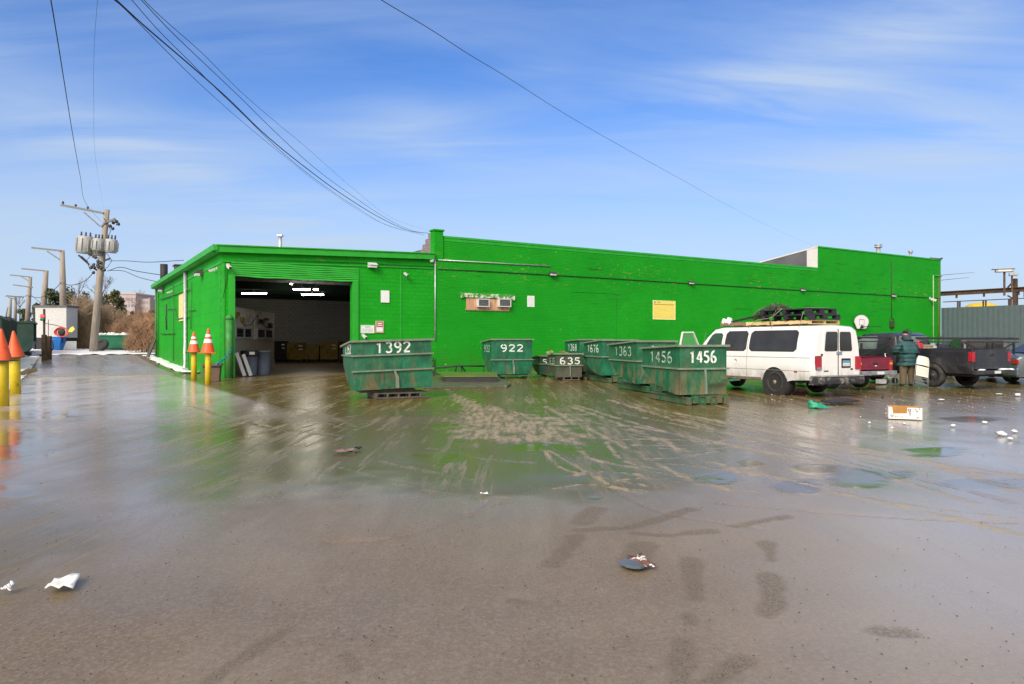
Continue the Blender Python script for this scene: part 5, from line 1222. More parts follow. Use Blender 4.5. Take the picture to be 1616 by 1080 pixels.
q.tube([onvan(-.0, .55, 2.0), onvan(.25, .62, 2.45), onvan(.5, .7, 2.63), onvan(1.5, .7, 2.63)], .008, 5); q.tube([onvan(.0, 1.6, 2.0), onvan(.28, 1.9, 2.36), onvan(.35, 1.7, 2.62), onvan(1.5, 1.6, 2.63)], .008, 5); q.tube([onvan(.1, 2.7, 2.05), onvan(.3, 2.5, 2.3), onvan(.2, 1.8, 2.35), onvan(.33, 1.5, 2.62)], .012, 5)
tag(q.build('rope', m_rope), 'pale rope lashed over the pallets on the van roof', 'rope')
# ---- pickups
def pickup(name, loc, rz, label, paint, w, Lb, Lc, Lt, zr, roof, belt, red, cab_glass, gate_down=False, whl=.38, rim=None, bump_m=None, arches=None, extw=True):
    t = thing(name, loc, rz, label, 'pickup truck')
    arch = arches or (Lb*.62, Lt-.95)
    top = [(Lb+.05, zr+.1), (Lb+.12, roof-.12), (Lb+.4, roof), (Lb+Lc-.75, roof-.02), (Lb+Lc-.45, roof-.14), (Lb+Lc+.25, belt+.03), (Lt-.6, belt-.04), (Lt-.1, belt-.12), (Lt, belt-.3)]
    C = Car(w, top, .52, arch, belt-.02, .17, whl+.11, [(0, -.02), (.1, 0), (Lt-.6, 0), (Lt, -.12)])
    C.shell(Lb+.05, Lt, crown=.03, cr=.10).build('cab_body', paint, t)
    q = MB()
    for side in (-1, 1):                               # bed sides with thickness
        S = C.stations(0, Lb)
        for off_, flip in ((0, 1), (-.06, 0)):
            rows = []
            for y in S:
                zb = C.zb(y); rows.append([(w/2+side*(C.hw(y, zb+(zr-zb)*k/8)+off_-(.03 if y < .001 and not off_ else 0)), y, zb+(zr-zb)*k/8) for k in range(9)])
            q.grid(rows)
        ee = C.hw(1, zr); q.box(w/2+side*(ee+.008), w/2+side*(ee-.085), 0, Lb, zr-.01, zr+.03); ee = C.hw(1, .8)
        q.box(w/2+side*(ee-.01), w/2+side*(ee-.09), -.005, .03, .52, zr)
    q.box(.1, w-.1, .02, Lb, .72, .76); q.box(.08, w-.08, Lb-.05, Lb, .76, zr+.02)
    q.build('bed', paint, t)
    q = MB()
    if gate_down: q.box(.1, w-.1, -.52, -.01, .70, .76)
    else: q.box(.11, w-.11, -.02, .03, .68, zr+.0); q.box(.18, w-.18, -.03, -.021, .76, zr-.09)
    q.build('tailgate', paint, t, bevel=.015)
    if not gate_down:
        q = MB(); q.box(w/2-.12, w/2+.12, -.045, -.031, zr-.22, zr-.15); q.build('tailgate_handle', m_blk, t, bevel=.01)
    for side in (-1, 1):
        x = w/2+side*(w/2-.065); q = MB(); q.box(x-.075, x+.075, -.035, .02, zr-.42 if extw else zr-.4, zr-.07); q.box(x+side*.03, x+side*.078, .021, .12, zr-.40, zr-.08); q.build('tail_light', red, t, bevel=.012)
    q = MB(); q.box(-.02, w+.02, -.20, -.03, .50, .64); q.box(.4, w-.4, -.22, -.201, .52, .60); q.build('rear_bumper', bump_m or m_chrome, t, bevel=.02)
    q = MB(); q.box(w/2-.16, w/2+.16, -.235, -.221, .53, .62); q.build('licence_plate', mat('plate_white', (.6, .6, .6)), t)
    q = MB(); q.box(.2, w-.2, .1, Lt-.2, .42, .60)
    for a in arch: q.box(.12, w-.12, a-.5, a+.5, .6, .74)
    q.box(.1, w-.1, Lt-.9, Lt-.2, .5, .8); q.build('underbody', m_under, t)
    for a in arch: wheel(t, .12, a, whl, .26, rim or m_alu, -1); wheel(t, w-.12, a, whl, .26, rim or m_alu, 1)
    wt = MB()
    half = Lb+.25+(Lc-.95)*.5
    for side in (-1, 1):
        C.panel(Lb+.22, half-.06, belt+.06, roof-.12, r=.04, off=.004, side=side).build('rear_side_window', m_tint, t)
        C.panel(half+.04, Lb+Lc+.12, belt+.06, roof-.12, r=.05, off=.004, side=side, sk1=-.45).build('front_side_window', cab_glass, t)
    q = MB(); q.box(.28, w-.28, Lb+.03, Lb+.12, zr+.12, roof-.13); q.build('rear_window', cab_glass, t, bevel=.01)
    ya, yb = Lb+Lc-.44, Lb+Lc+.24
    q = MB(); q.add([(.16, yb, belt+.08), (w-.16, yb, belt+.08), (w-.28, ya, roof-.07), (.28, ya, roof-.07)], [(0,1,2,3)]); q.v = [v+Vector((0, .03, .02)) for v in q.v]; q.build('windscreen', cab_glass, t)
    q = MB()
    for y in (Lb+.12, half-.01, Lb+Lc+.1):
        P_ = C.panel(y, y+.012, .58, belt+.04, r=0, off=.003, ny=1, nz=6); k = len(q.v); q.v += P_.v; q.f += [[i+k for i in f] for f in P_.f]; q.sm += P_.sm
    q.build('door_seams', m_blk, t, recalc=False)
    for y in (half-.2, Lb+.35):
        q = MB(); q.bar((w/2-C.hw(y, belt-.12)-.02, y, belt-.12), (w/2-C.hw(y, belt-.12)-.02, y+.2, belt-.12), .03); q.build('door_handle', m_blk, t)
    q = MB(); q.cbox((-.13, Lb+Lc-.05, belt+.17), (.24, .1, .26)); q.cbox((w+.13, Lb+Lc-.05, belt+.17), (.24, .1, .26)); q.build('wing_mirror', m_blk, t, bevel=.03)
    for x in (.25, w-.25):
        q = MB(); q.cbox((x, Lt-.0, belt-.36), (.34, .08, .2)); q.build('headlight', m_chrome, t, bevel=.02)
    q = MB(); q.box(0, w, Lt-.04, Lt+.15, .45, .68); q.build('front_bumper', m_chrome, t, bevel=.03)
    return t, C
m_dark = mat('black_truck_paint', (.020, .021, .026), .30, var=.3, vs=1.2, dirt=(.07, .065, .06), dthr=(.5, .8), ds=2, coat=.3)
m_red = mat('dark_red_paint', (.17, .008, .022), .30, var=.2, dirt=(.10, .03, .03), dthr=(.6, .8), coat=.3)
m_snow2 = sm.m
g_light = glass('pale_glass', (.10, .13, .12), .03)
ra_, RC = pickup('black_pickup', (15.5, 24.5, 0), R(24), 'big black crew cab pickup truck beside the person, tail to the right', m_dark, 2.02, 2.85, 2.1, 6.3, 1.34, 1.95, 1.27, m_redlens, g_light, False, .42, mat('dark_wheel', (.05, .05, .052), .5, .4), mat('black_bumper', (.05, .05, .055), .4, .3), arches=(1.45, 5.3))
# its red bumper cord, snow on the bumper
q = MB(); q.blob((.35, -.10, .655), .12, 1, .3, fl=.25); q.blob((1.55, -.1, .655), .18, 2, .3, fl=.2); q.blob((1.85, -.12, .655), .12, 3, .3, fl=.3); 
o = q.build('snow_patch', m_snow2); put(o, (15.5, 24.5, 0), R(24)); tag(o, 'melting snow lying on the rear bumper of the big black pickup', 'snow')
rp, _C = pickup('red_pickup', (12.84-1.65*math.cos(R(26)), 24.6-1.65*math.sin(R(26)), 0), R(26), 'small dark red pickup truck mostly hidden behind the white van', m_red, 1.65, 1.85, 1.5, 4.7, 1.06, 1.56, 1.04, m_redlens, m_tint, False, .33, m_alu, mat('worn_chrome', (.38, .38, .38), .4, .6, var=.3, dirt=(.2, .17, .14)))
q = MB(); q.box(-.005, .145, -.043, -.036, .84, .92); q.build('indicator', m_amber, rp); q = MB(); q.box(1.51, 1.655, -.043, -.036, .84, .92); q.build('indicator', m_amber, rp)
q = MB(); q.box(.80, .87, -.036, -.031, .84, .88); q.box(.79, .88, -.036, -.031, .79, .82); q.build('emblem', m_paper, rp)
t2, C2 = pickup('grey_pickup', (18.8, 29.6, 0), R(-18), 'dark grey pickup truck with a black ladder rack, behind the big black pickup', mat('charcoal_paint', (.045, .046, .05), .35, var=.2, coat=.2), 1.92, 2.0, 2.2, 5.2, 1.22, 1.80, 1.2, m_redlens, m_tint, False, .38, m_alu, m_blk)
# ladder rack over the bed of the grey pickup reaching forward
rk = thing('ladder_rack', (15.3, 27.6, 0), R(8), 'black steel ladder rack with diagonal struts standing over the pickup beds', 'rack')
m_rack = mat('rack_black', (.022, .024, .028), .5, .2, var=.2)
for y in (0, 1.3):
    q = MB(); q.bar((-2.3, y, 1.77), (4.4, y, 1.72), .07); q.bar((-2.3, y, 1.62), (4.4, y, 1.59), .04); q.build('long_rail', m_rack, rk)
for x in (-2.2, -.9, .6, 2.0, 3.3, 4.2):
    q = MB(); q.bar((x, 0, .75), (x, 0, 1.56), .06); q.bar((x, 1.3, .75), (x, 1.3, 1.56), .06); q.bar((x, 0, 1.745), (x, 1.3, 1.745), .05); q.build('upright', m_rack, rk)
for x0, x1, f in ((-2.2, -.9, 1), (-.9, .6, 0), (.6, 2.0, 1), (2.0, 3.3, 0), (3.3, 4.2, 1)):
    q = MB(); q.bar((x0 if f else x0+.1, 0, 1.12 if f else 1.56), (x1, 0, 1.56 if f else 1.05), .045); q.build('strut', m_rack, rk)
q = MB(); q.tube([(-.2+.0, .3, 1.78), (-.32, .3, 1.98), (-.1, .3, 2.1), (.08, .3, 1.98), (-.1, .3, 1.78)], .018, 6); q.build('rope_loop', m_rack, rk)
# things in the black truck's bed
rm = Matrix.Translation((15.5, 24.5, 0)) @ rotm(0, 0, R(24))
q = MB(); q.cbox((0, 0, .2), (.22, .26, .4)); q.lathe([(.06, .4), (.05, .48), (0, .48)], 10); o = q.build('fuel_can', mat('can_red', (.48, .03, .05), .4, var=.2), None, bevel=.03); put(o, rm @ Vector((.30, 2.2, 1.16)), R(24)); tag(o, 'red fuel can standing at the front of the black pickup bed', 'fuel can')
q = MB(); q.cbox((0, 0, .17), (.5, .4, .34)); q.box(-.26, .26, -.21, .21, .34, .40); o = q.build('crate', mat('crate_tan', (.30, .24, .17), .6), None, bevel=.02); put(o, rm @ Vector((.75, 2.3, 1.10)), R(24)); tag(o, 'tan lidded box in the black pickup bed beside the red can', 'box')
# parked car cut by the right edge
def saloon(loc, rz, label, paint):
    t = thing('parked_car', loc, rz, label, 'car'); w = 1.8
    C = Car(w, [(0, 1.0), (.1, 1.08), (.6, 1.12), (1.3, 1.50), (2.6, 1.52), (3.5, 1.05), (4.4, .92), (4.6, .7)], .28, (.85, 3.6), .98, .20, .40, [(0, -.1), (.3, 0), (4.2, 0), (4.6, -.15)])
    C.shell(0, 4.6, cr=.09).build('body', paint, t)
    C.panel(.95, 1.85, 1.02, 1.40, r=.04, sk0=.28, side=-1).build('side_window', m_tint, t); C.panel(1.95, 3.2, 1.02, 1.40, r=.04, sk1=-.5, side=-1).build('side_window', m_tint, t)
    C.panel(.95, 1.85, 1.02, 1.40, r=.04, sk0=.28, side=1).build('side_window', m_tint, t); C.panel(1.95, 3.2, 1.02, 1.40, r=.04, sk1=-.5, side=1).build('side_window', m_tint, t)
    q = MB(); q.add([(.25, .62, 1.17), (w-.25, .62, 1.17), (w-.35, 1.22, 1.49), (.35, 1.22, 1.49)], [(0,1,2,3)]); q.v = [v+Vector((0, -.02, .04)) for v in q.v]; q.build('rear_window', m_tint, t)
    for x in (.2, w-.2):
        q = MB(); q.cbox((x, -.005, .85), (.34, .06, .17)); q.build('tail_light', m_redlens, t, bevel=.02)
    q = MB(); q.box(.02, w-.02, -.08, .05, .32, .62); q.build('rear_bumper', paint, t, bevel=.04)
    q = MB(); q.box(.15, w-.15, .1, 4.4, .24, .5); q.build('underbody', m_under, t)
    for a in C.arches: wheel(t, .11, a, .33, .2, m_alu, -1, False); wheel(t, w-.11, a, .33, .2, m_alu, 1, False)
    return t
saloon((18.95, 28.95, 0), R(-90), 'pale blue grey car cut off by the right edge of the photo', mat('silver_blue_paint', (.10, .13, .15), .3, .3, var=.1, coat=.3))
saloon((22.2, 36.8, 0), R(20), 'light coloured car seen through the ladder rack behind the pickups', mat('silver_paint', (.42, .45, .45), .3, .3, var=.1, coat=.3))
# ------------------------------------------------------------------ the person at the truck
def skinned(name, V_, E_, m, par=None, sub=2):
    me = bpy.data.meshes.new(name); me.from_pydata([v[0] for v in V_], E_, [])
    o = bpy.data.objects.new(name, me); COL.objects.link(o)
    md = o.modifiers.new('skin', 'SKIN'); md.use_smooth_shade = True
    sl = me.skin_vertices[0].data
    for i, v in enumerate(V_): sl[i].radius = v[1] if isinstance(v[1], tuple) else (v[1], v[1]); sl[i].use_root = (i == 0)
    s_ = o.modifiers.new('sub', 'SUBSURF'); s_.levels = sub; s_.render_levels = sub
    me.materials.append(m)
    if par is not None: o.parent = par
    return o
pp = thing('person', (at(1432, 560, 26.1).x, 26.1, 0), R(8), 'heavy set person seen from behind, teal jacket, olive trousers, reaching into the black pickup', 'person')
m_skin = mat('skin', (.36, .20, .14), .55, var=.1); m_jk = NB('teal_jacket'); jn = m_jk.noise(4, 5, .6); jw = m_jk.n('ShaderNodeTexWave', wave_type='BANDS', bands_direction='Z'); jw.inputs['Scale'].default_value = 2.2; jw.inputs['Distortion'].default_value = 2.5; m_jk.l(m_jk.tc.outputs['Object'], jw.inputs['Vector'])
m_jk.set(color=m_jk.mix(m_jk.ramp(jn, .3, .7), (.012,.055,.06), (.022,.085,.088)), rough=.7); m_jk.bump(m_jk.math('ADD', jw.outputs[0], jn), .5, .04); m_jk = m_jk.m
m_tr = mat('olive_trousers', (.14, .105, .062), .85, var=.3, vs=4, dirt=(.08, .06, .035), dthr=(.45, .7), ds=4, bump=.5, bs=9); m_hood = mat('dark_hood', (.03, .04, .05), .8); m_boot = mat('boot_brown', (.07, .05, .035), .7)
S = 1.08
# body: pelvis root, spine, neck, head; arms reaching right and forward; legs
V_ = [((0,0,.98),(.20,.16)), ((0,.01,1.15),(.20,.15)), ((0,.03,1.38),(.20,.14)), ((.01,.07,1.52),(.09,.09)), ((.02,.10,1.60),(.062,.062)), ((.03,.14,1.70),(.088,.10)), ((.03,.15,1.79),(.075,.085)),
      ((-.20,.04,1.44),(.08,.08)), ((-.31,.12,1.18),(.06,.06)), ((-.16,.34,1.12),(.04,.04)), ((-.12,.38,1.13),(.035,.025)),
      ((.20,.04,1.44),(.08,.08)), ((.38,.12,1.28),(.062,.062)), ((.58,.26,1.32),(.045,.045)), ((.66,.31,1.34),(.04,.025)),
      ((-.12,0,.90),(.12,.12)), ((-.15,0,.50),(.08,.08)), ((-.16,-.02,.12),(.055,.055)), ((-.17,.10,.05),(.045,.04)),
      ((.12,0,.90),(.12,.12)), ((.14,.02,.50),(.08,.08)), ((.16,0,.12),(.055,.055)), ((.18,.12,.05),(.045,.04)), ((.03,.245,1.70),(.018,.022)), ((-.065,.14,1.705),(.012,.03)), ((.125,.14,1.705),(.012,.03))]
E_ = [(0,1),(1,2),(2,3),(3,4),(4,5),(5,6),(2,7),(7,8),(8,9),(9,10),(2,11),(11,12),(12,13),(13,14),(0,15),(15,16),(16,17),(17,18),(0,19),(19,20),(20,21),(21,22)]
nb0 = len(E_)
V_ = V_[:23]
def fingers(base, dirv, up):
    b0 = Vector(V_[base][0]); d_ = Vector(dirv).normalized(); u_ = Vector(up).normalized(); sd_ = d_.cross(u_)
    for k, ln in ((-1.5, .075), (-.5, .085), (.5, .08), (1.5, .065)):
        i = len(V_); a = b0+d_*.05+sd_*k*.019
        V_.append((tuple(a), (.010,.010))); V_.append((tuple(a+d_*ln*.55-u_*.01), (.009,.009))); V_.append((tuple(a+d_*ln*.8-u_*.04), (.008,.008)))
        E_.extend([(base, i), (i, i+1), (i+1, i+2)])
    i = len(V_); a = b0+sd_*.04*(-1)+d_*.01
    V_.append((tuple(a), (.011,.011))); V_.append((tuple(a+d_*.045-sd_*.02-u_*.012), (.009,.009))); E_.extend([(base, i), (i, i+1)])
fingers(10, (.3, .9, -.1), (0, 0, 1)); fingers(14, (.8, .5, .05), (0, 0, 1))
V_ = [(tuple(Vector(p)*S), tuple(x*S for x in r_)) for p, r_ in V_]
body = skinned('body', V_, E_, m_skin, pp)
def sc(V): return [(tuple(Vector(p)*S), tuple(x*S for x in r_)) for p, r_ in V]
skinned('jacket', sc([((0,0,.95),(.265,.225)), ((0,.0,1.12),(.275,.235)), ((0,.02,1.32),(.255,.21)), ((0,.05,1.47),(.17,.15)), ((-.21,.03,1.43),(.13,.13)), ((-.34,.10,1.18),(.105,.105)), ((-.25,.33,1.08),(.075,.075)), ((.21,.03,1.43),(.13,.13)), ((.39,.11,1.27),(.105,.105)), ((.56,.245,1.31),(.07,.07)), ((0,0,.86),(.25,.21))]),
        [(0,1),(1,2),(2,3),(2,4),(4,5),(5,6),(2,7),(7,8),(8,9),(0,10)], m_jk, pp)
skinned('trousers', sc([((0,0,.86),(.16,.14)), ((-.12,0,.82),(.155,.155)), ((-.155,0,.46),(.115,.12)), ((-.165,-.01,.12),(.10,.11)), ((-.165,0,.06),(.10,.11)), ((.12,0,.82),(.155,.155)), ((.15,.02,.46),(.115,.12)), ((.165,0,.12),(.10,.11)), ((.165,0,.06),(.10,.11))]), [(0,1),(1,2),(2,3),(3,4),(0,5),(5,6),(6,7),(7,8)], m_tr, pp)
skinned('hood', sc([((.01,.03,1.55),(.14,.11)), ((.0,-.03,1.50),(.15,.09)), ((.02,.07,1.60),(.10,.10))]), [(0,1),(0,2)], m_hood, pp)
skinned('hat', sc([((.03,.13,1.76),(.098,.11)), ((.03,.12,1.84),(.09,.10)), ((.03,.115,1.875),(.05,.06))]), [(0,1),(1,2)], mat('dark_knit_hat', (.015, .013, .013), .9), pp)
for x in (-.17, .18):
    skinned('boot', sc([((x,-.05,.06),(.055,.06)), ((x,.06,.055),(.055,.055)), ((x*1.05,.17,.045),(.05,.04))]), [(0,1),(1,2)], m_boot, pp)
# ------------------------------------------------------------------ folded chair leaning on the truck
P = gp(1453, 612); t = thing('folding_chair', P, R(6), 'white plastic folding chair, folded and leaning against the black pickup wheel', 'chair')
LM = rotm(R(-11), R(13))
m_cs = mat('chair_seat_white', (.72, .71, .62), .45, var=.08); m_cf = mat('chair_frame_grey', (.22, .23, .25), .4, .5, var=.2)
def curved(x0, x1, z0, z1, bow, th_=.02, top=0):
    q = MB(); F_, B_ = [], []
    for k in range(7):
        z = z0+(z1-z0)*k/6; rf, rb = [], []
        ins = .05*(k/6)**3 if top else 0
        for j in range(9): f_ = j/8; x = x0+ins+(x1-x0-2*ins)*f_; y = -bow*math.sin(math.pi*f_); rf.append(LM @ Vector((x, y-th_, z))); rb.append(LM @ Vector((x, y, z)))
        F_.append(rf); B_.append(rb)
    q.grid(F_); q.grid(B_)
    q.grid([F_[0], B_[0]]); q.grid([F_[-1], B_[-1]]); q.grid([[r_[0] for r_ in F_], [r_[0] for r_ in B_]]); q.grid([[r_[-1] for r_ in F_], [r_[-1] for r_ in B_]])
    return q
curved(-.24, .24, .80, 1.12, .05, top=1).build('backrest', m_cs, t)
curved(-.23, .23, .40, .76, .01).build('seat', m_cs, t)
for s_ in (-1, 1):
    q = MB(); q.tube([LM @ Vector((s_*.29, -.01, -.0)), LM @ Vector((s_*.25, .01, .7)), LM @ Vector((s_*.24, .01, 1.05))], .014, 8); q.build('leg', m_cf, t)
    q = MB(); q.tube([LM @ Vector((s_*.26, .03, .04)), LM @ Vector((s_*.245, .02, .42)), LM @ Vector((s_*.235, .02, .78))], .014, 8); q.build('leg', m_cf, t)
for z in (.14, .27, .36):
    q = MB(); q.bar(LM @ Vector((-.265, .01, z)), LM @ Vector((.265, .01, z)), .025); q.build('cross_bar', m_cf, t)
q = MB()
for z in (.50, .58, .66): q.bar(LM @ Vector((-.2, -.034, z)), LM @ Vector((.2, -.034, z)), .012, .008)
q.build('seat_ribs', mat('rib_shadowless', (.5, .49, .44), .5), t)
# hand truck
P = gp(1408, 607); t = thing('hand_truck', P, R(20), 'white tubular hand truck standing between the red pickup and the person', 'hand truck')
q = MB()
for s_ in (-1, 1): q.tube([(s_*.17, 0, .05), (s_*.17, .1, .9), (s_*.17, .18, 1.15)], .018, 8)
q.tube([(-.17, .18, 1.15), (.17, .18, 1.15)], .018, 8)
for z, y in ((.25, .025), (.55, .06), (.85, .095)): q.tube([(-.17, y, z), (.17, y, z)], .014, 8)
q.build('frame', m_white, t); q = MB(); q.box(-.2, .2, -.25, .02, .02, .035); q.build('toe_plate', m_grey, t)
for s_ in (-1, 1):
    q = MB(); q.lathe([(.05, -.03), (.12, -.03), (.13, 0), (.12, .03), (.05, .03)], 16, Matrix.Translation((s_*.22, .08, .13)) @ rotm(0, R(90))); q.build('wheel', m_tyre, t)
q = MB(); q.cbox((0, -.12, .12), (.3, .2, .16)); o = q.build('bucket', mat('clear_plastic_tub', (.42, .43, .44), .3, var=.3)); o.parent = None; put(o, P+Vector((-.45, .1, .0)), .2); tag(o, 'small grey tub on the ground under the red pickup bumper', 'tub')
# ------------------------------------------------------------------ grey fence, rusty gantry at the right
def Fp(k, off=0): return Wd(vE, 0)+(-EU)*k+EV*off
m_fen = mat('fence_grey_blue', (.095, .13, .148), .5, .2, var=.08, vs=2)
ft = thing('corrugated_fence', Wd(vE+.05, -.05), TH-R(90), 'tall grey blue corrugated metal fence running forward from the end of the brick wall', 'fence')
q = MB(); x = 0; f_, zt = [], 4.58; pts = []
while x < 9.0:
    pts += [(x, 0), (x+.20, 0), (x+.24, -.07), (x+.36, -.07)]; x += .40
q.grid([[(a, b, -.1) for a, b in pts], [(a, b, zt) for a, b in pts]], smooth=False); q.build('corrugated_panel', m_fen, ft)
q = MB(); 
for z in (1.0, 3.4): q.box(0, 9, .05, .12, z, z+.1)
for k in range(4): q.box(k*2.9, k*2.9+.1, .12, .22, -.1, zt)
q.build('rail', m_rack, ft)
m_rust = mat('rusty_steel', (.085, .052, .040), .8, .2, var=.3, vs=3, dirt=(.16, .08, .045), dthr=(.5, .7))
gt_ = thing('crane_gantry', Wd(vE+.5, .1), TH-R(90), 'rusty steel crane gantry of beams and columns above the grey fence', 'gantry')
q = MB(); q.box(-1.2, 14, -.15, .15, 5.98, 6.04); q.box(-1.2, 14, -.02, .02, 5.72, 5.98); q.box(-1.2, 14, -.15, .15, 5.66, 5.72)
for x in (1.2, 3.4, 6.0, 9): q.bar((x, 0, 5.66), (x, 0, 5.40), .12)
q.build('runway_beam', m_rust, gt_)
q = MB(); q.bar((0, .1, 5.12), (14, .1, 5.12), .07); q.build('thin_rail', m_rust, gt_)
for x in (1.25, 1.42, 3.30, 3.50, 5.25, 5.40): q = MB(); q.bar((x, .1, 4.3), (x, .1, 5.08), .10); q.build('post', m_rust, gt_)
q = MB(); q.box(5.6, 5.9, -.12, .18, -.1, 5.655); q.box(5.62, 5.88, -.1, .16, 6.045, 6.75); q.bar((5.2, 0, 6.05), (5.7, 0, 6.6), .1); q.bar((5.2, 0, 5.4), (5.65, 0, 5.1), .1); q.build('column', m_rust, gt_)
q = MB(); q.box(6.75, 7.1, -.2, .2, -.1, 5.655); q.build('column', m_rust, gt_)
q = MB(); q.box(6.4, 6.7, -.1, .1, 5.2, 5.655); q.build('hanger', m_rust, gt_)
fl_ = thing('floodlight', Wd(0, 0), 0, 'flat wide floodlight on a post above the gantry', 'floodlight', 'floodlights on the gantry')
P = at(1585, 459, 58.6); put(fl_, P, R(-25))
q = MB(); q.bar((0, 0, -.4), (0, 0, 1.5), .14); q.build('post', m_rust, fl_)
q = MB(); q.box(-.62, .62, -.3, .3, 1.5, 1.72); q.box(-.85, .7, -.4, .35, 1.721, 1.78); q.build('lamp_head', m_grey, fl_, bevel=.02); q = MB(); q.box(-.45, .45, -.31, -.301, 1.54, 1.69); q.build('lens', m_lens, fl_)
P = at(1597, 459, 58.4); f2 = thing('floodlight', P, R(-25), 'small dark floodlight on a thin post right of the wide one', 'floodlight', 'floodlights on the gantry')
q = MB(); q.bar((0, 0, -.1), (0, 0, 1.2), .12); q.build('post', m_rust, f2); q = MB(); q.box(-.2, .4, -.2, .2, 1.2, 1.42); q.build('lamp_head', m_grey, f2, bevel=.02)
P = at(1549, 484.5, 66); q = MB(); q.lathe([(1.45, -1.5), (1.45, -.3), (1.25, .1), (.8, .32), (0, .40)], 24); o = q.build('yellow_tank', mat('machine_yellow', (.62, .42, .02), .45)); put(o, P); tag(o, 'rounded yellow machine top showing over the grey fence', 'machine')
q = MB(); 
for (xa, ya, ya2, xb, yb) in ((1485, 434.5, 0, 1538, 430), (1485, 442.5, 0, 1530, 438)):
    q.tube([at(xa, ya, 63.4), at(xb, yb, 60)], .02, 4)
tag(q.build('service_wire', m_grey), 'thin pale wires running off the right end of the building', 'wires')
# ------------------------------------------------------------------ left background
m_tg = mat('container_green', (.012, .045, .035), .5, var=.3, vs=1.5, dirt=(.05, .04, .03), dthr=(.55, .75))
def rolloff(v, u, L_, label, h=2.75, z=None, rounded=False, w_=2.3):
    P = Wd(v, u); z = gz(P.x, P.y) if z is None else z; P.z = z
    t = thing('roll_off_container', P, TH+R(90), label, 'container', 'open topped dark containers beside the lane')     # local x runs away up the lane, y to the left
    q = MB(); b0 = .25
    if rounded:
        pr = [(.0, 1.1), (.12, .7), (.45, .35), (.8, b0), (w_-.8, b0), (w_-.45, .35), (w_-.12, .7), (w_, 1.1), (w_, h), (0, h)]
        q.add([(0, y, zz) for y, zz in pr]+[(L_, y, zz) for y, zz in pr], [tuple(range(10)), tuple(range(19, 9, -1))]+[(i, i+1, i+11, i+10) for i in range(9)])
    else:
        q.box(0, L_, 0, .06, b0, h); q.box(0, L_, w_-.06, w_, b0, h); q.box(0, .06, .061, w_-.061, b0, h); q.box(L_-.06, L_, .061, w_-.061, b0, h); q.box(.061, L_-.061, .061, w_-.061, b0, b0+.06)
    q.build('hull', m_tg, t)
    q = MB(); q.box(-.07, L_+.07, -.08, -.001, h-.1, h+.03); q.box(-.08, -.001, -.07, w_+.07, h-.1, h+.03); q.box(-.07, L_+.07, w_+.001, w_+.08, h-.1, h+.03); q.build('top_rail', m_tg, t)
    if not rounded:
        n = int(L_/.62)
        for k in range(n+1): q = MB(); x = k*(L_-.1)/n; q.box(x, x+.1, -.09, -.001, b0, h-.101); q.build('rib', m_tg, t)
        for k in range(4): q = MB(); y = .1+k*(w_-.3)/3; q.box(-.09, -.001, y, y+.1, b0, h-.101); q.build('rib', m_tg, t)
    q = MB(); q.box(.1, L_-.1, .5, .65, 0, b0-.001); q.box(.1, L_-.1, w_-.65, w_-.5, 0, b0-.001); q.build('runner', m_blk, t)
    for x in (.5, L_-.5):
        q = MB(); q.lathe([(.15, 0), (.15, w_-.3)], 12, Matrix.Translation((x, .15, .15)) @ rotm(R(-90))); q.build('roller', m_blk, t)
    return t
vc, uc = uv_of(-31.65, 45.9)
rolloff(vc, uc-9.5, 6.8, 'ribbed dark green roll off container, nearest one at the left edge', 2.9, .05)
rolloff(vc, uc-2.3, 7.2, 'ribbed dark green roll off container behind the nearest one', 2.9, .2)
rolloff(vc+.95, uc+8.5, 6.5, 'dark tub shaped container with rounded lower sides near the white hut', 2.55, .55, True)
# white hut
P = at(80, 547, 62); hz0 = P.z; t = thing('scale_hut', (P.x, 62, hz0), R(0), 'small white hut on a dark base at the far end of the lane', 'hut')
hw = 1.33
q = MB(); q.box(-hw, hw, 0, 1.6, .75, 3.35); q.build('wall', mat('hut_white', (.50, .50, .49), .7, var=.1, dirt=(.4, .38, .34), dthr=(.6, .8)), t)
q = MB(); q.box(-hw+.05, hw-.05, .05, 1.5, -.3, .749); q.build('base', m_blk, t); q = MB(); q.box(-hw-.1, hw+.1, -.1, 1.7, 3.351, 3.5); q.build('roof', m_roof, t)
q = MB(); q.box(-hw-.15, -hw-.001, -.05, 1, -.3, 2.9); q.build('side_screen', m_blk, t)
q = MB(); q.tube([(-.6, -.02, 2.0), (.5, -.02, 1.8), (1.2, -.02, 1.6)], .02, 5); q.build('cable', m_blk, t)
# traffic signal
P = at(69.7, 569.6, 47.4); t = thing('traffic_signal', P, 0, 'small red and green traffic signal on a dark rusty post by the lane', 'traffic signal')
q = MB(); q.bar((0, 0, 0), (0, 0, 3.38), .10); q.box(-.12, .12, -.1, .1, 0, 1.7); q.build('post', m_rust, t)
q = MB(); q.box(-.14, .14, -.17, -.052, 2.60, 3.03); q.build('housing', m_blk, t, bevel=.02)
for z, m_, nm in ((2.90, mat('signal_red', (.7, .05, .06), .4, emit=(1, .05, .06, .9)), 'red_lamp'), (2.70, mat('signal_green', (.01, .16, .06), .4), 'green_lamp')):
    q = MB(); q.lathe([(.155, 0), (.15, .035), (0, .06)], 16, Matrix.Translation((0, -.171, z)) @ rotm(R(90)) @ Matrix.Diagonal((1.0, .62, 1, 1))); q.build(nm, m_, t)
P = at(77.5, 566, 48.5); q = MB(); q.box(-.13, .13, -.1, .1, -.1, 1.5); q.bar((-.05, 0, 1.5), (-.05, 0, 2.6), .03); q.tube([(.05, 0, 1.3), (.25, 0, 1.1), (.28, 0, .7), (.1, 0, .4)], .04, 6)
o = q.build('steel_post', m_rust); put(o, P); tag(o, 'short rusty post with a thin rod beside the traffic signal', 'post')
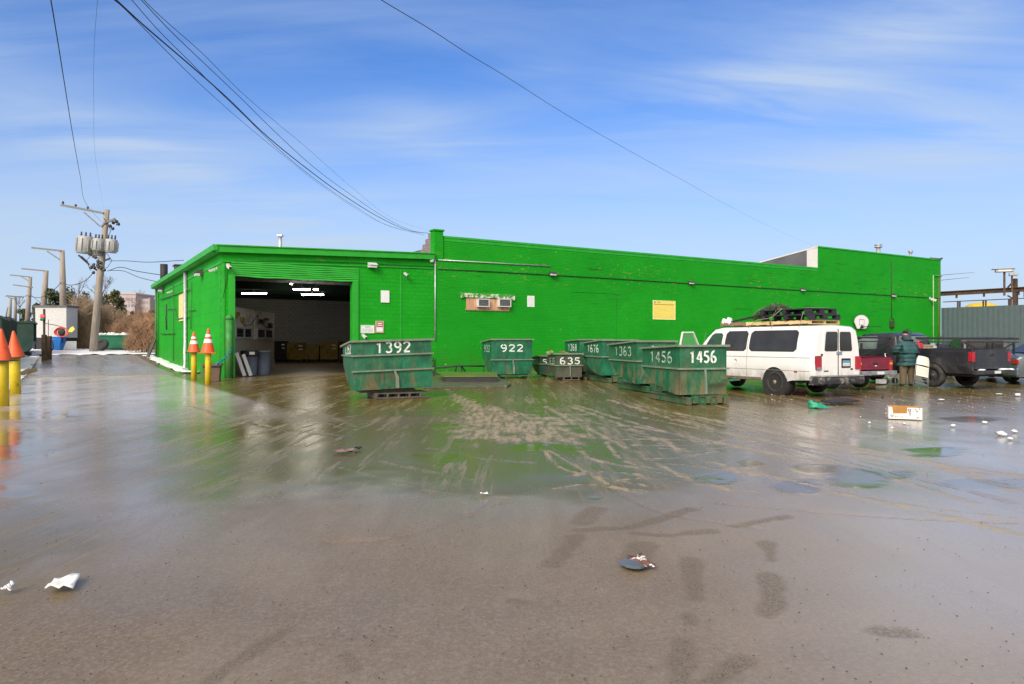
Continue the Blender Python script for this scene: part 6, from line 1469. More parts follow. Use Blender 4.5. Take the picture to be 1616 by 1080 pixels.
q = MB(); q.box(-.5, .5, -.05, .0, 0, .2, rotm(0, R(-18), .6)); q.box(-.6, .2, .1, .2, .05, .24, rotm(0, R(-25), .3)); P = at(41, 592, 34.5); o = q.build('broken_board', mat('board_brown', (.11, .08, .045), .8, var=.4)); put(o, (P.x, P.y, gz(P.x, P.y)+.05)); tag(o, 'broken brown boards lying in the snow at the left of the lane', 'boards')
# leaning post
P1_ = at(232.5, 561, 54); q = MB(); q.bar((0, 0, -.2), (.55, 0, 1.15), .18); o = q.build('leaning_post', mat('old_post', (.10, .085, .07), .8, var=.3)); put(o, P1_); tag(o, 'short dark post leaning beside the far left corner of the building', 'post')
# bins, hose reel, sheet
P = at(95, 552.5, 62); z_ = P.z
t = thing('recycling_bin', (P.x, P.y-.5, z_), .1, 'bright blue plastic bin in front of the white hut', 'bin')
q = MB(); q.add([(-.46, -.4, 0), (.46, -.4, 0), (.46, .4, 0), (-.46, .4, 0), (-.56, -.48, 1.05), (.56, -.48, 1.05), (.56, .48, 1.05), (-.56, .48, 1.05)], [(3,2,1,0),(0,1,5,4),(1,2,6,5),(2,3,7,6),(3,0,4,7),(4,5,6,7)]); mb_ = mat('bin_blue', (.02, .20, .62), .45, var=.1); q.build('tub', mb_, t, bevel=.03)
q = MB(); q.box(-.6, .6, -.52, .52, 1.051, 1.12); q.box(-.25, .25, -.50, -.46, .8, .92); q.build('lid', mb_, t, bevel=.02)
q = MB(); q.add([(-.5, 0, 0), (.62, 0, 0), (.45, .3, .72), (-.4, .3, .72)], [(0,1,2,3)]); o = q.build('plastic_sheet', mat('sheet_grey', (.28, .30, .33), .6), solid=.03); put(o, (at(109, 552, 61).x, 61, z_+.02)); tag(o, 'pale grey panel leaning to the right of the blue bin', 'panel')
P = at(98, 524.5, 61.3); t = thing('hose_reel', P, 0, 'orange red hose reel above the blue bin', 'hose reel')
q = MB(); mo_ = mat('hose_orange_red', (.58, .06, .02), .5, var=.2)
for k in range(4): q.tube([((.42+.05*k)*math.cos(a*.35)*1.1, -.1*k*.3, (.30+.03*k)*math.sin(a*.35)+.03*math.sin(a+k)) for a in range(19)], .035, 6)
q.build('hose_coil', mo_, t); q = MB(); q.lathe([(.3, 0), (.3, .12), (.1, .14), (0, .14)], 16, rotm(R(90))); q.bar((0, .05, 0), (0, .05, -.9), .05); q.build('drum', m_blk, t)
P = at(112.5, 520, 61); q = MB(); q.add([(-.25, 0, -.2), (.1, -.1, -.25), (.3, 0, .0), (.1, .1, .25), (-.1, 0, .1)], [(0,1,2,3,4)]); o = q.build('yellow_rag', mat('rag_yellow', (.70, .60, .10), .7), solid=.04); put(o, P); tag(o, 'scrap of yellow plastic caught in the brush by the hose reel', 'rag')
# green dumpster with white bags, tyre leaning on it
P = at(173.5, 552, 63); zt_ = P.z; t = thing('dumpster', (P.x, P.y, zt_), R(-3), 'green open dumpster heaped with white bags under the utility pole', 'dumpster')
q = MB(); hw = 1.46; mg_ = mat('dumpster_green', (.008, .13, .065), .5, var=.15)
for a, b_ in ((-1, 1),):
    q.add([(-hw*.94, 0, .1), (hw*.94, 0, .1), (hw*.94, 1.5, .1), (-hw*.94, 1.5, .1), (-hw, -.1, 1.25), (hw, -.1, 1.25), (hw, 1.6, 1.25), (-hw, 1.6, 1.25)], [(3,2,1,0),(0,1,5,4),(1,2,6,5),(2,3,7,6),(3,0,4,7)])
q.build('body', mg_, t); q = MB(); q.box(-hw-.05, hw+.05, -.16, -.101, 1.15, 1.27); q.box(hw*.97, hw*.97+.08, -.14, -.08, .1, 1.14); q.box(-hw-.06, -hw-.001, -.1, 1.6, 1.15, 1.27); q.build('rim', mg_, t)
q = MB(); q.box(-hw*.9, hw*.9, .1, .3, -.1, .099); q.box(-hw*.9, hw*.9, 1.2, 1.4, -.1, .099); q.build('skid', m_blk, t)
for k in range(7):
    rr = random.Random(k+20); q = MB(); q.blob((0, 0, 0), rr.uniform(.2, .32), k, .35, fl=.55); o = q.build('rubbish_bag', m_paper); put(o, (P.x-1.1+.37*k, P.y+.5+.1*(k % 3), zt_+1.28+.05*(k % 2)))
    tag(o, 'white rubbish bag heaped in the green dumpster under the pole', 'bag', 'white bags heaped in the dumpster')
Pt = at(159.5, 552.2, 61.5); q = MB(); q.lathe([(.36, -.14), (.5, -.16), (.60, -.1), (.63, 0), (.60, .1), (.5, .16), (.36, .14), (.34, 0), (.36, -.14)], 28, cap=False); q.lathe([(.35, .05), (.2, .02), (0, .02)], 20, cap=False)
o = q.build('tyre', m_tyre); o.location = Pt+Vector((0, 0, .38)); o.rotation_euler = (R(52), 0, 0); tag(o, 'large worn tyre leaning against the green dumpster', 'tyre')
# ------------------------------------------------------------------ utility poles
m_wood = NB('weathered_pole'); wv = m_wood.mapping((6, 6, .5)); wn2 = m_wood.noise(2, 6, .65, wv); m_wood.set(color=m_wood.mix(m_wood.ramp(wn2, .3, .7), (.20,.17,.14), (.38,.34,.29)), rough=.9); m_wood.bump(wn2, .5, .03); m_wood = m_wood.m
m_arm = mat('crossarm_grey', (.17, .17, .17), .8, var=.2)
m_ins = mat('insulator_dark', (.04, .035, .035), .4)
def upole(base, top, Y, r, label, armpts=(), zb=None):
    B_ = at(base[0], base[1], Y); T_ = at(top[0], top[1], Y); t = thing('utility_pole', B_, 0, label, 'utility pole', 'wooden utility poles along the lane')
    q = MB(); q.tube([Vector((0, 0, -1)), (T_-B_)*.5, T_-B_], [r*1.15, r*1.0, r*.75], 12); q.build('pole', m_wood, t)
    for a, b_, w_ in armpts:
        q = MB(); A_, C_ = at(a[0], a[1], Y)-B_, at(b_[0], b_[1], Y)-B_; q.bar(A_+Vector((0, -.22, 0)), C_+Vector((0, -.22, 0)), w_, w_*1.2); q.build('crossarm', m_arm, t)
    return t, B_
Ym = 60; px1 = Ym/FPX
t, Bm = upole((146, 549), (169, 331), Ym, .27, 'tall leaning utility pole carrying two transformers, nearest of the poles', [((99, 324.5), (166, 337.5), .14), ((162, 359), (171, 349), .10), ((135, 336), (160, 358), .07), ((169, 352), (184, 346.5), .14)])
for px, py in ((102, 323), (122, 327.5), (141, 331)):
    P = at(px, py, Ym)-Bm; q = MB(); q.lathe([(.04, -.1), (.06, .05), (.1, .12), (.05, .22), (0, .24)], 10, Matrix.Translation(P+Vector((0, -.22, 0)))); q.build('insulator', m_ins, t)
for px, py in ((174, 357), (179, 352), (184, 350), (187, 354), (178, 361)):
    P = at(px, py, Ym)-Bm; q = MB(); q.blob(P, .14, px, .1, 8, 6); q.build('insulator', m_ins, t)
m_can = mat('transformer_grey', (.33, .34, .34), .5, var=.1, dirt=(.38, .18, .05), dthr=(.58, .68), ds=1.2)
def can(px0, px1_, py0, py1, dy, label_dirt=0):
    c = at((px0+px1_)/2, py1, Ym)-Bm; w_ = (px1_-px0)*px1; h = (py1-py0)*px1
    q = MB(); M_ = Matrix.Translation(c+Vector((0, dy, 0))) @ rotm(0, R(5)); q.lathe([(w_*.45, 0), (w_*.5, .06), (w_*.5, h-.08), (w_*.46, h-.05), (w_*.46, h), (0, h+.04)], 18, M_); ob = q.build('transformer', m_can, t)
    q = MB()
    for k in range(9): a = k*2*math.pi/9; q.box(w_*.5-.01, w_*.5+.09, -.012, .012, .15, h-.2, M_ @ rotm(0, 0, a))
    q.build('cooling_fin', m_can, ob)
    q = MB()
    for k in (-1, 0, 1): q.lathe([(.05, 0), (.09, .08), (.05, .16), (.08, .24), (.03, .34), (0, .34)], 8, M_ @ Matrix.Translation((k*w_*.3, 0, h+.03)))
    q.build('bushing', m_ins, ob)
can(124, 147.5, 374, 401, -.25); can(154, 171, 379, 398, -.75); can(169, 187, 379, 400, -.35)
q = MB(); q.box(-.3, .9, -.3, .1, 0, .9, Matrix.Translation(at(148, 404, Ym)-Bm)); q.build('bracket', m_arm, t)
q = MB()
for a, b_ in (((124, 403), (141, 418)), ((128, 405), (138, 414)), ((143, 420), (158, 430)), ((158, 414), (174, 408))): q.bar(at(*a, Ym)-Bm, at(*b_, Ym)-Bm, .12)
for k in range(12):
    rr = random.Random(k+3); P = at(rr.uniform(144, 174), rr.uniform(403, 432), Ym)-Bm; q.blob(P+Vector((0, -.3, 0)), .13, k, .3, 8, 5)
q.build('cutout_switch', m_ins, t)
q = MB()
for P_ in ([(147, 372), (152, 395), (158, 410), (154, 425)], [(171, 400), (180, 412), (172, 424), (160, 420)], [(150, 400), (140, 412), (146, 428)], [(167, 345), (178, 365), (172, 380)], [(184, 347), (190, 350), (186, 357)]):
    q.tube([at(a, b_, Ym)-Bm+Vector((0, -.3, 0)) for a, b_ in P_], .025, 5)
q.build('jumper_cable', m_ins, t)
upole((100, 495), (98, 395.5), 85, .33, 'second utility pole, straight, behind the white hut', [((52, 391.5), (99, 396.5), .16), ((76, 397), (97, 411), .09)])
upole((67.5, 500), (73, 427), 100, .37, 'third utility pole leaning right over the hut roof', [((36, 424.5), (73, 428), .15)])
upole((42.5, 510), (48, 437), 115, .33, 'fourth utility pole with two crossarms above the dark containers', [((18, 434.5), (48, 437.5), .15), ((22, 450), (53, 454), .15), ((35, 437), (47, 444), .08)])
upole((24, 500), (24.5, 468), 170, .3, 'distant thin utility pole forming the right leg of a pair', [((11, 467), (38, 470), .25), ((14, 470), (26, 472), .2)])
upole((15.5, 500), (17, 470), 172, .3, 'distant thin utility pole forming the left leg of a pair')
upole((9, 500), (12, 485), 240, .25, 'short far pole at the left edge above the containers')
upole((237, 520), (236, 470), 120, .16, 'thin far pole just left of the green building', ())
# ------------------------------------------------------------------ overhead wires
m_wire = mat('wire_black', (.02, .02, .03), .6)
def wire(P, Ys, r, label, grp='overhead wires', taper=1.0):
    """P: measured photo positions, Ys: distances at both ends, spaced evenly in 1/Y"""
    n = len(P); pts = []
    L_ = [0]
    for a, b_ in zip(P[:-1], P[1:]): L_.append(L_[-1]+math.hypot(b_[0]-a[0], b_[1]-a[1]))
    for i, p in enumerate(P):
        f_ = L_[i]/L_[-1]; iy = (1/Ys[0])*(1-f_)+(1/Ys[1])*f_; pts.append(at(p[0], p[1], 1/iy))
    sm_ = []
    Q = [pts[0]*2-pts[1]]+pts+[pts[-1]*2-pts[-2]]
    for i in range(1, len(Q)-2):
        for k in range(8):
            t_ = k/8; a, b_, c, d = Q[i-1:i+3]; sm_.append(.5*((2*b_)+(-a+c)*t_+(2*a-5*b_+4*c-d)*t_*t_+(-a+3*b_-3*c+d)*t_**3))
    sm_.append(pts[-1]); rl_ = [r*.78*(1-(1-taper)*i/(len(sm_)-1)) for i in range(len(sm_))]; q = MB(); q.tube(sm_, rl_, 5); o = q.build('overhead_wire', m_wire); tag(o, label, 'wire', grp); return o
wire([(150, -27), (182, -1), (230, 43), (300, 103), (360, 156), (420, 214), (480, 263), (540, 307), (600, 344), (645, 364), (677, 368.5)], (9, 38), .014, 'thickest wire of the bundle falling from the upper left to the brick corner pier')
wire([(150, -20), (190, 8), (240, 58), (300, 118), (340, 155), (382, 192), (450, 248), (520, 302), (600, 351), (668, 372)], (9, 38), .008, 'lowest thin wire of the bundle, hanging left of the others', taper=.3)
wire([(185, -25), (207, -1), (250, 48), (300, 98), (335, 134), (385, 182), (440, 236), (500, 285), (560, 326), (614, 357), (670, 371)], (9.5, 38), .007, 'thin wire that crosses the thick one in the middle of the bundle')
wire([(195, -30), (222, -1), (270, 50), (320, 98), (380, 155), (440, 214), (500, 268), (560, 312), (610, 345), (650, 364), (680, 369)], (10, 38), .008, 'second wire from the right in the bundle to the brick pier')
wire([(200, -33), (226, -1), (260, 32), (320, 85), (380, 145), (440, 197), (480, 230), (560, 300), (620, 345), (682, 366)], (10, 38), .008, 'rightmost thin wire of the bundle', taper=.3)
wire([(72, -40), (80, -1), (91, 65), (103, 140), (116, 220), (127, 280), (136, 322), (160, 350)], (8, 60), .010, 'single wire dropping steeply at the upper left towards the transformer pole')
wire([(155, -40), (154, -1), (150, 50), (148, 100), (148, 160), (152, 260), (165, 336)], (9, 60), .003, 'very faint short wire hanging left of the bundle')
wire([(560, -30), (600, -1), (680, 47), (740, 86), (800, 122), (900, 185), (1000, 242), (1080, 286), (1150, 325), (1230, 365), (1289, 390)], (9, 56), .008, 'long thin wire crossing the sky from top centre down to the right', taper=.35)
def wire2(P, Ys, r, label): return wire(P, Ys, r, label, 'service wires from the poles')
wire2([(172, 412), (200, 412), (235, 414), (290, 411)], (60, 50), .03, 'upper dark wire from the transformer pole towards the garage roof')
wire2([(170, 428), (190, 422), (215, 428), (252, 434)], (60, 52), .035, 'middle drooping wire from the transformer pole to the building')
wire2([(172, 427), (195, 428), (220, 438), (252, 446)], (60, 52), .03, 'lowest drooping wire from the transformer pole to the building')
wire2([(148, 430), (135, 443), (120, 449), (108, 450), (97, 446)], (60, 84), .045, 'sagging cable between the transformer pole and the second pole')
wire2([(96, 446), (88, 455), (72, 466), (60, 470), (40, 466)], (84, 110), .05, 'cable going on from the second pole to the farther poles')
wire2([(48, 465), (60, 475), (72, 485)], (112, 100), .04, 'short stay wire beside the third pole')
wire2([(48, 468), (30, 468), (8, 468)], (112, 170), .05, 'far wire between the fourth pole and the distant pair')
# ------------------------------------------------------------------ trees, brush, far building
m_twig = mat('bare_twigs', (.21, .155, .10), .9, var=.45, vs=1.2); m_twig2 = mat('reddish_twigs', (.24, .14, .08), .9, var=.4, vs=1.0); m_leafd = mat('evergreen_leaf', (.065, .085, .032), .8, var=.5, vs=1.6)
m_bark = mat('bark', (.11, .085, .065), .9, var=.3)
def brush(px0, px1_, ytop, ybase, Y, n, label, m, seed, den=1.0, dep=2.5):
    rr = random.Random(seed); x0, x1 = (px0-CX)/FPX*Y, (px1_-CX)/FPX*Y; zt_ = EYE+(CY-ytop)/FPX*Y; zb = EYE+(CY-ybase)/FPX*Y; H_ = zt_-zb; cx_ = (x0+x1)/2; hw_ = (x1-x0)/2
    t = thing('bare_bush', (cx_, Y, zb), 0, label, 'bush', 'leafless brush behind the lane')
    q = MB(); st = MB()
    for k in range(7): a = rr.uniform(-.6, .6); st.tube([(a*hw_, rr.uniform(-.5, .5), -.3), (a*hw_*1.2+rr.uniform(-.3, .3), 0, H_*.35), (a*hw_*1.4+rr.uniform(-.4, .4), 0, H_*rr.uniform(.6, .85))], [.06, .04, .015], 5)
    st.build('stem', m_bark, t)
    for k in range(int(n*den)):
        u_ = rr.uniform(-1, 1); hmax = H_*math.sqrt(max(.05, 1-abs(u_)**2.4))*(.8+.35*noise.noise(Vector((u_*3+seed, seed, 0))))
        z = hmax*rr.random()**.75; p = Vector((u_*hw_, rr.uniform(-dep, dep)*.5, z)); a = rr.uniform(-1.1, 1.1); ln = rr.uniform(.35, 1.1)
        d_ = Vector((math.sin(a)*ln, rr.uniform(-.3, .3), math.cos(a)*ln*.9)); b_ = d_*.5+Vector((rr.uniform(-.12, .12), 0, rr.uniform(-.1, .1))); w_ = Vector((math.cos(a), rr.uniform(-.5, .5), -math.sin(a)))*rr.uniform(.008, .02)
        q.add([p-w_, p+w_, p+b_+w_*.7, p+b_-w_*.7, p+d_], [(0,1,2,3), (3,2,4)])
    q.build('twigs', m, t, recalc=False)
brush(107, 158, 470, 554, 65.5, 8000, 'tangled bare brown bush between the white hut and the transformer pole', m_twig, 1)
brush(130, 215, 480, 552, 68, 8000, 'bare tan bush rising behind the green dumpster', m_twig, 2)
brush(180, 262, 490, 552, 66, 6500, 'reddish bare bush to the right of the green dumpster', m_twig2, 3)
brush(210, 262, 498, 556, 60, 4000, 'low reddish brush next to the far left corner of the building', m_twig2, 4)
brush(110, 185, 474, 548, 78, 5000, 'taller grey brown thicket behind the transformer pole', mat('grey_twigs', (.24, .20, .16), .9, var=.4), 5)
def bare_tree(px, yb, yt, Y, label, seed, m, r0=.1):
    rr = random.Random(seed); P = at(px, yb, Y); H_ = (yb-yt)/FPX*Y; t = thing('bare_tree', P, 0, label, 'tree', 'bare trees behind the brush'); q = MB(); tr_ = MB()
    tr_.tube([(0, 0, -.3), (.1, 0, H_*.4), (0, 0, H_*.62)], [r0, r0*.7, r0*.45], 7); tr_.build('trunk', m_bark, t)
    def br(p, d_, ln, r, lv):
        e = p+d_*ln; q.tube([p, p+d_*ln*.5+Vector((rr.uniform(-.1, .1), 0, .03)), e], [r, r*.8, r*.6], 4)
        if lv < 4:
            for k in range(3 if lv < 3 else 2): nd = (d_+Vector((rr.uniform(-.75, .75), rr.uniform(-.6, .6), rr.uniform(-.1, .5)))).normalized(); br(e, nd, ln*rr.uniform(.55, .8), r*.62, lv+1)
    for k in range(6): z = H_*rr.uniform(.3, .62); br(Vector((.05, 0, z)), Vector((rr.uniform(-.6, .6), rr.uniform(-.4, .4), 1)).normalized(), H_*.17, r0*.4, 1)
    q.build('branches', m, t)
bare_tree(122, 535, 440, 70, 'slender bare tree with upright twigs left of the transformer pole', 4, m_bark)
bare_tree(160, 515, 430, 72, 'thin bare sapling right behind the transformer pole', 6, m_bark, .08)
bare_tree(213, 525, 455, 75, 'small bare tree in front of the far pink building', 8, mat('pinkish_twigs', (.30, .24, .20), .9), .07)
bare_tree(31, 505, 470, 150, 'tiny far bare tree between the distant poles', 9, m_bark, .12)
def evergreen(px0, px1_, ytop, ybase, Y, n, label, seed, m=m_leafd):
    rr = random.Random(seed); x0, x1 = (px0-CX)/FPX*Y, (px1_-CX)/FPX*Y; zt_ = EYE+(CY-ytop)/FPX*Y; zb = EYE+(CY-ybase)/FPX*Y; H_ = zt_-zb; cx_ = (x0+x1)/2; hw_ = (x1-x0)/2*1.25; H_ *= 1.08
    t = thing('evergreen_tree', (cx_, Y, zb), 0, label, 'tree', 'evergreen trees beyond the lane')
    q = MB(); q.tube([(0, 0, -1), (.1, 0, H_*.5), (0, 0, H_*.9)], [.25, .18, .06], 7)
    for k in range(8): a = rr.uniform(0, 6.28); z = H_*rr.uniform(.3, .8); q.tube([(0, 0, z), (math.cos(a)*hw_*.6, math.sin(a)*hw_*.4, z+H_*.08)], [.08, .03], 5)
    q.build('trunk', m_bark, t); q = MB(); cl = [(rr.uniform(-.8, .8), rr.uniform(-.6, .6), rr.uniform(.2, .92), rr.uniform(.14, .28)) for _ in range(26)]
    for k in range(n):
        a, b_, c, r_ = rr.choice(cl); th_ = rr.uniform(0, 6.28); ph = math.acos(rr.uniform(-1, 1)); rd = r_*rr.random()**.4
        sh = math.sqrt(max(.06, 1-c**2.6)); p = Vector((a*hw_*sh+rd*hw_*math.sin(ph)*math.cos(th_)*1.1, b_*hw_*sh+rd*hw_*math.sin(ph)*math.sin(th_), c*H_+rd*H_*.55*math.cos(ph)))
        d1 = Vector((rr.uniform(-1, 1), rr.uniform(-1, 1), rr.uniform(-1, 1))).normalized()*rr.uniform(.12, .26); d2 = d1.cross(Vector((rr.uniform(-1, 1), rr.uniform(-1, 1), rr.uniform(-1, 1)))).normalized()*rr.uniform(.07, .15)
        q.add([p-d1, p+d2, p+d1, p-d2], [(0,1,2,3)])
    q.build('crown', m, t, recalc=False)
evergreen(70, 128, 461, 545, 95, 5200, 'rounded dark evergreen rising behind the white hut', 31)
evergreen(150, 206, 463, 545, 92, 5200, 'rounded olive evergreen behind the green dumpster', 32, mat('olive_leaf', (.085, .095, .038), .8, var=.5, vs=1.5))
evergreen(116, 160, 464, 545, 98, 3200, 'brownish evergreen between the two rounder ones', 33, mat('brown_leaf', (.13, .105, .055), .8, var=.5, vs=1.5))
evergreen(46, 76, 484, 530, 110, 2600, 'low dark evergreen beyond the tub shaped container', 34)
evergreen(24, 48, 487, 525, 150, 1500, 'small far evergreen above the ribbed containers', 35)
evergreen(228, 262, 493, 540, 100, 1800, 'low evergreen just left of the green building corner', 36)
# far pink building
Yf = 380; t = thing('far_building', at(199, 545, Yf), R(0), 'distant pinkish brick block with rows of windows on the horizon', 'building')
B_ = at(199, 545, Yf); w0, w1 = (169-199)/FPX*Yf, (229-199)/FPX*Yf; h_ = (540-465)/FPX*Yf+1.6+(B_.z*-1)
m_pink = mat('pink_brick', (.42, .34, .33), .9, var=.1)
q = MB(); q.box(w0, 5, 0, 20, 0, h_); q.box(5.001, w1, 4, 20, 0, h_-2.0); q.build('wall', m_pink, t)
q = MB(); q.box(w0-.3, 5.3, -.3, 20.2, h_+.001, h_+.8); q.build('parapet', mat('pink_cap', (.45, .36, .33), .9), t)
m_fw = mat('far_window', (.20, .22, .27), .3)
for k in range(6):
    q = MB(); z = h_-3.2-k*3.4
    for j in range(6): x = -3.5+j*1.5; q.box(x, x+1.0, -.06, -.001, z, z+1.5)
    q.build('window', m_fw, t)
    q = MB()
    for j in range(5): x = 5.6+j*.85; q.box(x, x+.5, 3.94, 3.999, z-1.5, z)
    q.build('window', m_fw, t)
# tree line at the horizon, a long way off
rr = random.Random(77); q = MB()
for k in range(5200):
    x = rr.uniform(-420, -120) if k % 2 else rr.uniform(120, 480); Y = 420+rr.uniform(-25, 25); hh = 5+4*noise.noise(Vector((x*.03, 1, 0)))+2*noise.noise(Vector((x*.2, 3, 0)))
    z = hh*rr.random()**.6; d = rr.uniform(.6, 1.5); q.add([(x-d, Y, z), (x, Y+rr.uniform(-.5, .5), z+d), (x+d, Y, z+.2), (x, Y, z-d)], [(0,1,2,3)])
o = q.build('distant_woods', mat('far_trees', (.14, .135, .115), .9, var=.3, vs=.1), recalc=False); tag(o, 'faint band of distant trees along the horizon', 'woods', kind='stuff')
# ------------------------------------------------------------------ litter on the yard
def lay(o, px, py, rz=0, z=.0):
    P = gp(px, py); o.location = (P.x, P.y, z+.002); o.rotation_euler = (0, 0, rz); return o
# cardboard box
t = thing('cardboard_box', gp(1426, 661), R(-22), 'open white printed cardboard tray with a brown inside, lying on the wet ground', 'box')
t.location = gp(1427, 660.5); bw_, bd, bh = .62, .34, .24; mwb = mat('carton_white', (.66, .66, .63), .6, var=.06); mbr = mat('carton_brown', (.40, .20, .05), .8, var=.15)
q = MB(); hw = bw_/2
q.prism([(-hw, 0), (hw, 0), (hw, bh), (hw*.12, bh), (hw*.10, bh*.50), (-hw*.72, bh*.45), (-hw*.78, bh*1.0), (-hw, bh*1.05)], -bd/2, -bd/2+.006)
q.box(-hw, -hw+.006, -bd/2+.0065, bd/2, 0, bh*1.05); q.box(hw-.006, hw, -bd/2+.0065, bd/2, 0, bh); q.build('carton', mwb, t)
q = MB(); q.box(-hw+.007, hw-.007, bd/2-.008, bd/2-.002, .01, bh*1.05); q.box(-hw+.007, hw-.007, -bd/2+.0075, bd/2-.009, .004, .01); q.box(-hw+.007, -hw+.012, -bd/2+.01, bd/2-.01, .01, bh); q.box(hw-.012, hw-.007, -bd/2+.01, bd/2-.01, .01, bh)
q.prism([(-hw+.013, .011), (hw*.1, .011), (hw*.1, bh*.48), (-hw+.013, bh*.42)], -bd/2+.0068, -bd/2+.0074); q.build('inner_card', mbr, t)
q = MB(); mk = mat('print_navy', (.03, .04, .09), .6)
for cx_, cz_, r_ in ((.055+.02, bh*.80, .034), (hw-.085, bh*.16, .022), (-hw+.065, bh*.27, .03)):
    q.lathe([(r_, 0), (r_, .002), (r_*.55, .002), (r_*.55, 0)], 16, Matrix.Translation((cx_, -bd/2-.0005, cz_)) @ rotm(R(90)) @ Matrix.Diagonal((1, .8, 1, 1)), cap=False)
for k in range(5): q.box(.06, .11, -bd/2-.002, -bd/2-.0005, bh*.34+k*.018, bh*.34+k*.018+.008)
for x, z in ((hw-.12, bh*.86), (hw-.055, bh*.9), (hw-.10, bh*.72), (hw-.09, bh*.68)): q.box(x-.008, x+.008, -bd/2-.002, -bd/2-.0005, z-.015, z+.015)
q.build('printed_marks', mk, t)
rr = random.Random(2); q = MB(); x = -hw*.62       # small blurred lettering along the low front edge: unreadable strokes, not words
while x < hw*.02:
    h_ = rr.uniform(.022, .04); q.box(x, x+.007, -bd/2-.002, -bd/2-.0005, bh*.12, bh*.12+h_); q.box(x+.0072, x+.016, -bd/2-.002, -bd/2-.0005, bh*.12+h_*.4, bh*.12+h_*.6); x += rr.choice((.022, .024, .045))
q.build('printed_strokes', mat('print_teal', (.05, .14, .18), .6), t)
# green crumpled bag / tub
q = MB(); rows = []
for k in range(9):
    z = .27*k/8*(1-.55*abs((k/8))); rows.append([])
    for j in range(14): a = 2*math.pi*j/14; rad = .17+.05*noise.noise(Vector((math.cos(a), math.sin(a), k*.3))*2)-.012*k; rows[-1].append((rad*math.cos(a)*1.3+.015*k*(-1), rad*math.sin(a), z*1.2+.03*math.sin(a*3+k)+(.07*k/8*(math.cos(a) < 0))))
q.grid(rows, closeu=True); q.add([(.1, -.16, 0), (.42, -.12, .02), (.30, .05, .06), (.12, .1, .16)], [(0,1,2,3)]); o = lay(q.build('crumpled_bag', mat('bag_green', (.02, .30, .18), .35, var=.3, vs=8, bump=.6, bs=12), solid=.004), 1288, 644, -.2); o.scale = (.75, .75, .8); tag(o, 'crumpled bright green plastic bag in front of the van', 'bag')
q = MB(); q.box(-.45, .45, -.12, .28, .02, .06, rotm(R(4), R(-2), .1)); o = lay(q.build('flat_board', m_blk, bevel=.01), 1329, 638, .25, .03); tag(o, 'flat black panel lying on the ground behind the van', 'panel')
def scrap(px, py, w_, d_, name, label, cat, m, seed, rz=0, curl=.03, ragged=.25, grp=None, z=.004):
    rr = random.Random(seed); n = 7; rows = []
    for i in range(n):
        row = []
        for j in range(n):
            u_, v_ = i/(n-1)-.5, j/(n-1)-.5; k = 1+ragged*noise.noise(Vector((u_*3+seed, v_*3, 1)))
            row.append((u_*w_*k, v_*d_*k, curl*(abs(noise.noise(Vector((u_*2.2+seed, v_*2.2, 5))))*1.6+.5*(u_+v_)**2)))
        rows.append(row)
    q = MB(); q.grid(rows); o = q.build(name, m, solid=.006); lay(o, px, py, rz, z); tag(o, label, cat, grp); return o
scrap(100, 923, .15, .25, 'paper_scrap', 'folded white paper scrap on the wet ground at the lower left', 'paper', mat('paper_bright', (.82, .82, .76), .6, var=.03), 3, .35, .04, .2)
scrap(12, 932, .05, .08, 'paper_scrap', 'tiny torn white scrap near the left edge, left of the folded paper', 'paper', m_paper, 5, .3, .04, .6)
scrap(765, 780.5, .07, .03, 'paper_scrap', 'tiny white scrap in the middle of the yard', 'paper', m_paper, 8, .2, .02, .6)
q = MB(); pts = [(-.09, -.015), (-.045, -.065), (.0, -.085), (.05, -.085), (.085, -.07), (.05, -.01), (-.03, .035)]; q.add([(x, y, .004) for x, y in pts]+[(x, y, .022) for x, y in pts], [tuple(range(6, -1, -1)), tuple(range(7, 14))]+[(i, (i+1) % 7, (i+1) % 7+7, i+7) for i in range(7)])
o = lay(q.build('rubber_offcut', mat('slate_rubber', (.10, .115, .14), .5, var=.2), bevel=.002), 1001, 890, 0); o.location.x -= .03; o.scale = (1, 1.7, 1); tag(o, 'slate grey rounded offcut lying in the foreground', 'offcut')
scrap(1010, 889, .11, .26, 'leather_scrap', 'torn brown scrap with white edges beside the slate offcut', 'scrap', mat('torn_brown', (.16, .075, .055), .7, var=.3, dirt=(.72, .68, .62), dthr=(.56, .6), ds=11), 21, .3, .03, .5)
scrap(545, 714, .30, .14, 'rag', 'soggy pinkish brown rag on the wet ground left of centre', 'rag', mat('rag_pink_brown', (.19, .12, .10), .8, var=.5, vs=20), 12, .2, .05, .7)
scrap(566, 709.5, .10, .06, 'rag', 'small black rag beside the pinkish one', 'rag', m_blk, 13, .2, .05, .6)
scrap(1393, 629, .05, .04, 'wet_rag', 'small dark blue scrap on the ground right of the person', 'scrap', m_blk, 14, 0, .06)
mc = mat('snow_chunk', (.68, .70, .74), .5, var=.05, bump=.6, bs=20)
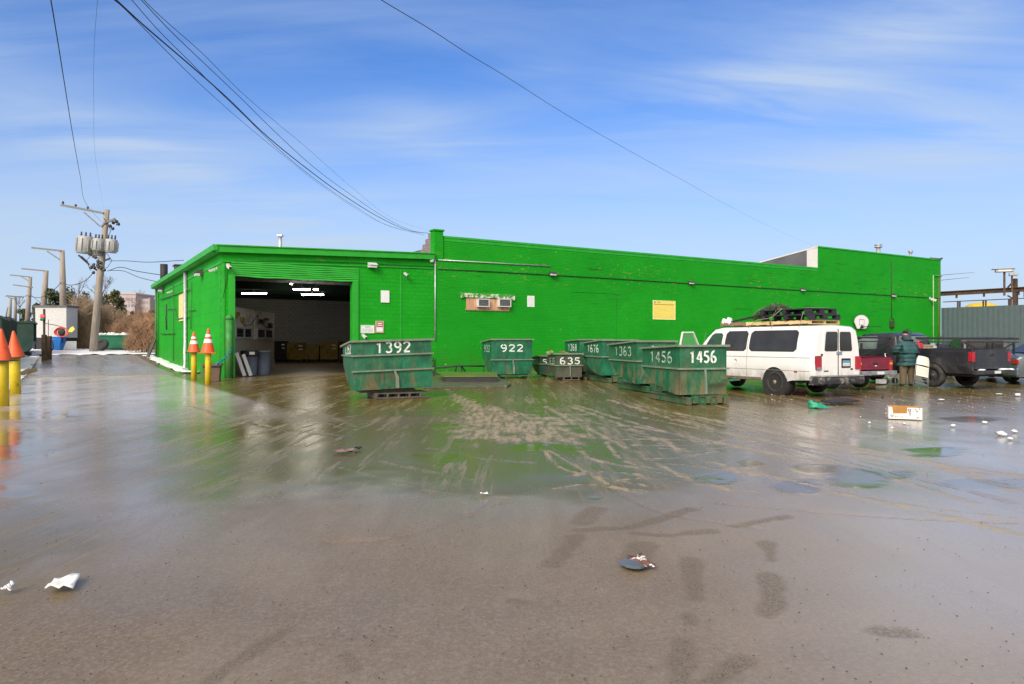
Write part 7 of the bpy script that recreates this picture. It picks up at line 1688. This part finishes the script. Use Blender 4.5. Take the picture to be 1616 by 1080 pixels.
for k, (px, py, r_, lb_) in enumerate([(1504, 672, .055, 'left lump of snow between the printed box and the right edge'), (1554, 667, .06, 'snow lump at the back of the little group near the right edge'), (1601, 681, .055, 'rightmost round snow lump near the edge of the photo'),
        (1580, 686, .09, 'flattened broken snow lump among the right hand group'), (1594, 692.5, .05, 'small snow lump just below the rightmost one'), (1427, 668.5, .035, 'small snow crumb right in front of the printed box'), (1408, 675, .03, 'snow crumb to the lower left of the printed box'),
        (1372, 667, .035, 'snow crumb halfway between the green bag and the printed box'), (1358, 657.5, .02, 'tiny snow crumb right of the green bag'), (1398, 652, .02, 'tiny snow crumb left of the printed box'), (1485, 631.5, .10, 'flat strip of snow in front of the folded chair'), (1606, 624, .10, 'snow pile near the tyre at the right edge'), (1577, 622.5, .1, 'thin strip of snow under the grey pickup')]):
    r_ *= .8; q = MB(); q.blob((0, 0, r_*.35), r_, k*3+1, .35, 12, 8, .55 if k not in (10, 12) else .2); o = lay(q.build('snow_lump', mc), px, py+1); tag(o, lb_, 'snow lump', 'snow lumps on the yard')
# scattered grit and crumbs nobody could count
rr = random.Random(9); q = MB()
for k in range(700):
    py = 600+480*rr.random()**.8; px = rr.uniform(-20, 1640); P = gp(px, py); r_ = rr.uniform(.002, .006)*(1+P.y*.05)
    q.blob((P.x, P.y, .002), r_, k, .3, 5, 3, .5)
o = q.build('loose_grit', mat('grit_dark', (.07, .055, .045), .7, var=.5, vs=2)); tag(o, 'loose dark grit and crumbs scattered over the wet yard', 'grit', kind='stuff')
q = MB()
for k in range(220):
    px = rr.gauss(1480, 90); py = rr.uniform(612, 650)
    if k < 60: px, py = rr.gauss(1215, 40), rr.uniform(622, 634)
    if not 1150 < px < 1640: continue
    P = gp(px, py); q.blob((P.x, P.y, .004), rr.uniform(.010, .028), k, .4, 6, 4, .5)
o = q.build('debris_crumbs', mat('debris_mixed', (.26, .22, .15), .7, var=.8, vs=.9)); tag(o, 'pale crumbs of debris scattered around the parked vehicles', 'debris', kind='stuff')
